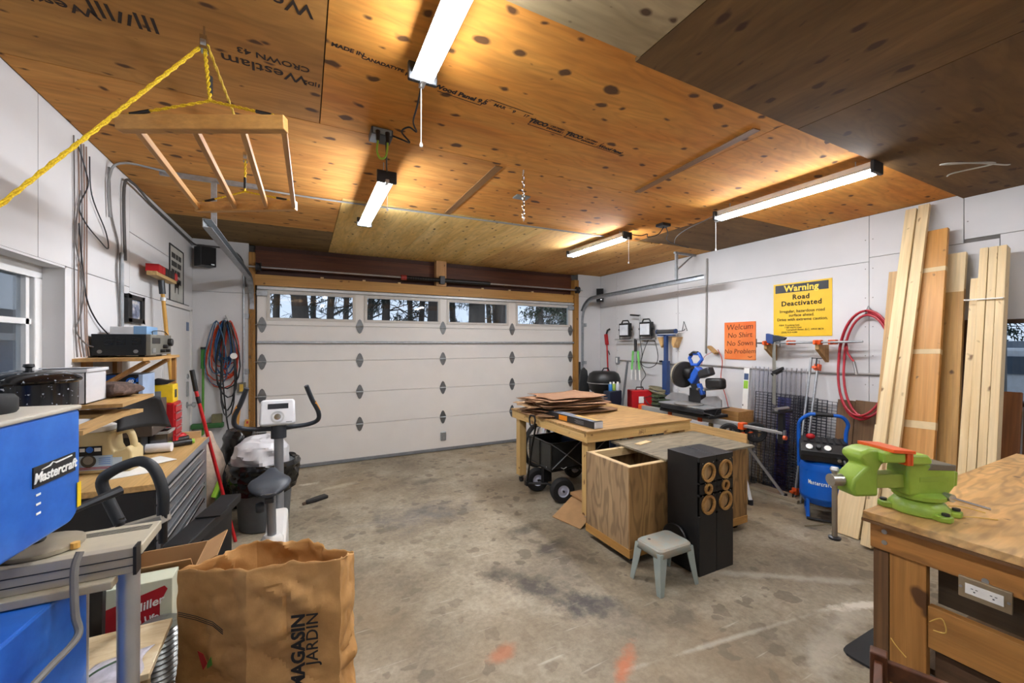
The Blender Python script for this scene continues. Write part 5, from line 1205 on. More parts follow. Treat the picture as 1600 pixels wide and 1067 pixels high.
# ---- exercise bike
def bike():
    t = thing('exercise_bike', 'white and charcoal upright exercise bike in front of the garbage can', 'exercise bike', (-0.17, 3.2, 0))
    ch = plain('#2c323a', 0.5, var=0.06); sil = plain('#8f9398', 0.4, 0.5, var=0.05); wh = plain('#dfddd8', 0.4, var=0.03); X = -0.172
    body = [(-0.26, 0.08), (0.42, 0.08), (0.50, 0.18), (0.46, 0.40), (0.36, 0.47), (0.10, 0.40), (-0.10, 0.42), (-0.20, 0.36), (-0.28, 0.2)]
    MB().prism(body, (X-0.065, 3.10, 0), (0, 1, 0), (0, 0, 1), 0.13).build('body_shell', wh, t, sm=True, bev=0.025, seg=3)
    MB().prism([(-0.265, 0.235), (-0.10, 0.245), (-0.10, 0.265), (-0.262, 0.255)], (X-0.068, 3.10, 0), (0, 1, 0), (0, 0, 1), 0.136).build('stripe', M_orange, t)
    MB().box(X-0.06, X+0.06, 2.825, 2.84, 0.245, 0.262).build('stripe', plain('#d9822b', 0.5), t)
    MB().lathe([(0.062, 0.36), (0.066, 0.38), (0.066, 0.44), (0.05, 0.465), (0.045, 0.47)], 20, (X-0.01, 3.0, 0)).build('post_collar', wh, t, sm=True)
    MB().cyl((X-0.01, 3.0, 0.40), (X-0.016, 2.985, 0.74), 0.026, n=14).build('seat_post', sil, t, sm=True)
    MB().lathe([(0.03, -0.02), (0.036, 0), (0.03, 0.02)], 14, (X-0.075, 2.975, 0.66), (1, 0.2, 0)).build('height_knob', ch, t, sm=True)
    MB().bar((X-0.02, 2.90, 0.715), (X-0.02, 3.08, 0.715), 0.05, 0.03).build('seat_rail', ch, t, bev=0.005)
    # saddle: wide at the back (towards the camera), nose forward
    n = 20; m = 12; vs = []; fs = []
    for j in range(m+1):
        v = j/m; y = 2.86 + 0.30*v
        w = 0.118*math.sqrt(max(0.05, 1-((v-0.34)/0.36)**2)) if v < 0.42 else 0.115*max(0.0, 1-(v-0.42)/0.58)**1.3*0.8+0.032
        zt = 0.785 + 0.035*min(1, v/0.35)**0.6 + 0.03*v
        for i in range(n):
            a = 2*PI*i/n; cx = math.cos(a); sz = math.sin(a)
            hz = 0.034 if sz > 0 else 0.05
            hz *= math.sqrt(max(0.12, 1-((v-0.35)/0.36)**2)) if v < 0.35 else 1
            dip = -0.012*math.exp(-(cx*1.6)**2)*(1-v) if sz > 0 else 0
            vs.append((X-0.02+w*cx, y, zt-0.02+hz*sz*(1-0.3*v)+dip))
    for j in range(m):
        for i in range(n): fs.append((j*n+i, j*n+(i+1) % n, (j+1)*n+(i+1) % n, (j+1)*n+i))
    fs += [tuple(range(n-1, -1, -1)), tuple(range(m*n, m*n+n))]
    b = MB(); b.add(vs, fs); sd = b.build('saddle', ch, t, sm=True, bev=0.008)
    MB().box(X-0.06, X+0.02, 2.862, 2.866, 0.760, 0.772).build('worn_logo', M_steel, sd)
    # mast, bars, console
    MB().cyl((X+0.005, 3.52, 0.35), (X+0.0, 3.54, 1.02), 0.032, n=14).build('mast', sil, t, sm=True)
    MB().cyl((X, 3.54, 0.97), (X, 3.545, 1.075), 0.052, n=16).build('bar_clamp', ch, t, sm=True)
    for s in (-1, 1):
        hb = cable('handlebar', [(X, 3.54, 1.04), (X+s*0.10, 3.55, 1.045), (X+s*0.20, 3.54, 1.055), (X+s*0.265, 3.50, 1.09), (X+s*0.268, 3.45, 1.16), (X+s*0.225, 3.40, 1.26), (X+s*0.185, 3.37, 1.37)], 0.0165, ch, t, n=10)
        MB().cyl((X+s*0.265, 3.448, 1.175), (X+s*0.236, 3.412, 1.24), 0.0185, n=12).build('pulse_grip', plain('#dd952f', 0.4), hb, sm=True)
    fr = frame((X-0.005, 3.50, 1.165), (1, 0, 0), (0, 0.35, 0.94))
    con = MB(fr).prism([(-0.105, -0.09), (0.105, -0.09), (0.118, -0.07), (0.112, 0.09), (0.10, 0.105), (-0.10, 0.105), (-0.112, 0.09), (-0.118, -0.07)], (0, 0, -0.05), (1, 0, 0), (0, 1, 0), 0.05).build('console', plain('#d5d7da', 0.35, var=0.03), t, sm=True, bev=0.014, seg=3)
    MB(fr).box(-0.065, 0.07, 0.03, 0.07, 0.0, 0.0015).build('display', plain('#2b2d33', 0.2), con)
    MB(fr).ring(0.045, 0.034, 0.0, 0.003, 24, (0, -0.03, 0)).build('button_ring', M_steel, con)
    MB(fr).lathe([(0.024, 0), (0.022, 0.004), (0, 0.005)], 18, (0.0, -0.03, 0)).build('button', M_chrome, con, sm=True)
    MB(fr).box(0.055, 0.095, -0.074, -0.068, 0, 0.001).build('worn_logo', M_grey, con)
    MB().bar((X, 3.54, 1.07), (X, 3.52, 1.12), 0.09, 0.05).build('console_neck', ch, t)
    # cranks, pedals, feet
    MB().cyl((X-0.12, 3.22, 0.27), (X+0.12, 3.22, 0.27), 0.02, n=10).build('axle', ch, t)
    for s, ya, za in ((-1, 3.12, 0.31), (1, 3.34, 0.18)):
        cr = MB().bar((X+s*0.10, 3.22, 0.27), (X+s*0.11, ya, za), 0.02, 0.03).build('crank', ch, t)
        pd = MB(); pd.box(X+s*0.165-0.05, X+s*0.165+0.05, ya-0.07, ya+0.06, za-0.015, za+0.012)
        pd = pd.build('pedal', ch, t, bev=0.008); MB().cyl((X+s*0.105, ya, za), (X+s*0.165, ya, za), 0.008, n=8).build('spindle', M_steel, pd)
        MB().tube([(X+s*0.165-0.05, ya, za+0.01), (X+s*0.165-0.03, ya+0.01, za+0.055), (X+s*0.165+0.03, ya+0.01, za+0.055), (X+s*0.165+0.05, ya, za+0.01)], 0.006, 6).build('strap', M_black, pd)
    for y in (2.88, 3.62):
        ft = MB().cyl((X-0.19, y, 0.045), (X+0.19, y, 0.045), 0.032, n=12).build('foot_bar', sil, t, sm=True)
        for s in (-1, 1): MB().lathe([(0.04, -0.02), (0.045, 0), (0.04, 0.03), (0, 0.032)], 14, (X+s*0.19, y, 0.045), (s, 0, 0)).build('end_cap', ch, ft, sm=True)
    MB().bar((X, 2.88, 0.07), (X, 3.62, 0.07), 0.07, 0.05).build('frame_beam', sil, t)
bike()
# ================================================================== middle of the room
# ---- work table on casters
TX0, TX1, TY0, TY1, TZ = 2.28, 3.63, 2.98, 4.47, 0.885
wt = thing('work_table', 'pale lumber work table on casters in the middle of the garage', 'table', ((TX0+TX1)/2, (TY0+TY1)/2, 0))
MB().box(TX0-.01, TX1+.01, TY0-.01, TY1+.01, TZ-0.018, TZ).build('table_top', wood('#a9824c', '#c79d63', 'x', 0.6, knots=0.2, fine=1.2, grain=0.6, rings=0.7), wt)
TP = lambda ax: wood('#c9a262', '#dbb97c', ax, 0.6, knots=0.5, fine=0.6, knotcol='#6b4522')
MB().box(TX0, TX0+0.038, TY0+.038, TY1-.038, TZ-0.108, TZ-0.018).build('apron', TP('y'), wt, bev=0.002)
MB().box(TX1-0.038, TX1, TY0+.038, TY1-.038, TZ-0.108, TZ-0.018).build('apron', TP('y'), wt, bev=0.002)
fa = MB().box(TX0, TX1, TY0, TY0+0.038, TZ-0.108, TZ-0.018).build('apron', TP('x'), wt, bev=0.002)
MB().box(TX0, TX1, TY1-0.038, TY1, TZ-0.108, TZ-0.018).build('apron', TP('x'), wt, bev=0.002)
txt('stamp', '1|2|1', 0.05, plain('#5a4326', 0.9), fa, facing(2.95, TY0-.0006, TZ-0.062), thick=0.0003)
txt('stamp', 'H', 0.035, plain('#7a5c33', 0.9), wt, frame((TX0-.0006, 4.15, TZ-0.06), (0, -1, 0), (0, 0, 1)), thick=0.0003)
for x in (TX0+0.038, TX1-0.128):
    for y in (TY0+0.038, TY1-0.128):
        lg = MB().box(x, x+0.09, y, y+0.09, 0.085, TZ-0.019).build('leg', TP('z'), wt, bev=0.003)
        MB().cyl((x+.03, y+.045, 0.032), (x+.06, y+.045, 0.032), 0.032, n=14).build('caster', M_rubber, lg, sm=True)
        MB().box(x+.02, x+.07, y+.02, y+.07, 0.065, 0.086).build('caster_plate', M_steel, lg)
# thin bark-brown cardboard sheets in a loose stack
rnd = random.Random(11)
STK = ['topmost', 'second', 'third', 'fourth', 'fifth', 'sixth', 'seventh', 'eighth', 'ninth', 'tenth', 'eleventh', 'lowest']
for k in range(12):
    z = TZ + 0.003 + k*0.0165; cx = 2.72 + rnd.uniform(-.06, .06); cy = 3.98 + rnd.uniform(-.05, .05); w = rnd.uniform(.70, .92); h = rnd.uniform(.42, .62)
    if k == 1: w, cx = 1.05, 2.78
    ph = rnd.uniform(0, 6); m = turn((cx, cy, z), rnd.uniform(-14, 14))
    jl = [rnd.uniform(-.05, .05) for _ in range(9)]
    def fn(a, b, ph=ph, w=w, h=h, jl=jl):
        ex = jl[int(b*8)] * (1 if a < .01 else (-1 if a > .99 else 0))
        return ((a-.5)*w+ex, (b-.5)*h+0.02*math.sin(a*9+ph), 0.004+0.004*math.sin(a*7+ph)*math.cos(b*3) + 0.016*abs(a-.5)**2*(k % 3))
    b = MB(m).sheet(fn, 12, 8)
    o = b.build('cardboard_sheet', plain(rnd.choice(['#a07a56', '#8d6a4b', '#b08c66', '#9a7457']), 0.85, var=0.15, scale=6), None, sm=True)
    o.modifiers.new('thickness', 'SOLIDIFY').thickness = 0.0045
    tag(o, '%s ragged brown cardboard sheet in the stack on the work table' % STK[11-k], 'cardboard', 'cardboard sheets stacked on the work table')
lcx = thing('long_carton', 'long narrow dark carton with orange print along the work table edge', 'carton', (2.42, 3.65, TZ))
m = turn((2.425, 3.66, TZ+0.001), 2.5)
MB(m).box(-0.055, 0.055, -0.63, 0.60, 0, 0.065).build('carton', plain('#1f2226', 0.4), lcx, bev=0.002)
MB(m).box(-0.05, 0.05, -0.634, -0.629, 0.003, 0.062).build('end_flap', plain('#c9cbd0', 0.5), lcx)
MB(m).box(-0.056, -0.0551, -0.22, -0.08, 0.005, 0.055).build('orange_print', plain('#e08a1c', 0.5), lcx)
MB(m).box(-0.054, 0.054, -0.60, 0.1, 0.0652, 0.0658).build('top_print', plain('#6d7480', 0.5), lcx)
MB(m).box(0.0, 0.052, -0.60, -0.25, 0.0659, 0.0664).build('top_print', plain('#c9a55a', 0.5), lcx)
for k in range(4): MB(m).box(-0.0562, -0.0551, -0.48, -0.36+0.02*(k % 2), 0.014+k*0.010, 0.017+k*0.010).build('print_line', M_grey, lcx)
# ---- black mesh garden wagon under the table
def wagon():
    t = thing('garden_wagon', 'black steel garden wagon with pale wheel hubs under the work table', 'wagon', (2.75, 3.93, 0))
    x0, x1, y0, y1, z0, z1 = 2.36, 3.14, 3.70, 4.17, 0.30, 0.60
    MB().box(x0, x1, y0, y1, z0, z0+0.012).build('bed', M_black, t)
    M_liner = plain('#2a2c2c', 0.35, var=0.5, scale=5)
    for nm, (a0, a1, c0, c1) in (('side_panel', (x0, x1, y0, y0+.006)), ('side_panel', (x0, x1, y1-.006, y1)), ('end_panel', (x0, x0+.006, y0, y1)), ('end_panel', (x1-.006, x1, y0, y1))):
        MB().box(a0, a1, c0, c1, z0+.012, z1).build(nm, M_liner, t)
    b = MB()
    for z in (z0+.02, z1):
        for p, q in (((x0, y0), (x1, y0)), ((x1, y0), (x1, y1)), ((x1, y1), (x0, y1)), ((x0, y1), (x0, y0))): b.tube([(p[0], p[1], z), (q[0], q[1], z)], 0.010, 6)
    b.build('rim_frame', M_blackgloss, t, sm=True)
    for x, y in ((x0, y0), (x1, y0), (x1, y1), (x0, y1), ((x0+x1)/2, y0-.002), ((x0+x1)/2, y1), (x0-.002, (y0+y1)/2)):
        MB().tube([(x, y, z0), (x, y, z1+.006)], 0.009, 6).build('post', M_blackgloss, t, sm=True)
    b = MB()
    for i in range(2):
        xa = x0 + (x1-x0)*i/2; xb = x0+(x1-x0)*(i+1)/2
        b.tube([(xa, y0-.006, z0+.03), (xb, y0-.006, z1)], 0.006, 5); b.tube([(xb, y0-.006, z0+.03), (xa, y0-.006, z1)], 0.006, 5)
    b.build('cross_braces', M_grey, t)
    for (x, y) in ((x0-.004, y0+.1), (x0+.12, y0-.004), (x0+.55, y0-.004)):
        MB().tube([(x, y, z0+.035), (x+.03, y-.004, z0+.02), (x+.07, y-.004, z0+.035)], 0.004, 5).build('latch_clip', M_paper, t)
    def wheel(c, ang):
        ax = Vector((math.sin(rad(ang)), math.cos(rad(ang)), 0))
        w = MB().lathe([(0.062, -0.04), (0.085, -0.045), (0.115, -0.043), (0.128, -0.028), (0.132, 0), (0.128, 0.028), (0.115, 0.043), (0.085, 0.045), (0.062, 0.04)], 28, c, ax, cap=False).build('tire', M_rubber, t, sm=True)
        MB().lathe([(0.0, -0.036), (0.02, -0.04), (0.03, -0.03), (0.055, -0.028), (0.064, -0.041), (0.064, 0.041), (0.055, 0.028), (0.03, 0.03), (0.02, 0.04), (0, 0.036)], 24, c, ax).build('hub', plain('#c4c6d6', 0.4), w, sm=True)
        MB().cyl(Vector(c)-ax*0.055, Vector(c)+ax*0.055, 0.010, n=8).build('axle_nut', M_black, w)
    wheel((2.43, 3.60, 0.132), 12); wheel((2.37, 4.02, 0.132), 12); wheel((3.02, 3.66, 0.132), 0); wheel((3.02, 4.22, 0.132), 0)
    MB().tube([(2.43, 3.62, 0.135), (2.37, 4.0, 0.135)], 0.012, 8).build('front_axle', M_black, t); MB().tube([(3.02, 3.66, 0.135), (3.02, 4.22, 0.135)], 0.012, 8).build('rear_axle', M_black, t)
    for x in (2.42, 3.02): MB().bar((x, 3.90, 0.14), (x, 3.90, 0.30), 0.10, 0.06).build('axle_mount', M_black, t)
    MB().tube([(2.40, 3.83, 0.135), (2.25, 3.90, 0.14), (2.20, 3.955, 0.13)], 0.014, 8).build('draw_bar', M_black, t, sm=True)
    MB().tube([(2.20, 3.955, 0.13), (2.235, 3.90, 0.55), (2.265, 3.86, 0.80)], 0.011, 8).build('pull_rod', M_blackgloss, t, sm=True)
    MB().box(2.18, 2.22, 3.93, 3.98, 0.11, 0.16).build('hinge_block', M_black, t, bev=.004)
    hp = [(2.265, 3.86, 0.80), (2.268, 3.91, 0.84), (2.27, 3.925, 0.90), (2.272, 3.90, 0.935), (2.272, 3.82, 0.935), (2.27, 3.795, 0.90), (2.268, 3.81, 0.84)]
    for i, p in enumerate(hp): hp[i] = (p[0]-0.055, p[1], p[2]-0.04)
    MB().tube(hp, 0.010, 8, closed=True).build('grip_loop', M_rubber, t, sm=True)
    MB().tube([(2.265, 3.86, 0.80), (2.21, 3.86, 0.765)], 0.011, 8).build('rod_end', M_blackgloss, t)
wagon()
tag(MB(turn((2.72, 3.92, 0.315), 5)).box(0.05, 0.32, -0.16, 0.18, 0, 0.26).build('blue_tote', plain('#1f3557', 0.5), None, bev=0.01), 'dark blue tote riding in the garden wagon', 'tote')
cf = MB(); cf.add([(2.14, 3.34, 0.002), (2.225, 3.00, 0.002), (2.50, 3.10, 0.11), (2.42, 3.42, 0.12)], [(0, 1, 2, 3)]); cf = cf.build('cardboard_flap', plain('#b08a5f', 0.85)); cf.modifiers.new('thickness', 'SOLIDIFY').thickness = 0.006
tag(cf, 'tan cardboard flap slanting to the floor by the table leg', 'cardboard')
for k in range(5):
    tag(MB(turn((2.62+0.02*(k % 2), 3.28, 0.004+k*0.034), 6*(k % 2))).box(-0.20, 0.30, -0.16, 0.16, 0, 0.028).build('flat_carton', plain(['#a67c50', '#b58c60', '#9a734a'][k % 3], 0.85), None, bev=0.002), ['bottom', 'second lowest', 'middle', 'second highest', 'top'][k] + ' folded carton in the pile under the table', 'cardboard', 'folded cartons under the table')
# small bike parked behind the table
bi = thing('bicycle', 'small bike with chunky tire parked beyond the work table', 'bicycle', (2.9, 4.9, 0))
def bwheel(c, ax, r):
    w = MB().lathe([(r-.05, -.02), (r-.02, -.03), (r, -.015), (r, .015), (r-.02, .03), (r-.05, .02), (r-.05, -.02)], 36, c, ax, cap=False).build('tire', M_rubber, bi, sm=True)
    MB().ring(r-.045, r-.06, -.012, .012, 36, c, ax).build('rim', M_steel, w)
    b = MB(); a = Vector(ax).normalized(); u = a.cross(Vector((0, 0, 1))).normalized(); v = a.cross(u)
    for k in range(20):
        t = 2*PI*k/20; b.tube([Vector(c)+(u*math.cos(t)+v*math.sin(t))*0.03, Vector(c)+(u*math.cos(t+.25)+v*math.sin(t+.25))*(r-.05)], 0.0025, 4)
    b.build('spokes', M_steel, w); MB().cyl(Vector(c)-a*.05, Vector(c)+a*.05, 0.035, n=12).build('hub', plain('#b59a4a', 0.4, 0.5), w, sm=True)
ax_ = Vector((0.72, 0.69, 0)).normalized(); dv = Vector((0.69, -0.72, 0)); c0 = Vector((2.84, 4.80, 0.305)); dv = Vector((0.80, 0.30, 0)); ax_ = Vector((-0.35, 0.94, 0)); c1 = c0 + Vector((0.86, 0.32, 0))
bwheel(c0, ax_, 0.30); bwheel(c1, ax_, 0.30)
hd_ = c0 + Vector((0.14, 0.05, 0.42)); mid = c0.lerp(c1, 0.5)+Vector((0, 0, 0.02))
for s in (-1, 1): MB().tube([c0+ax_*0.055*s, hd_+ax_*0.03*s], 0.017, 8).build('fork', plain('#d8d9e0', 0.35), bi, sm=True)
MB().bar(c0+Vector((0.02, 0.0, 0.07))-ax_*0.075, hd_-ax_*0.055, 0.012, 0.05).build('fork_guard', plain('#dfe2ea', 0.4), bi)
MB().bar(c0.lerp(hd_, 0.35)-ax_*0.083+Vector((0.0, 0, 0.05)), c0.lerp(hd_, 0.8)-ax_*0.072+Vector((0.0, 0, 0.05)), 0.008, 0.016).build('pink_decal', plain('#d3325e', 0.4), bi)
fb = MB(); fb.tube([hd_, mid], 0.02, 8); fb.tube([hd_+Vector((0, 0, .04)), c0.lerp(c1, .62)+Vector((0, 0, .40))], 0.018, 8); fb.tube([mid, c0.lerp(c1, .62)+Vector((0, 0, .40))], 0.018, 8); fb.tube([mid, c1], 0.014, 8); fb.tube([c0.lerp(c1, .62)+Vector((0, 0, .40)), c1], 0.012, 8)
fb.build('frame', M_navy, bi, sm=True)
MB().ell(c0.lerp(c1, .65)+Vector((0, 0, .44)), 0.13, 0.07, 0.035).build('saddle', M_black, bi, sm=True)
MB().tube([hd_+Vector((.01, .01, .12))-ax_*.24, hd_+Vector((.02, 0, .12)), hd_+Vector((.01, .01, .12))+ax_*.24], 0.012, 8).build('handlebar', M_black, bi, sm=True)

# ---- plywood crate with lid on casters
KX0, KX1, KY0, KY1 = 2.18, 3.58, 2.33, 2.86
cr = thing('plywood_crate', 'weathered plywood crate on casters, left half open on top', 'crate', ((KX0+KX1)/2, (KY0+KY1)/2, 0))
def oldply(ax, seed=0): return wood('#6d5334', '#93754b', ax, 0.6, knots=0.2, fine=1.3, grain=0.5, rings=0.7)
MB().box(KX0, KX0+.012, KY0+.012, KY1-.012, 0.125, 0.745).build('side_panel', wood('#94785a', '#bb9e76', 'z', 0.6, fine=0.6, grain=0.4, rings=0.95), cr)
MB().box(KX1-.012, KX1, KY0+.012, KY1-.012, 0.125, 0.745).build('side_panel', oldply('z'), cr)
MB().box(KX0, KX1, KY0, KY0+.012, 0.125, 0.745).build('front_panel', wood('#8a683e', '#ad8753', 'z', 0.6, fine=0.6, grain=0.4, rings=0.95), cr)
MB().box(KX0, KX1, KY1-.012, KY1, 0.125, 0.745).build('back_panel', oldply('z'), cr)
MB().box(KX0+.012, KX1-.012, KY0+.012, KY1-.012, 0.115, 0.127).build('bottom_panel', oldply('x'), cr)
MB().box(2.72, 2.732, KY0+.012, KY1-.012, 0.127, 0.70).build('divider', oldply('z'), cr)
for (a0, a1, c0_, c1_, ax) in ((KX0+.012, KX0+.05, KY0+.05, KY1-.05, 'y'), (KX0+.012, KX1-.012, KY0+.012, KY0+.05, 'x'), (KX0+.012, KX1-.012, KY1-.05, KY1-.012, 'x'), (KX1-.05, KX1-.012, KY0+.05, KY1-.05, 'y')):
    MB().box(a0, a1, c0_, c1_, 0.68, 0.746).build('top_cleat', pine(ax), cr)
MB().box(KX0-.004, KX0+.034, KY0-.004, KY1+.004, 0.062, 0.127).build('base_rail', fir('y'), cr); MB().box(KX1-.034, KX1+.004, KY0-.004, KY1+.004, 0.062, 0.127).build('base_rail', fir('y'), cr)
MB().box(KX0+.034, KX1-.034, KY0-.004, KY0+.034, 0.062, 0.127).build('base_rail', fir('x'), cr); MB().box(KX0+.034, KX1-.034, KY1-.034, KY1+.004, 0.062, 0.127).build('base_rail', fir('x'), cr)
for x in (KX0+.08, KX1-.08):
    for y in (KY0+.07, KY1-.07):
        c = MB().cyl((x-.012, y, .03), (x+.012, y, .03), .03, n=14).build('caster', M_rubber, cr, sm=True); MB().box(x-.025, x+.025, y-.025, y+.025, .055, .063).build('caster_plate', M_steel, c)
ld = MB(turn((3.08, 2.62, 0.748), -2)).box(-0.52, 0.55, -0.32, 0.36, 0, 0.016)
tag(ld.build('weathered_plywood', wood('#77705f', '#a0937a', 'x', 0.6, knots=0.2, fine=1.4, grain=0.6, rings=0.7), None), 'grey weathered plywood sheet covering the right half of the crate', 'plywood')
tag(MB(turn((2.78, 2.80, 0.765), 14)).box(-0.09, 0.10, -0.03, 0.03, 0, 0.005).build('wood_scrap', pine('x'), None), 'torn pale splinter of wood lying on the grey plywood', 'wood scrap')
# ---- tower speakers
def tower(x0, label, cone_side):
    t = thing('tower_speaker', label, 'speaker', (x0+0.092, 2.15, 0), group='gutted black tower speakers')
    y0, y1, z1 = 2.00, 2.29, 0.858; x1 = x0+0.184
    b = MB(); b.box(x0, x1, y0+.018, y1, 0.0, z1)
    b.build('cabinet', plain('#121213', 0.5, var=0.3, scale=30), t, bev=0.002)
    # baffle with real round openings: rings around recessed bowls
    holes = [(z1-0.115, 0.062), (z1-0.235, 0.031), (z1-0.35, 0.062)]
    cxm = (x0+x1)/2
    n = 32; vs = []; fs = []
    zb = [0.0] + [v for h in holes[::-1] for v in (h[0]-h[1]-.018, h[0]+h[1]+.018)] + [z1]
    bm_ = MB()
    for i in range(0, len(zb)-1):
        if i % 2 == 0: bm_.box(x0, x1, y0, y0+.018, zb[i], zb[i+1])
    for (zc, r) in holes:
        h = r+.018; sq = []; ci = []
        for k in range(n):
            a = 2*PI*k/n; cx, sz = math.cos(a), math.sin(a); s = 1/max(abs(cx)/((x1-x0)/2), abs(sz)/h)
            sq.append((cxm+cx*s, zc+sz*s)); ci.append((cxm+cx*r, zc+sz*r))
        vs = [(a, y0, b_) for a, b_ in sq]+[(a, y0, b_) for a, b_ in ci]+[(a, y0+.018, b_) for a, b_ in ci]; fs = []
        for k in range(n):
            j = (k+1) % n; fs += [(k, j, n+j, n+k), (n+k, n+j, 2*n+j, 2*n+k)]
        bm_.add(vs, fs)
    bf = bm_.build('baffle', plain('#18191a', 0.5), t)
    for (zc, r) in holes:
        rg_ = MB().ring(r+.009, r-.008, -.003, .012, 32, (cxm, y0, zc), (0, -1, 0)).build('driver_cutout', wood('#a8793f', '#c39655', 'x', 0.6), t)
        MB().lathe([(r+.002, -.0175), (r*.995, -.0178), (r*.5, -.0179), (0, -.0179)], 28, (cxm, y0, zc), (0, -1, 0)).build('cutout_back', wood('#c7a06a', '#d8b583', 'z', 0.6), rg_)
        for s in (-1, 1): MB().cyl((cxm+s*(r+.004)*.86, y0, zc+(r+.018)*.86), (cxm+s*(r+.004)*.86, y0-.002, zc+(r+.018)*.86), .004, n=6).build('screw_hole', M_steel, rg_)
    return t
tower(2.532, 'gutted black tower speaker, left of the two, by the stool', 1); tower(2.722, 'gutted black tower speaker, right of the two, beside the crate', 1)
# driver frame leaning on the left speaker side
tag(MB().lathe([(0.0, .0), (0.05, .004), (0.085, .012), (0.105, .016), (0.112, .010), (0.112, .0), (0.10, -.002), (0, -.004)], 28, (2.512, 2.20, 0.20), (-1, -0.02, 0.12)).build('speaker_grille', plain('#19191a', 0.4), None, sm=True), 'round black grille leaning on the left speaker behind the stool', 'grille')
# ---- plastic step stool
def stool():
    t = thing('step_stool', 'grey-green plastic step stool in front of the tower speakers', 'stool', (2.285, 2.13, 0), rz=0)
    m = plain('#97a29c', 0.5, var=0.05); tp = NT('worn_plastic_top'); v = tp.coord(False); tm = tp.fin(tp.ramp(tp.noise(v, 14, 4), [(0.35, lin('#97a29c')), (0.65, lin('#a89c8a'))]), 0.6)
    cx, cy, zt = 2.275, 2.09, 0.285
    def loop(hx, hy, r, z, n=6):
        out = []
        for (sx, sy, a0) in ((1, 1, 0), (-1, 1, 90), (-1, -1, 180), (1, -1, 270)):
            for k in range(n+1):
                a = rad(a0+90*k/n); out.append((cx+sx*(hx-r)+r*math.cos(a), cy+sy*(hy-r)+r*math.sin(a), z))
        return out
    L = [loop(.125, .085, .03, zt+.006), loop(.148, .105, .04, zt+.004), loop(.158, .115, .04, zt-.006), loop(.165, .122, .04, zt-.05)]
    n = len(L[0]); vs = [p for l in L for p in l]; fs = [tuple(range(n))]
    for j in range(len(L)-1):
        for k in range(n): fs.append((j*n+k, j*n+(k+1) % n, (j+1)*n+(k+1) % n, (j+1)*n+k))
    b = MB(); b.add(vs, fs); tpo = b.build('top', tm, t, sm=True, ang=30); tpo.modifiers.new('thickness', 'SOLIDIFY').thickness = 0.004
    MB().cyl((cx-.09, cy+.05, zt+.0062), (cx-.09, cy+.05, zt+.0072), .010, n=12).build('finger_hole', M_black, tpo)
    for sx in (-1, 1):
        for sy in (-1, 1):
            # L-section leg that splays outward
            pts = []
            for z, o_ in ((zt-.02, 0.0), (0.15, .010), (0.0, .026)):
                X, Y = cx+sx*(.160+o_), cy+sy*(.117+o_); w = .062-.10*(0.265-z)*.5
                w = max(.034, .07-(.265-z)*.13); q = .008
                pts.append([(X, Y, z), (X-sx*w, Y, z), (X-sx*w, Y-sy*q, z), (X-sx*q, Y-sy*q, z), (X-sx*q, Y-sy*w, z), (X, Y-sy*w, z)])
            vs = [p for l in pts for p in l]; fs = [tuple(range(6)), tuple(range(12, 18))]
            for j in range(2):
                for k in range(6): fs.append((j*6+k, j*6+(k+1) % 6, (j+1)*6+(k+1) % 6, (j+1)*6+k))
            b = MB(); b.add(vs, fs); b.build('leg', m, t, bev=.003)
stool()

# ================================================================== right wall
# ---- signs
ys = thing('warning_sign', 'yellow road warning sign with black header on the right wall', 'sign', (XR, 2.63, 1.76))
MB().box(XR-.006, XR-.001, 2.328, 2.938, 1.765, 2.385).build('panel', plain('#e5b90f', 0.45, var=0.05), ys)
MB().box(XR-.0075, XR-.006, 2.36, 2.915, 2.275, 2.368).build('header_band', plain('#22242a', 0.5), ys)
def rt(s, y, z, size, par, mat=M_print, bold=0.0, xs=1.0, space=1.0, al='CENTER'): return txt('lettering', s, size, mat, par, on_right(y, z, 0.0085), al, bold=bold, xs=xs, space=space)
rt('Warning', 2.635, 2.318, 0.098, ys, plain('#f0cf3c', 0.5), 0.003, 1.0, 1.05)
rt('Road', 2.635, 2.215, 0.078, ys, M_print, 0.0018, 1.0, 1.15); rt('Deactivated', 2.635, 2.145, 0.078, ys, M_print, 0.0018, 1.0, 1.12)
rt('Irregular, hazardous road', 2.63, 2.055, 0.047, ys, M_print, 0.0003, 0.98); rt('surface ahead.', 2.63, 2.008, 0.047, ys, M_print, 0.0003); rt('Drive with extreme caution.', 2.63, 1.960, 0.047, ys, M_print, 0.0003, 0.98)
rt('A&A Trucking Ltd.', 2.76, 1.895, 0.030, ys); rt('1180 Island Hwy', 2.72, 1.868, 0.028, ys); rt('Campbell River, B.C. V9W 8C9', 2.60, 1.842, 0.030, ys); rt('(250) 923-4380', 2.76, 1.812, 0.028, ys)
os_ = thing('painted_sign', 'orange hand-painted welcome sign on the right wall', 'sign', (XR, 3.37, 1.47))
to = NT('orange_board'); v = to.coord(False); MB().box(XR-.01, XR-.001, 3.155, 3.577, 1.475, 1.962).build('board', to.fin(to.ramp(to.noise(v, 3, 4), [(0.3, lin('#d9641f')), (0.7, lin('#e88a45'))]), 0.6), os_)
for k, (s, sz) in enumerate((('Welcum', .105), ('No Shirt', .095), ('No Sown', .095), ('No Problem', .085))):
    txt('lettering', s, sz, plain('#4a2a14', 0.8), os_, on_right(3.365, 1.895-k*.105, .0115) @ Matrix.Rotation(rad(2), 4, 'Z'), shear=.12, bold=-.0006)
cable('painted_smile', [(XR-.0125, 3.25, 1.52), (XR-.0125, 3.225, 1.508), (XR-.0125, 3.20, 1.522)], .003, plain('#4a2a14', 0.8), os_)
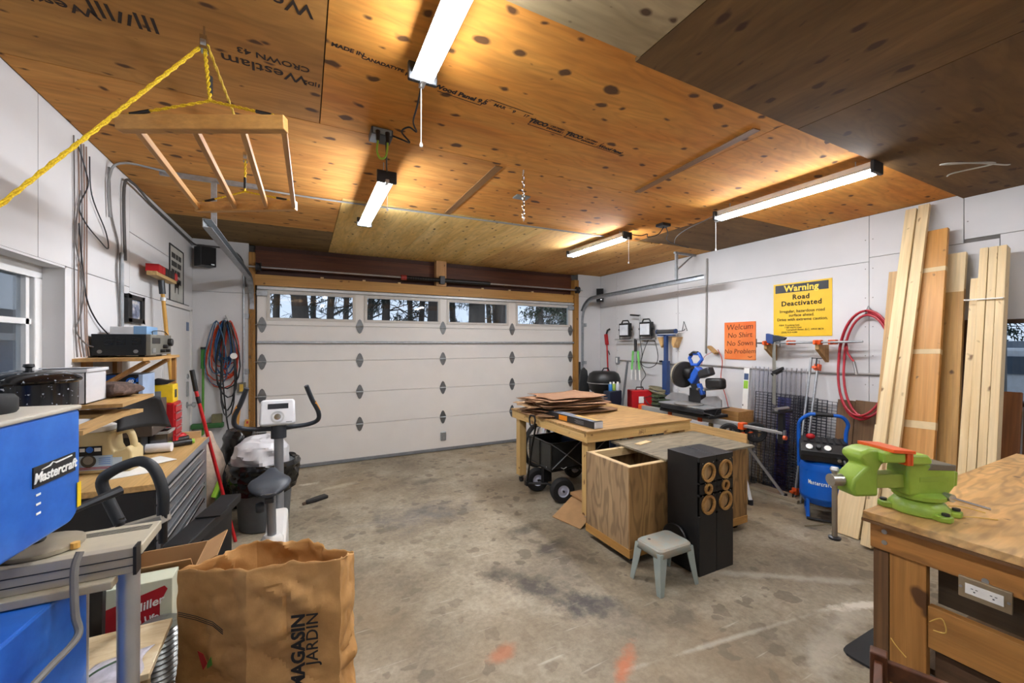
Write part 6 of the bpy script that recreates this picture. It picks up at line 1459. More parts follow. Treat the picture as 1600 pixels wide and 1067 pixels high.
# ---- conduit and pipe on the wall
tag(MB().cyl((XR-.014, 3.86, 1.545), (XR-.014, 3.84, 2.87), .012, n=8).build('conduit', plain('#8f8b86', 0.5, 0.3), None, sm=True), 'vertical grey conduit on the right wall left of the orange sign', 'conduit')
tag(cable('conduit', [(XR-.014, 5.63, 1.385), (XR-.014, 4.9, 1.375), (XR-.014, 4.11, 1.370), (XR-.014, 3.87, 1.38), (XR-.014, 2.72, 1.362), (XR-.014, 1.86, 1.378)], .011, plain('#8f8b86', 0.5, 0.3), n=8), 'horizontal grey conduit running along the right wall', 'conduit')
jb = thing('outlet_box', 'small grey outlet at the far end of the wall conduit', 'outlet', (XR, 5.66, 1.33))
MB().box(XR-.04, XR-.001, 5.62, 5.70, 1.325, 1.445).build('box', M_grey, jb, bev=.004); MB().box(XR-.044, XR-.04, 5.64, 5.68, 1.34, 1.43).build('receptacle', M_paper, jb)
tag(cable('wire_hook', [(XR-.002, 4.22, 1.90), (XR-.05, 4.22, 1.87), (XR-.06, 4.34, 1.87), (XR-.06, 4.38, 1.90)], .005, M_darkmetal), 'bare double wire hook on wall left of the conduit', 'hook')
tag(MB().tube([(XR-.004, 4.18, 1.87), (XR-.02, 4.225, 2.01), (XR-.004, 4.27, 1.87)], .005, 6).build('wire_hook', M_darkmetal), 'triangular wire bracket above the bare hook', 'hook')
# ---- clamp shelf under the sign
cs = thing('clamp_bracket', 'pair of wooden wall brackets carrying pipe clamps under the warning sign', 'bracket', (XR, 2.5, 1.5))
for y in (2.90, 2.36):
    MB().prism([(0, 0), (0.20, 0.14), (0.20, 0.19), (0, 0.19)], (XR-.001, y, 1.48), (-1, 0, 0), (0, 0, 1), 0.035).build('bracket', wood('#b98f55', '#cda66d', 'z', 0.6), cs)
def pipe_clamp(p0, p1, label, heads, r=.012):
    t = thing('pipe_clamp', label, 'clamp', p0); p0 = Vector(p0); p1 = Vector(p1); d = (p1-p0).normalized()
    MB().cyl(p0, p1, r, n=10).build('pipe', M_galv, t, sm=True)
    sd_ = d.cross(Vector((1, 0, 0))).normalized()
    for h in heads:
        c = p0.lerp(p1, h); hd_o = MB().bar(c-d*.035, c+d*.035, .05, .06, (1, 0, 0)).build('jaw', M_orange, t, bev=.006)
        MB().bar(c+Vector((-.05, 0, 0))-d*.012, c+Vector((-.05, 0, 0))+d*.012, .04, .06, (1, 0, 0)).build('jaw_face', M_orange, hd_o, bev=.004)
    c = p0.lerp(p1, heads[0]); e = c - d*.10 if heads[0] < .5 else c + d*.10
    sc_ = MB().cyl(c+Vector((-.04, 0, 0)), e+Vector((-.04, 0, 0)), .007, n=8).build('screw', M_darkmetal, t)
    MB().cyl(e+Vector((-.04, 0, 0))+sd_*.05, e+Vector((-.04, 0, 0))-sd_*.05, .005, n=8).build('crank_handle', M_black, sc_)
    return t
pipe_clamp((4.83, 3.0, 1.688), (4.83, 1.98, 1.70), 'pipe clamp lying across the wall brackets, nearest', [.10, .62])
pipe_clamp((4.90, 2.95, 1.688), (4.90, 2.02, 1.70), 'pipe clamp lying across the wall brackets, against the wall', [.30, .74])
pipe_clamp((4.70, 2.53, 0.0), (4.96, 2.495, 1.53), 'left pipe of the two leaning in front of the wire grids', [.06])
pipe_clamp((4.66, 2.45, 0.0), (4.95, 2.42, 1.50), 'pipe clamp leaning right of its neighbour, orange head on top', [.95, .36])
for i, (y, dx, lab) in enumerate(((2.80, .22, 'long bar clamp hanging with black jaws below the sign'), (2.86, .14, 'second bar clamp hanging behind the first'))):
    bc = thing('bar_clamp', lab, 'clamp', (XR-dx, y, 0.95)); x = XR-dx
    MB().box(x-.004, x+.004, y-.012, y+.012, 0.98, 1.78).build('bar', plain('#9b9a90', 0.4, 0.6), bc)
    MB().prism([(0, 0), (.13, .02), (.15, .05), (.05, .075), (-.03, .07), (-.04, .0)], (x+.018, y+.02, 1.70), (0, -1, 0), (0, 0, 1), .036).build('grip', plain('#1d2430', 0.5), bc, bev=.006)
    MB().prism([(-.05, -.02), (.02, -.03), (.02, .07), (-.05, .09)], (x+.02, y+.03, 1.71), (0, -1, 0), (0, 0, 1), .04).build('trigger', plain('#1f3d7a', 0.5), bc, bev=.005)
    MB().prism([(-.03, 0), (.09, .06), (.10, .03), (.0, -.03)], (x+.018, y, 1.36-.03*i), (0, -1, 0), (0, 0, 1), .036).build('lower_jaw', M_black, bc, bev=.005)
# ---- red air hose on a hook
tag(MB().tube([(XR-.002, 1.96, 1.98), (XR-.05, 2.0, 2.05), (XR-.002, 2.04, 1.98)], .006, 6).build('wire_hook', M_steel), 'wire hook holding the red hose', 'hook')
hp = []
for k in range(3*40+1):
    a = 2*PI*k/40 + PI/2; q = k/40; rr = 1+.05*math.sin(q*2.3)
    hp.append((XR-.05-.012*q-.11*max(0, -math.sin(a)), 2.0+.215*rr*math.cos(a)+.02*math.sin(q*3), 1.49+(.50 if math.sin(a) > 0 else .53)*rr*math.sin(a)*1.0))
hz = thing('air_hose', 'red rubber air hose coiled on the right wall', 'hose', (XR-.06, 2.0, .96)); MB().tube(hp, .0115, 8).build('hose', plain('#a81c2c', 0.4), hz, sm=True)
MB().tube([(XR-.08, 2.17, 1.72), (XR-.09, 2.15, 1.58), (XR-.09, 2.10, 1.50)], .010, 8).build('hose_end', plain('#a81c2c', 0.4), hz, sm=True); MB().cyl((XR-.09, 2.10, 1.50), (XR-.09, 2.075, 1.37), .013, n=10).build('coupler', M_steel, hz, sm=True)
# ---- work lights on a tripod hung on the wall
wl_ = thing('work_light', 'twin-head site work light on a folded green-legged tripod', 'work light', (4.93, 5.1, 1.08))
X = 4.90
for y in (5.34, 4.86):
    b = MB(); b.box(X-.035, X+.03, y-.125, y+.125, 1.80, 2.03); hd_o = b.build('lamp_head', M_black, wl_, bev=.01)
    MB().box(X-.04, X-.034, y-.10, y+.10, 1.825, 2.0).build('lens', plain('#d9dde2', 0.15), hd_o)
    MB().tube([(X, y+.09, 2.03), (X, y+.06, 2.075), (X, y-.06, 2.075), (X, y-.09, 2.03)], .012, 6).build('carry_handle', M_black, hd_o)
    MB().tube([(X, y+.135, 1.93), (X-.01, y+.13, 1.76), (X-.01, y-.13, 1.76), (X, y-.135, 1.93)], .008, 6).build('yoke', M_black, hd_o)
    for s in (-1, 1): MB().cyl((X, y+s*.125, 1.92), (X, y+s*.155, 1.92), .018, n=10).build('tilt_knob', M_black, hd_o)
MB().tube([(X, 5.60, 1.755), (X, 4.66, 1.755)], .014, 8).build('cross_bar', M_alu, wl_, sm=True)
MB().tube([(X, 5.02, 1.76), (X, 5.0, 2.14)], .012, 8).build('mast', M_alu, wl_, sm=True); MB().tube([(X, 5.0, 2.14), (X, 5.22, 2.165)], .014, 8).build('mast_grip', M_black, wl_, sm=True)
MB().cyl((X, 5.10, 1.76), (X, 5.10, 1.55), .025, n=10).build('hub', M_black, wl_, sm=True)
for s in (-1, 0, 1):
    lg = MB().cyl((X-.02*s, 5.10+s*.035, 1.56), (X-.02*s, 5.10+s*.065, 1.25), .017, n=8).build('leg', plain('#79d06a', 0.5) if s else M_alu, wl_, sm=True)
    MB().cyl((X-.02*s, 5.10+s*.065, 1.25), (X-.02*s, 5.10+s*.075, 1.08), .012, n=8).build('leg_end', M_paper, lg, sm=True)
cable('cord', [(X-.02, 4.98, 1.75), (X-.02, 4.93, 1.5), (X-.02, 4.96, 1.35), (X-.02, 4.86, 1.18), (X-.02, 4.95, 1.05), (X-.02, 4.94, .88)], .006, M_black, wl_)
cable('cord', [(X-.02, 4.66, 1.73), (X-.02, 4.60, 1.5), (X-.02, 4.64, 1.36), (X-.02, 4.80, 1.30), (X-.02, 4.95, 1.36), (X-.02, 4.90, 1.55), (X-.02, 4.80, 1.74)], .006, M_black, wl_)
# ---- blue roller stand hung on the wall
bs = thing('roller_stand', 'blue steel roller stand hanging on two wood cleats', 'roller stand', (4.91, 4.45, .95)); X = 4.89
MB().box(X-.025, X+.025, 4.425, 4.475, 1.38, 1.82).build('inner_post', M_navy, bs, bev=.003); MB().box(X-.035, X+.035, 4.405, 4.495, .95, 1.42).build('outer_post', M_navy, bs, bev=.003)
MB().cyl((X, 4.62, 1.865), (X, 4.27, 1.865), .032, n=16).build('roller', plain('#57585a', 0.4, 0.5), bs, sm=True); MB().bar((X, 4.60, 1.81), (X, 4.29, 1.81), .05, .02).build('roller_bracket', M_navy, bs)
for y in (4.27, 4.62): MB().cyl((X, y-.008, 1.865), (X, y+.008, 1.865), .036, n=16).build('roller_end', M_navy, bs)
MB().bar((X-.02, 4.68, .93), (X-.02, 4.22, .93), .06, .03).build('foot', M_navy, bs, bev=.004); MB().cyl((X-.035, 4.495, 1.41), (X-.035, 4.54, 1.41), .016, n=10).build('lock_knob', M_black, bs)
for s, y in ((1, 4.56), (-1, 4.33)):
    w = MB().prism([(0, 0), (s*.075, .16), (s*-.02, .16), (s*-.03, .05)], (XR-.005, y, 1.62), (0, 1, 0), (0, 0, 1), -.12); tag(w.build('wood_cleat', wood('#c69a5e', '#d8b078', 'z', 0.6)), ('left' if s > 0 else 'right') + ' wooden cleat under the blue roller stand head', 'cleat')
# ---- red pruner on a pole, barbecue corner
rt_ = thing('pole_pruner', 'red long-handled tool hanging near the right corner', 'garden tool', (4.98, 5.93, 1.0))
MB().cyl((XR-.03, 5.90, 1.0), (XR-.03, 5.94, 1.72), .014, n=10).build('pole', M_red, rt_, sm=True); MB().bar((XR-.03, 5.935, 1.66), (XR-.03, 5.965, 1.86), .05, .06).build('body', M_red, rt_, bev=.01)
MB().tube([(XR-.03, 5.95, 1.86), (XR-.03, 5.92, 1.93), (XR-.03, 5.86, 1.95)], .016, 8).build('head', M_black, rt_, sm=True); MB().tube([(XR-.03, 5.90, 1.55), (XR-.03, 5.86, 1.48)], .008, 6).build('lever', M_black, rt_)
bq = thing('barbecue', 'black kettle-shaped portable barbecue in the right corner', 'barbecue', (4.40, 5.30, 0))
c = (4.40, 5.30, 0)
MB().lathe([(0.0, .86), (.17, .87), (.235, .93), (.255, 1.02), (.26, 1.04)], 28, c).build('bowl', M_black, bq, sm=True); MB().lathe([(.265, 1.045), (.27, 1.055), (.262, 1.12), (.235, 1.19), (.18, 1.225), (.0, 1.235)], 28, c).build('lid', M_black, bq, sm=True)
MB().ring(.274, .262, 1.036, 1.048, 28, c).build('rim', M_steel, bq); MB().tube([(4.40+.08, 5.26, 1.225), (4.44, 5.25, 1.28), (4.36, 5.25, 1.28), (4.32, 5.26, 1.225)], .010, 8).build('handle', M_black, bq, sm=True)
for k in range(3): MB().tube([(4.40+.18*math.cos(k*2.1+.5), 5.30+.18*math.sin(k*2.1+.5), .88), (4.40+.26*math.cos(k*2.1+.5), 5.30+.26*math.sin(k*2.1+.5), 0)], .012, 8).build('leg', M_darkmetal, bq)
MB().lathe([(.20, .42), (.21, .43), (.21, .44), (0, .44)], 20, c).build('tray', M_darkmetal, bq)
tag(MB(turn((4.27, 4.93, 0), 10)).box(-.13, .16, -.05, .08, .0, .95).build('blue_bin', plain('#1f2a3d', 0.5), None, bev=.01), 'dark blue bin in front of the barbecue', 'bin')
for i, (dx, dy, col, lab) in enumerate(((-.05, .0, '#2a6fb0', 'blue can on the dark bin before the barbecue'), (.05, .03, '#9ab54a', 'lime can on the dark bin before the barbecue'), (.12, -.02, '#c9cbd0', 'white can on the dark bin before the barbecue'))):
    cn = thing('spray_can', lab, 'can', (4.27+dx*.8, 4.94+dy*.6, .951), group='cans on the dark bin'); MB().lathe([(.028, 0), (.03, .005), (.03, .09), (.02, .105)], 14, (4.27+dx*.8, 4.94+dy*.6, .951)).build('body', plain(col, 0.4), cn, sm=True); MB().cyl((4.27+dx*.8, 4.94+dy*.6, 1.055), (4.27+dx*.8, 4.94+dy*.6, 1.085), .017, n=10).build('cap', M_paper, cn, sm=True)
tag(MB().prism([(-.09, 0), (.10, 0), (.10, .95), (.06, 1.22), (.0, 1.28), (-.06, 1.22), (-.09, 1.0)], (4.30, 5.72, 0), (.9, -.35, 0), (0, 0, 1), .04).build('folding_chair_back', plain('#1f2123', 0.5), None, bev=.01), 'dark rounded board standing in the corner behind the barbecue', 'board')
tag(MB().bar((4.20, 4.78, .0), (4.36, 4.70, 1.42), .11, .03, (1, -1, 0)).build('grey_plank', plain('#4a4d50', 0.6), None, bev=.004), 'tapered dark grey plank leaning beside the red case', 'plank')
tag(MB().cyl((4.45, 6.02, .7), (4.47, 6.06, 1.35), .02, n=8).build('black_pole', M_black, None, sm=True), 'thick black pole standing against the door track', 'pole')
bpy.data.objects['black_pole'].scale.z = 2.07; bpy.data.objects['black_pole'].location.z = 0
tag(MB().lathe([(.05, 0), (.05, .012), (.02, .02), (0, .02)], 16, (4.55, 6.0, 1.0)).build('pole_collar', M_black), 'round black collar on the pole by the track', 'collar')
sx = thing('side_cabinet', 'low dark cabinet under the red case by the right wall', 'cabinet', (4.65, 4.6, 0)); MB().box(4.48, 5.0, 4.42, 4.85, .05, .70).build('body', plain('#3a3a3b', 0.6), sx, bev=.005); MB().box(4.50, 4.98, 4.413, 4.42, .08, .68).build('door', plain('#454546', 0.6), sx, bev=.004); MB().box(4.50, 4.98, 4.45, 4.83, 0, .05).build('plinth', M_black, sx)
rc = thing('red_case', 'red metal case piled with coiled grey hose near the right wall', 'tool case', (4.55, 4.55, .70)); MB(turn((4.60, 4.70, .701), -20)).box(-.16, .16, -.10, .10, 0, .27).build('case', plain('#b0161d', 0.4), rc, bev=.01)
MB(turn((4.60, 4.70, .701), -20)).box(-.06, .02, -.103, -.10, .08, .18).build('sticker', M_paper, rc); MB(turn((4.60, 4.70, .701), -20)).tube([(-.06, 0, .27), (-.05, 0, .31), (.05, 0, .31), (.06, 0, .27)], .010, 6).build('handle', M_black, rc)
pp = []
for k in range(100):
    a = k/100*2*PI*6; pp.append((4.83+.14*math.cos(a)*(1-.2*math.sin(k*.13)), 4.54+.11*math.sin(a), .93+.03*math.sin(k*.37)+.012*(k/16)))
tag(MB().tube(pp, .010, 6).build('coiled_hose', plain('#8b8468', 0.6), None, sm=True), 'tangled khaki hose heaped beside the red case', 'hose')
mb_ = thing('milk_crate', 'dark open crate holding the khaki hose', 'crate', (4.80, 4.55, .70)); b = MB()
for (a0, a1, c0_, c1_) in ((4.70, 4.96, 4.43, 4.44), (4.70, 4.96, 4.64, 4.65), (4.70, 4.71, 4.44, 4.64), (4.95, 4.96, 4.44, 4.64)):
    for z in (.701, .76, .82, .88): b.box(a0, a1, c0_, c1_, z, z+.035)
b.build('slats', plain('#4c5a3c', 0.6), mb_); MB().box(4.70, 4.96, 4.43, 4.65, .701, .71).build('base', M_darkmetal, mb_)

# ---- mitre saw on its stand
ms = thing('saw_stand', 'folding aluminium mitre saw stand with orange fittings and black wheels', 'saw stand', (4.35, 3.3, 0)); X = 4.35
MB().box(X-.035, X+.035, 2.86, 4.42, .735, .795).build('beam', M_alu, ms, bev=.006)
for y in (4.40, 3.86, 3.40, 2.88): MB().box(X-.045, X+.045, y-.03, y+.03, .728, .802).build('clamp_collar', M_orange, ms, bev=.006)
MB().box(X-.03, X+.02, 2.44, 2.87, .755, .785).build('extension_arm', M_alu, ms, bev=.004)
sp_ = MB().box(X-.025, X+.02, 2.435, 2.49, .66, .97).build('support_post', M_black, ms, bev=.005); MB().box(X-.022, X+.018, 2.425, 2.50, .70, .80).build('support_clamp', M_grey, sp_, bev=.006)
MB().cyl((X-.05, 2.415, .735), (X-.05, 2.39, .735), .022, n=12).build('lock_knob', plain('#e0673d', 0.5), sp_, sm=True); MB().bar((X-.12, 2.46, .985), (X+.14, 2.46, .985), .06, .025).build('rest_plate', M_black, sp_, bev=.005); MB().cyl((X-.10, 2.46, 1.015), (X+.10, 2.46, 1.015), .020, n=12).build('roller', M_steel, sp_, sm=True)
for y, z in ((2.98, .69), (2.80, .72)):
    xw = X-.08 if y > 2.9 else X+.10
    tw = MB().lathe([(.075, -.02), (.10, -.022), (.112, -.012), (.115, 0), (.112, .012), (.10, .022), (.075, .02), (.075, -.02)], 26, (xw, y, z-.02), (.75, .65, 0), cap=False).build('wheel_tire', M_rubber, ms, sm=True)
    MB().ring(.078, .062, -.012, .012, 26, (xw, y, z-.02), (.75, .65, 0)).build('wheel_rim', M_darkmetal, tw)
    b = MB(); u = Vector((.65, -.75, 0)); cc = Vector((xw, y, z-.02))
    for k in range(5):
        a = 2*PI*k/5; b.bar(cc, cc+(u*math.cos(a)+Vector((0, 0, 1))*math.sin(a))*.07, .02, .018, (.75, .65, 0))
    b.build('wheel_spokes', M_darkmetal, tw); MB().cyl(cc-Vector((.75, .65, 0))*.03, cc+Vector((.75, .65, 0))*.03, .018, n=12).build('wheel_hub', M_black, tw)
MB().cyl((X-.09, 2.97, .67), (X+.11, 2.80, .70), .01, n=8).build('axle', M_orange, ms)
for (ya, yb, xs) in ((3.0, 2.60, .30), (3.0, 2.66, -.20), (4.10, 4.32, .08), (4.10, 4.34, -.28)):
    lg = MB().bar((X, ya, .74), (X+xs, yb, .02), .04, .03).build('leg', M_alu, ms, bev=.004); MB().cyl((X+xs, yb, 0), (X+xs, yb, .05), .024, n=10).build('foot', M_rubber, lg)
sw = thing('mitre_saw', 'blue and black sliding mitre saw with raised head on the stand', 'mitre saw', (4.38, 3.5, .80))
M_sb = plain('#1e57b8', 0.4)
MB().box(X-.16, X+.18, 3.18, 3.92, .80, .835).build('mount_rails', M_black, sw, bev=.005)
MB().box(X-.20, X+.12, 3.22, 3.88, .84, .905).build('base', plain('#232426', 0.5), sw, bev=.012)
MB().box(X-.20, X+.06, 3.20, 3.90, .906, .922).build('table_plate', M_alu, sw, bev=.003)
MB().lathe([(.17, 0), (.175, .012), (.16, .018), (0, .018)], 28, (X-.06, 3.55, .922)).build('turntable', plain('#a3a19c', 0.4, 0.5), sw, sm=True)
for y0, y1, s in ((3.18, 3.46, 1), (3.64, 4.02, -1)):
    MB().prism([(0, 0), (y1-y0, 0), (y1-y0, .05 if s > 0 else .03), ((y1-y0)*.7, .11), (.06, .13 if s > 0 else .11), (0, .09)], (X+.05, y0, .923), (0, 1, 0), (0, 0, 1), .022).build('fence', plain('#a9a9ab', 0.35, 0.6), sw, bev=.003)
MB().tube([(X-.20, 3.90, .87), (X-.22, 4.05, .86), (X-.22, 4.14, .94), (X-.10, 4.14, .96), (X-.10, 3.95, .90)], .007, 6).build('extension_wire', M_black, sw)
MB().tube([(X-.20, 3.22, .87), (X-.20, 3.08, .86), (X-.20, 3.04, .94), (X+.0, 3.04, .95)], .007, 6).build('extension_wire', M_black, sw)
MB().box(X+.06, X+.16, 3.46, 3.64, .90, 1.12).build('pivot_column', plain('#2a2b2d', 0.5), sw, bev=.012)
MB().bar((X+.10, 3.55, 1.10), (X+.0, 3.53, 1.26), .10, .07).build('arm', M_darkmetal, sw, bev=.008)
for y in (3.47, 3.38): MB().cyl((X-.10, y-.08, 1.13), (X+.26, y-.08, 1.13), .014, n=10).build('slide_tube', M_steel, sw, sm=True)
MB().lathe([(.04, -.03), (.135, -.028), (.165, -.02), (.17, 0), (.165, .018), (.12, .024), (0, .024)], 32, (X-.06, 3.62, 1.29), (0.25, 1, 0.1)).build('blade_guard', plain('#3c3a38', 0.35, 0.3), sw, sm=True)
MB().ring(.168, .150, .0, .03, 32, (X-.06, 3.625, 1.29), (0.25, 1, 0.1)).build('guard_rim', plain('#b0a894', 0.3, 0.4), sw)
MB().lathe([(.075, 0), (.08, .01), (.08, .09), (.065, .10), (0, .10)], 22, (X-.03, 3.60, 1.31), (0, -1, -.12)).build('gear_case', M_black, sw, sm=True)
MB().bar((X-.03, 3.52, 1.20), (X-.03, 3.40, 1.38), .11, .09).build('motor_housing', M_sb, sw, bev=.018)
MB().bar((X-.03, 3.40, 1.30), (X-.03, 3.24, 1.36), .11, .10).build('motor', plain('#22242a', 0.5), sw, bev=.02)
MB().bar((X-.03, 3.42, 1.19), (X-.03, 3.36, 1.06), .06, .04).build('motor_bracket', M_sb, sw, bev=.008)
MB().tube([(X-.05, 3.50, 1.42), (X-.05, 3.54, 1.50), (X-.05, 3.50, 1.56), (X-.05, 3.40, 1.555), (X-.05, 3.36, 1.49), (X-.05, 3.42, 1.42)], .022, 8, closed=True).build('handle', M_sb, sw, sm=True)
MB().tube([(X-.052, 3.53, 1.535), (X-.052, 3.48, 1.568), (X-.052, 3.42, 1.565)], .0235, 8).build('grip_pad', M_black, sw, sm=True)
MB().bar((X+.0, 3.33, 1.20), (X+.0, 3.10, 1.215), .11, .13).build('dust_bag', M_black, sw, sm=True, bev=.035, seg=4)
# lumber and bits around the saw
tag(MB(turn((4.12, 3.30, 0), 0)).box(-.008, .008, -.62, .48, .0, .735).build('pale_plywood', wood('#c59a5c', '#d9b47a', 'y', 0.6, knots=0.2), None), 'upright pale plywood panel below the saw stand', 'plywood')
tag(cable('extension_cord', [(XR-.03, 3.66, 1.60), (XR-.05, 3.58, 1.45), (XR-.05, 3.60, 1.2), (XR-.05, 3.52, .95), (XR-.08, 3.46, .75), (XR-.1, 3.44, .5), (XR-.1, 3.5, .02)], .006, plain('#a83a26', 0.5)), 'thin red cord hanging behind the mitre saw', 'cord')
wbx = thing('wood_block', 'small wooden block hook above the mitre saw', 'block', (XR, 3.7, 1.56)); MB().bar((XR-.02, 3.80, 1.64), (XR-.06, 3.66, 1.55), .06, .03).build('block', wood('#a57e4a', '#bb935c', 'y'), wbx); cable('string', [(XR-.05, 3.70, 1.58), (XR-.05, 3.85, 1.50), (XR-.05, 3.90, 1.38)], .003, M_red, wbx)
tag(MB(turn((4.75, 3.28, .70), 0)).box(-.12, .18, -.16, .16, 0, .16).build('wooden_box', wood('#b07f42', '#c4945a', 'y'), None, bev=.003), 'small wooden box behind the saw against the wall', 'box')
sbx = thing('side_bench', 'narrow wall bench carrying the small wooden box', 'bench', (4.78, 3.25, 0)); MB().box(4.62, 4.95, 3.0, 3.55, .675, .699).build('top', ply('y'), sbx)
for y in (3.02, 3.49): MB().box(4.64, 4.68, y, y+.04, 0, .675).build('leg', pine('z'), sbx); MB().box(4.90, 4.94, y, y+.04, 0, .675).build('leg', pine('z'), sbx)
# ---- corrugated clear sheets, level, wire grids
def corr(label, x, y0, y1, z1, seed):
    n = 48
    b = MB().sheet(lambda a, v: (x-.10*(1-v)+.008*math.sin(a*2*PI*12), y0+(y1-y0)*a, .005+(z1-.005)*v), n*2, 3)
    o = b.build('corrugated_sheet', glass('clear_pvc', (0.93, 0.93, 0.97, 1), 0.15, 0.9), None, sm=True); return tag(o, label, 'sheet', 'clear corrugated sheets on the right wall')
corr('clear corrugated plastic sheet nearest the wall, behind the grids', XR-.03, 2.56, 3.19, 1.40, 1); corr('clear corrugated plastic sheet in front of the wall sheet', XR-.07, 2.62, 3.16, 1.36, 2)
lv = thing('straight_edge', 'white straight edge strip with green label leaning on the wall', 'straight edge', (4.93, 3.22, 0)); m = frame((4.86, 3.24, 0), (0, -1, 0), (0.09, 0.0, 1)); MB(m).box(-.035, .035, 0, 1.38, -.004, .006).build('strip', M_paper, lv)
MB(m).box(-.028, .028, 1.12, 1.22, .006, .008).build('green_label', plain('#8fc23a', 0.5), lv); MB(m).box(-.028, .028, 1.23, 1.31, .006, .008).build('blue_label', plain('#3d5277', 0.5), lv)
for k in range(9): MB(m).box(-.03, -.02, .18+k*.09, .20+k*.09, .006, .008).build('tick', M_print, lv)
def grid(label, y0, y1, x, z1, cells, mat):
    b = MB(); nz = cells*2; tilt = .10
    def pt(y, z): return (x - tilt*(1-z/z1), y, z)
    ny = int((y1-y0)/.045)
    for k in range(ny+1):
        y = y0+(y1-y0)*k/ny; b.tube([pt(y, .01), pt(y, z1)], .0028, 4)
    for k in range(nz+1):
        z = .01+(z1-.01)*k/nz; b.tube([pt(y0, z), pt(y1, z)], .0028, 4)
    t = thing('wire_grid_panel', label, 'wire grid', (x-.1, (y0+y1)/2, 0), group='wire grid panels leaning on the right wall')
    b.build('wires', mat, t)['kind'] = 'stuff'
    f = MB(); f.tube([pt(y0, .01), pt(y1, .01), pt(y1, z1), pt(y0, z1)], .005, 6, closed=True); f.build('frame_wire', mat, t)
for k, lab in enumerate(('frontmost wire grid panel beside the pipe clamps', 'second wire grid panel in the leaning row', 'third wire grid panel in the leaning row', 'rearmost wire grid panel, furthest right, behind the compressor')):
    grid(lab, 2.50-.08*k, 3.08-.13*k, XR-.12+.025*k, 1.10-.012*k, 17, plain('#2a2c36', 0.45, 0.3))
M_film = glass('blue_film', (0.45, 0.50, 0.95, 1), 0.2, 0.5)
tag(MB(frame((4.80, 2.76, 0.02), (0, -1, 0), (0.1, 0, 1))).box(-.05, .09, 0, 1.05, .01, .012).build('plastic_film', M_film), 'blue translucent film strip over the wire grids', 'film')
tag(MB().box(4.60, 4.78, 2.45, 2.98, 0, .035).build('floor_batten', wood('#a99a82', '#bdae95', 'y'), None), 'grey batten on the floor under the wire grids', 'batten')
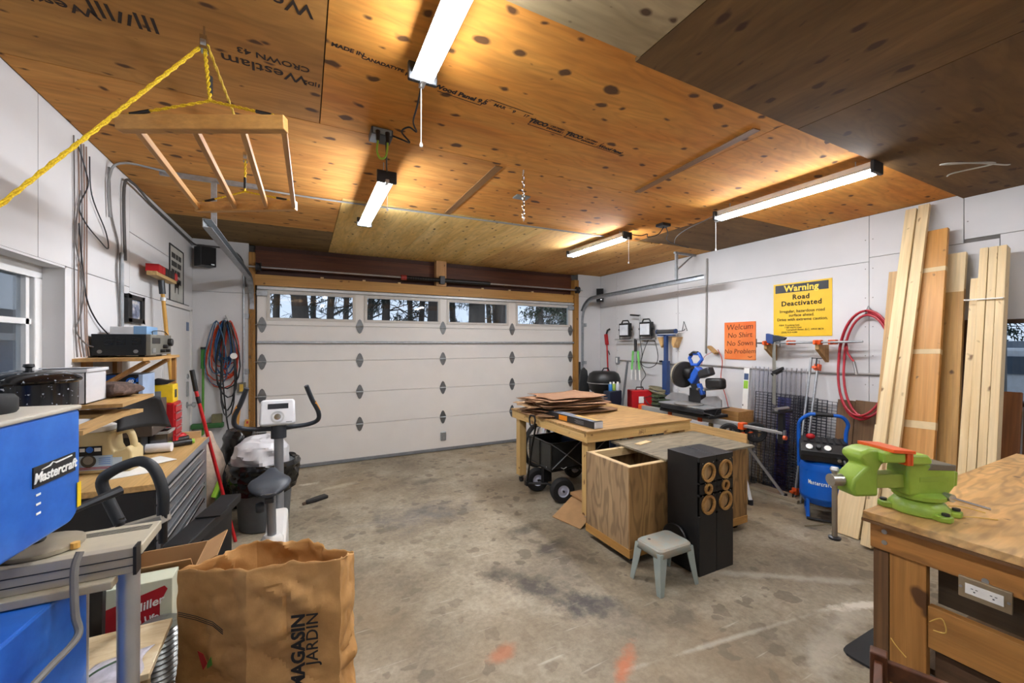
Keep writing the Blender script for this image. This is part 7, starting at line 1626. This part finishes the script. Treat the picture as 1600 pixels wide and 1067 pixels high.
# ---- air compressor
def compressor():
    t = thing('air_compressor', 'blue upright air compressor with black pump head', 'compressor', (4.50, 2.13, 0)); c = Vector((4.50, 2.16, 0)); M_cb = plain('#1560c4', 0.3, var=0.05)
    MB().lathe([(0, .12), (.10, .125), (.165, .15), (.19, .20), (.193, .22), (.19, .23), (.19, .47), (.193, .48), (.18, .53), (.12, .575), (0, .585)], 36, c).build('tank', M_cb, t, sm=True)
    d = Vector((-.86, -.50, 0)).normalized(); sd_ = Vector((d.y, -d.x, 0)) * -1; sd_ = Vector((.5, -.86, 0))
    for s in (-1, 1):
        o_ = c + sd_*s*.13
        MB().tube([o_+d*.13+Vector((0, 0, .19)), o_+d*.17+Vector((0, 0, .02)), o_-d*.13+Vector((0, 0, .02)), o_-d*.12+Vector((0, 0, .18))], .014, 8).build('foot', M_cb, t, sm=True)
    fs_ = MB().tube([c+d*.175-sd_*.14+Vector((0, 0, .02)), c+d*.175+sd_*.14+Vector((0, 0, .02))], .013, 8); fs_.build('foot_bar', M_black, t)
    fr = frame(c+d*.0+Vector((0, 0, .59)), sd_, Vector((0, 0, 1))); 
    # pump shroud: sd_ = across, z up, normal = sd_ x z
    def q(a, b, z): return c + sd_*a + d*b + Vector((0, 0, z))
    def pr(name, pts2, a0, a1, mat, par, bev=.01):
        b = MB(); n = len(pts2); b.add([q(a0, p[0], p[1]) for p in pts2]+[q(a1, p[0], p[1]) for p in pts2], [tuple(range(n)), tuple(range(n, 2*n))]+[(i, (i+1) % n, n+(i+1) % n, n+i) for i in range(n)]); return b.build(name, mat, par, bev=bev)
    shd = pr('pump_shroud', [(-.17, .56), (.17, .56), (.19, .62), (.19, .66), (.12, .72), (-.17, .74)], -.19, .19, plain('#1b1c1e', 0.5), t, .014)
    pr('control_panel', [(.186, .625), (.20, .62), (.20, .665), (.125, .728), (.115, .725), (.186, .66)], -.18, .18, M_black, t, .003)
    for k in range(7): pr('fin', [(-.15, .738), (.08, .728), (.08, .736), (-.15, .746)], -.16+k*.05, -.13+k*.05, M_darkmetal, shd, 0)
    for a in (-.12, .02):
        g = MB().lathe([(.028, 0), (.03, .004), (.03, .012), (.026, .016), (0, .016)], 18, q(a, .165, .695), d+Vector((0, 0, .9))).build('pressure_gauge', M_steel, t, sm=True); MB().lathe([(.025, .0163), (0, .0166)], 18, q(a, .165, .695), d+Vector((0, 0, .9))).build('dial_face', M_paper, g)
    MB().lathe([(.022, 0), (.022, .03), (.018, .036), (0, .036)], 14, q(-.05, .165, .695), d+Vector((0, 0, .9))).build('regulator_knob', M_black, t, sm=True)
    MB().cyl(q(.10, .19, .62), q(.10, .24, .61), .016, n=10).build('coupler', M_chrome, t, sm=True); MB().cyl(q(.14, .18, .60), q(.15, .23, .57), .014, n=10).build('coupler', M_steel, t, sm=True)
    MB().ell(q(-.10, -.02, .765), .04, .04, .028).build('air_filter', M_red, t, sm=True)
    h = [q(-.19, -.06, .45), q(-.195, -.06, .80), q(-.185, -.05, .90), q(-.13, -.03, .965), q(-.08, -.02, .985), q(.10, -.02, .985), q(.16, -.03, .965), q(.195, -.05, .90), q(.18, -.06, .80), q(.18, -.06, .50)]
    cable('handle', h, .017, M_cb, t, n=10, sub=4); MB().tube([q(-.06, -.02, .986), q(.08, -.02, .986)], .020, 10).build('handle_grip', M_black, t, sm=True)
    for k, s in enumerate('Mastercraft'):
        th = (k-5)*.088-.22; dir_ = (d*math.cos(th)+sd_*math.sin(th)); tang = (sd_*math.cos(th)-d*math.sin(th))
        txt('lettering', s, .052, M_paper, t, frame(c+dir_*.1915+Vector((0, 0, .36)), tang, (0, 0, 1)), bold=.0014, xs=.62)
compressor()
tag(cable('air_tube', [(4.10, 2.12, .006), (4.16, 2.04, .03), (4.22, 1.98, .05), (4.27, 1.93, .02), (4.30, 1.90, .006)], .006, plain('#6b6148', 0.7)), 'bent brown twig-like strip on the floor before the compressor', 'strip')
# ---- leaning lumber
def lean(name, label, b0, b1, w, th, mat, cat='board', group='lumber leaning on the right wall', parts=None):
    """board standing from foot b0 to head b1, wide side facing the room"""
    b0 = Vector(b0); b1 = Vector(b1); d = (b1-b0).normalized()
    side = Vector((0, 1, 0)); side = (side - d*side.dot(d)).normalized(); nrm = side.cross(d)
    t = thing(name, label, cat, b0, group=group)
    m = Matrix.Identity(4)
    for i, a in enumerate((side, nrm, d)):
        for j in range(3): m[j][i] = a[j]
    m.translation = Vector((0, 0, 0)); L = (b1-b0).length
    o = bpy.data.objects.new('board', None)
    me = MB(); me.box(-w/2, w/2, -th/2, th/2, 0, L)
    mesh = bpy.data.meshes.new('board'); mesh.from_pydata([tuple(p) for p in me.v], [], me.f); mesh.update()
    bm_ = bmesh.new(); bm_.from_mesh(mesh); bmesh.ops.recalc_face_normals(bm_, faces=bm_.faces); bm_.to_mesh(mesh); bm_.free(); mesh.materials.append(mat)
    o = bpy.data.objects.new('board', mesh); COL.objects.link(o); o.parent = t; o.matrix_basis = m
    bv = o.modifiers.new('bevel', 'BEVEL'); bv.width = .003; bv.segments = 2
    return t, b0, d, side, nrm, L
P1 = lambda: wood('#d9bd8b', '#e7d1a6', 'z', 0.6, knots=0.5, fine=0.5, knotcol='#6b4522')
P2 = lambda: wood('#c3a06c', '#d6b886', 'z', 0.6, knots=0.5, fine=0.6, knotcol='#5a3416')
O1 = lambda: wood('#b9803a', '#d09a52', 'z', 0.5, knots=0.15, fine=0.7, knotcol='#4a2a12')
lean('lumber_board', 'longest light stud reaching almost to the ceiling, left of the pair', (4.10, 1.655, 0.02), (4.93, 1.655, 2.90), .075, .038, P1())
lean('lumber_board', 'longest light stud reaching almost to the ceiling, right of the pair', (4.14, 1.575, 0.02), (4.95, 1.575, 2.92), .075, .038, P1())
lean('lumber_board', 'third long stud just behind the tallest pair', (4.24, 1.545, .02), (4.96, 1.55, 2.30), .038, .075, P2())
lean('lumber_board', 'wide pale board behind the tall studs', (4.62, 1.76, .02), (4.97, 1.73, 2.36), .20, .02, wood('#c49a63', '#d8b480', 'z', 0.6, knots=0.5))
t, b0, d, sd_, nr, L = lean('lumber_board', 'wide orange plank with pale paint bands across it', (4.24, 1.43, .02), (4.93, 1.515, 2.67), .20, .04, O1())
for h, k in ((.865, .02), (.60, .02), (.375, .03)):
    p = b0 + d*L*h; MB().bar(p-d*k, p+d*k, .202, .0425, nr).build('paint_band', plain('#d3bd93', 0.8), t)
lean('lumber_board', 'pale stud standing behind the yellow board', (4.55, 1.36, .02), (4.97, 1.375, 2.45), .115, .04, P1())
lean('lumber_board', 'yellowish board between the orange plank and the bundle', (4.34, 1.28, .02), (4.93, 1.375, 2.18), .115, .04, wood('#bd8f4d', '#d3a863', 'z', 0.6, knots=0.5))
for k, (y, lab) in enumerate(((1.265, 'first'), (1.215, 'second'), (1.165, 'third'), (1.118, 'fourth'))):
    t, b0, d, sd_, nr, L = lean('lumber_board', lab + ' from left of four light studs strapped in a bundle', (4.28+.004*k, y-.08, .02), (4.90+.002*k, y-.02, 2.44 if k else 2.2), .046, .09, P1(), group='strapped bundle of light studs')
    if k == 0: bp0, bd, bL = b0, d, L
st_ = Vector((4.80, 1.10, 2.03)); tag(MB().tube([(4.735, 1.272, 2.03), (4.735, 1.07, 2.03), (4.85, 1.07, 2.03), (4.85, 1.272, 2.03)], .006, 6, closed=True).build('bundle_strap', M_paper), 'white strap around the bundle of light studs', 'strap')
lean('lumber_board', 'dark brown board in the gap behind the yellow board', (4.80, 1.30, .02), (4.99, 1.30, 1.88), .16, .02, wood('#4a2f1c', '#63422a', 'z', 0.6))
lean('lumber_board', 'dark board in the gap behind the tall light studs', (4.85, 1.60, .02), (4.99, 1.60, 1.35), .16, .02, wood('#4a2f1c', '#63422a', 'z', 0.6))
lean('lumber_board', 'reddish brown short board right of the bundle', (4.62, 1.06, .02), (4.95, 1.08, 1.30), .13, .03, wood('#7d4a22', '#99602f', 'z', 0.6))
lean('lumber_board', 'narrow reddish board at the far right by the window', (4.70, .965, .02), (4.97, .985, 1.20), .05, .03, wood('#6d3f1e', '#8a5428', 'z', 0.6))
lean('lumber_board', 'low tan board behind the bench, right of the orange plank', (4.66, 1.52, .02), (4.97, 1.52, 1.22), .22, .025, wood('#a37848', '#bb9260', 'z', 0.6))
lean('lumber_board', 'olive stained panel beside the small right window', (4.86, 1.24, .02), (5.0, 1.20, 1.83), .15, .012, wood('#6b6144', '#7f7554', 'z', 0.6))
lean('timber_plank', 'rough dark brown plank behind the compressor, left one', (4.86, 2.19, 0), (4.98, 2.17, 1.10), .15, .045, wood('#5b4027', '#7b5b3a', 'z', 0.7, fine=1.3), 'plank', 'rough planks behind the compressor')
lean('timber_plank', 'rough dark brown plank behind the compressor, right one', (4.84, 2.00, 0), (4.97, 1.99, 1.11), .19, .06, wood('#5b4027', '#7b5b3a', 'z', 0.7, fine=1.3), 'plank', 'rough planks behind the compressor')
lean('metal_strip', 'grey metal strip leaning beside the red hose', (4.74, 1.875, 0), (4.99, 1.85, 1.43), .075, .012, plain('#5c6064', 0.4, 0.5), 'strip', None)
lean('board_offcut', 'pale offcut board leaning on floor below the vise', (4.22, 1.86, .003), (4.50, 1.87, .66), .20, .02, P1(), 'board', 'pale offcuts by the compressor')
lean('board_offcut', 'second pale offcut just behind the first', (4.27, 1.83, .003), (4.54, 1.84, .62), .22, .02, P1(), 'board', 'pale offcuts by the compressor')
lean('board_offcut', 'brownish offcut at the back of the offcut group', (4.34, 1.81, .003), (4.60, 1.82, .64), .22, .03, P2(), 'board', 'pale offcuts by the compressor')
lean('board_offcut', 'narrow pale stud end beside the vise handle', (4.42, 1.80, .003), (4.66, 1.79, .94), .05, .03, P1(), 'board', 'pale offcuts by the compressor')

# ================================================================== workbench with vise, bottom right
wbm = wood('#a06a30', '#c58a46', 'y', 0.55, knots=0.3, fine=1.1, grain=0.5, rings=0.7)
vb = thing('workbench', 'heavy brown timber workbench carrying the green vise', 'workbench', (3.2, -.1, 0))
MB().box(2.22, 4.30, -1.1, 0.91, .905, .937).build('bench_top', wood('#cf9a54', '#ecc286', 'x', 0.5, knots=0.2, fine=1.2, grain=0.35, rings=0.7), vb, bev=.002)
MB().box(2.216, 4.30, -1.1, 0.914, .893, .905).build('top_underlayer', wood('#5f3f20', '#7c5730', 'y', 0.6), vb)
ap = MB().box(2.25, 2.288, -1.05, .896, .778, .893).build('apron', wbm, vb, bev=.003)
MB().box(2.29, 4.25, .855, .893, .778, .893).build('apron', wood('#8f5f2c', '#b27b3d', 'x', 0.55), vb, bev=.003)
for y, z in ((.845, .862), (.845, .815), (.55, .80)): MB().cyl((2.251, y, z), (2.247, y, z), .010, n=10).build('screw_head', M_steel, ap)
MB().box(2.26, 2.45, .835, .888, 0, .778).build('leg', wood('#5a3d22', '#7d5a35', 'z', 0.7, fine=1.4), vb, bev=.002)
MB().box(2.262, 2.30, .715, .833, 0, .777).build('leg', wood('#9a682f', '#bb8544', 'z', 0.55, knots=0.9, fine=1.0), vb, bev=.003)
MB().box(2.262, 2.45, -1.0, -.86, 0, .777).build('leg', wood('#9a682f', '#bb8544', 'z', 0.55, knots=0.6), vb); MB().box(4.10, 4.24, .70, .855, 0, .777).build('leg', wbm, vb); MB().box(4.10, 4.24, -1.0, -.86, 0, .777).build('leg', wbm, vb)
MB().box(2.27, 2.308, -1.0, .714, .44, .61).build('side_rail', wood('#a06c32', '#c08a48', 'y', 0.55, knots=0.4, fine=1.1), vb, bev=.003)
MB().box(2.30, 2.338, -1.0, .70, .30, .42).build('side_rail', wood('#4a3320', '#634730', 'y', 0.6), vb); MB().box(2.40, 4.2, -.9, .80, .26, .285).build('lower_shelf', wood('#55402a', '#6e563a', 'x', 0.7), vb)
MB().box(2.33, 2.35, -1.0, .70, .61, .775).build('back_board', wood('#3d3020', '#55452f', 'y', 0.8), vb)
ou = MB().box(2.236, 2.2495, .482, .617, .716, .795).build('outlet_plate', plain('#a8977a', 0.35, 0.6), vb, bev=.003)
fr = frame((2.2358, .55, .755), (0, -1, 0), (0, 0, 1))
oi = MB(fr).box(-.048, .048, -.019, .019, 0, .002).build('receptacle', plain('#e6e4df', 0.4), ou)
for s in (-1, 1):
    for dx, dy, w, h in ((-.006, .004, .006, .0025), (.006, .004, .006, .0025), (0, -.006, .005, .004)): MB(fr).box(s*.024+dx-w/2, s*.024+dx+w/2, dy-h/2, dy+h/2, .002, .0026).build('slot', M_print, oi)
    MB(fr).cyl((s*.06, 0, 0), (s*.06, 0, .002), .005, n=8).build('screw', M_steel, oi)
for i, (a, b_, c_) in enumerate((((2.40, .74, .939), (2.52, .66, .944), (2.60, .60, .939)), ((2.55, .78, .939), (2.62, .72, .95), (2.66, .65, .939)))):
    tag(cable('straw', [a, b_, c_], .0022, plain('#d9b45c', 0.7)), ('longer' if i == 0 else 'shorter') + ' dry straw stalk lying on the bench by the vise', 'straw')
for i, (p) in enumerate((((2.245, .70, .56), (2.23, .66, .60), (2.235, .65, .55), (2.25, .69, .53)), ((2.24, .82, .42), (2.235, .80, .40), (2.24, .77, .37)))):
    tag(cable('straw', list(p), .0022, plain('#d9b45c', 0.7)), ('bent straw stuck on the bench rail', 'straw caught on the dark bench post')[i], 'straw')
tag(MB(turn((3.95, 1.02, 0), 0)).box(-.1, .1, -.05, .05, 0, .02).build('orange_offcut', plain('#e0a21c', 0.5)), 'small orange wedge on the floor behind the bench', 'wedge')
mt = MB().prism([(-.40, -.25), (.45, -.25), (.45, .12), (-.33, .12), (-.37, .115), (-.395, .09), (-.40, .06)], (3.0, 1.05, .001), (1, 0, 0), (0, 1, 0), .012)
tag(mt.build('floor_mat', plain('#2b2c2d', 0.85, bump=0.4, scale=40)), 'black rubber floor mat beside the workbench leg', 'mat')
# brown stool corner
bst = thing('wooden_stool', 'dark brown wooden stool frame at the bottom right edge', 'stool', (1.85, .55, 0)); dk = lambda ax: wood('#45230f', '#5e3318', ax, 0.45)
fx = Vector((1.69, .65, 0)); u1 = Vector((.35, -.937, 0)); u2 = Vector((-.937, -.35, 0))
for a, b_ in ((0, 0), (.36, 0), (0, .30), (.36, .30)):
    p = fx+u1*a+u2*b_; MB(Matrix.Translation(p) @ Matrix.Rotation(rad(20.5), 4, 'Z')).box(-.022, .022, -.022, .022, 0, .665).build('leg', dk('z'), bst, bev=.004)
for (a0, b0_, a1, b1_) in ((0, 0, .36, 0), (0, 0, 0, .30), (.36, 0, .36, .30), (0, .30, .36, .30)):
    MB().bar(fx+u1*a0+u2*b0_+Vector((0, 0, .615)), fx+u1*a1+u2*b1_+Vector((0, 0, .615)), .022, .06).build('rail', dk('x'), bst, bev=.003)
# ---- green bench vise
def vise():
    t = thing('bench_vise', 'lime green bench vise with orange jaw covers on the bench corner', 'vise', (2.43, .80, .937))
    m = Matrix.Translation((2.435, .795, .937)) @ Matrix.Rotation(rad(-24), 4, 'Z'); g = NT('lime_enamel'); v = g.coord(False); n = g.noise(v, 6, 4); G = g.fin(g.ramp(n, [(0.3, lin('#7fa032')), (0.7, lin('#a3c24c'))]), 0.38)
    def pz(name, poly, y0, y1, mat, par=t, bev=.008):   # polygon in x,z extruded over y
        b = MB(m); k = len(poly); b.add([(p[0], y0, p[1]) for p in poly]+[(p[0], y1, p[1]) for p in poly], [tuple(range(k)), tuple(range(k, 2*k))]+[(i, (i+1) % k, k+(i+1) % k, k+i) for i in range(k)]); return b.build(name, mat, par, sm=True, bev=bev, seg=3)
    MB(m).lathe([(.095, 0), (.10, .006), (.10, .03), (.085, .05), (.07, .065), (.0, .065)], 28, (0, 0, 0)).build('base', G, t, sm=True)
    for a in (25, 145, 265, 325):
        c_, s_ = math.cos(rad(a)), math.sin(rad(a))
        lg = MB(m @ Matrix.Rotation(rad(a), 4, 'Z')).prism([(.07, -.035), (.125, -.028), (.14, 0), (.125, .028), (.07, .035)], (0, 0, 0), (1, 0, 0), (0, 1, 0), .026).build('base_lug', G, t, bev=.006)
        MB(m).cyl((.118*c_, .118*s_, .026), (.118*c_, .118*s_, .036), .013, n=8).build('lug_bolt', M_darkmetal, lg)
    MB(m).lathe([(.085, .066), (.09, .07), (.09, .085), (.07, .095), (.0, .095)], 28, (0, 0, 0)).build('swivel_ring', G, t, sm=True)
    # fixed body, rear jaw, anvil
    pz('body', [(-.10, .085), (.085, .085), (.115, .12), (.12, .19), (.10, .205), (.02, .21), (-.02, .225), (-.045, .262), (-.085, .262), (-.10, .225), (-.105, .17)], -.05, .05, G, bev=.01)
    pz('anvil', [(-.015, .195), (.115, .19), (.118, .215), (.01, .222)], -.052, .052, plain('#6f6a5d', 0.5, 0.3), bev=.004)
    pz('rear_bulge', [(.10, .11), (.15, .115), (.155, .18), (.10, .19)], -.03, .03, G)
    pz('rear_jaw', [(-.115, .225), (-.02, .225), (-.015, .245), (-.035, .268), (-.115, .268)], -.075, .075, G, bev=.01)
    # sliding bar, front jaw
    pz('slide_bar', [(-.27, .115), (-.05, .115), (-.05, .175), (-.27, .175)], -.032, .032, plain('#8fa544', 0.45), bev=.004)
    pz('front_jaw', [(-.34, .085), (-.235, .085), (-.235, .19), (-.215, .225), (-.14, .238), (-.138, .278), (-.27, .29), (-.315, .275), (-.32, .25), (-.285, .215), (-.345, .16), (-.355, .12)], -.05, .05, G, bev=.012)
    pz('front_jaw_head', [(-.235, .235), (-.138, .235), (-.138, .279), (-.24, .284)], -.078, .078, G, bev=.01)
    for x0, x1 in ((-.139, -.124), (-.123, -.112)): pz('jaw_cover', [(x0, .225), (x1, .225), (x1, .276), (x0, .276)], -.082, .082, M_orange, bev=.002)
    pz('jaw_cover_top', [(-.205, .281), (-.105, .275), (-.105, .288), (-.205, .296)], -.086, .086, M_orange, bev=.002)
    MB(m).box(-.05, .08, -.0525, -.0505, .145, .165).build('cast_panel', plain('#8cab3e', 0.4), t)
    # screw and hanging handle
    MB(m).cyl((-.36, 0, .145), (-.41, 0, .145), .026, n=16).build('screw_head', plain('#b0aca2', 0.3, 0.8), t, sm=True)
    MB(m).cyl((-.39, 0, .185), (-.39, 0, -.105), .0105, n=12).build('handle_rod', plain('#a8a193', 0.3, 0.9), t, sm=True)
    MB(m).lathe([(0, -.012), (.014, -.010), (.018, 0), (.014, .010), (0, .012)], 14, (-.39, 0, .19)).build('handle_knob', M_steel, t, sm=True); MB(m).lathe([(0, -.008), (.022, -.006), (.024, .004), (.012, .008), (0, .008)], 14, (-.39, 0, -.11)).build('handle_stop', M_darkmetal, t, sm=True)
    MB(m).cyl((.06, -.085, .085), (.06, -.055, .085), .017, n=12).build('lock_nut', M_steel, t, sm=True); MB(m).cyl((.06, -.08, .085), (.17, -.13, .055), .006, n=8).build('lock_lever', M_chrome, t, sm=True)
vise()
# bits under the table seen behind the apron
tag(MB(turn((3.36, 3.42, 0), 0)).box(-.15, .13, -.22, .2, 0, .55).build('storage_box', plain('#2b2d30', 0.6), None, bev=.01), 'dark storage box under the right end of the work table', 'box')
for i, (x, y, c_, lab) in enumerate(((3.30, 3.32, '#c7c9c6', 'pale crumpled bag on the dark box under the table'), (3.40, 3.50, '#a03038', 'dull red pouch on the dark box under the table'))):
    b = MB().ell((x, y, .60), .13, .09, .06, 16, 10)
    for j, p in enumerate(b.v): b.v[j] = p + Vector((0, 0, 1))*mnoise.noise(p*20)*.02
    o = b.build('parts_bag', plain(c_, 0.4, var=.2, scale=20), None, sm=True); o.location.z = .552; tag(o, lab, 'bag')
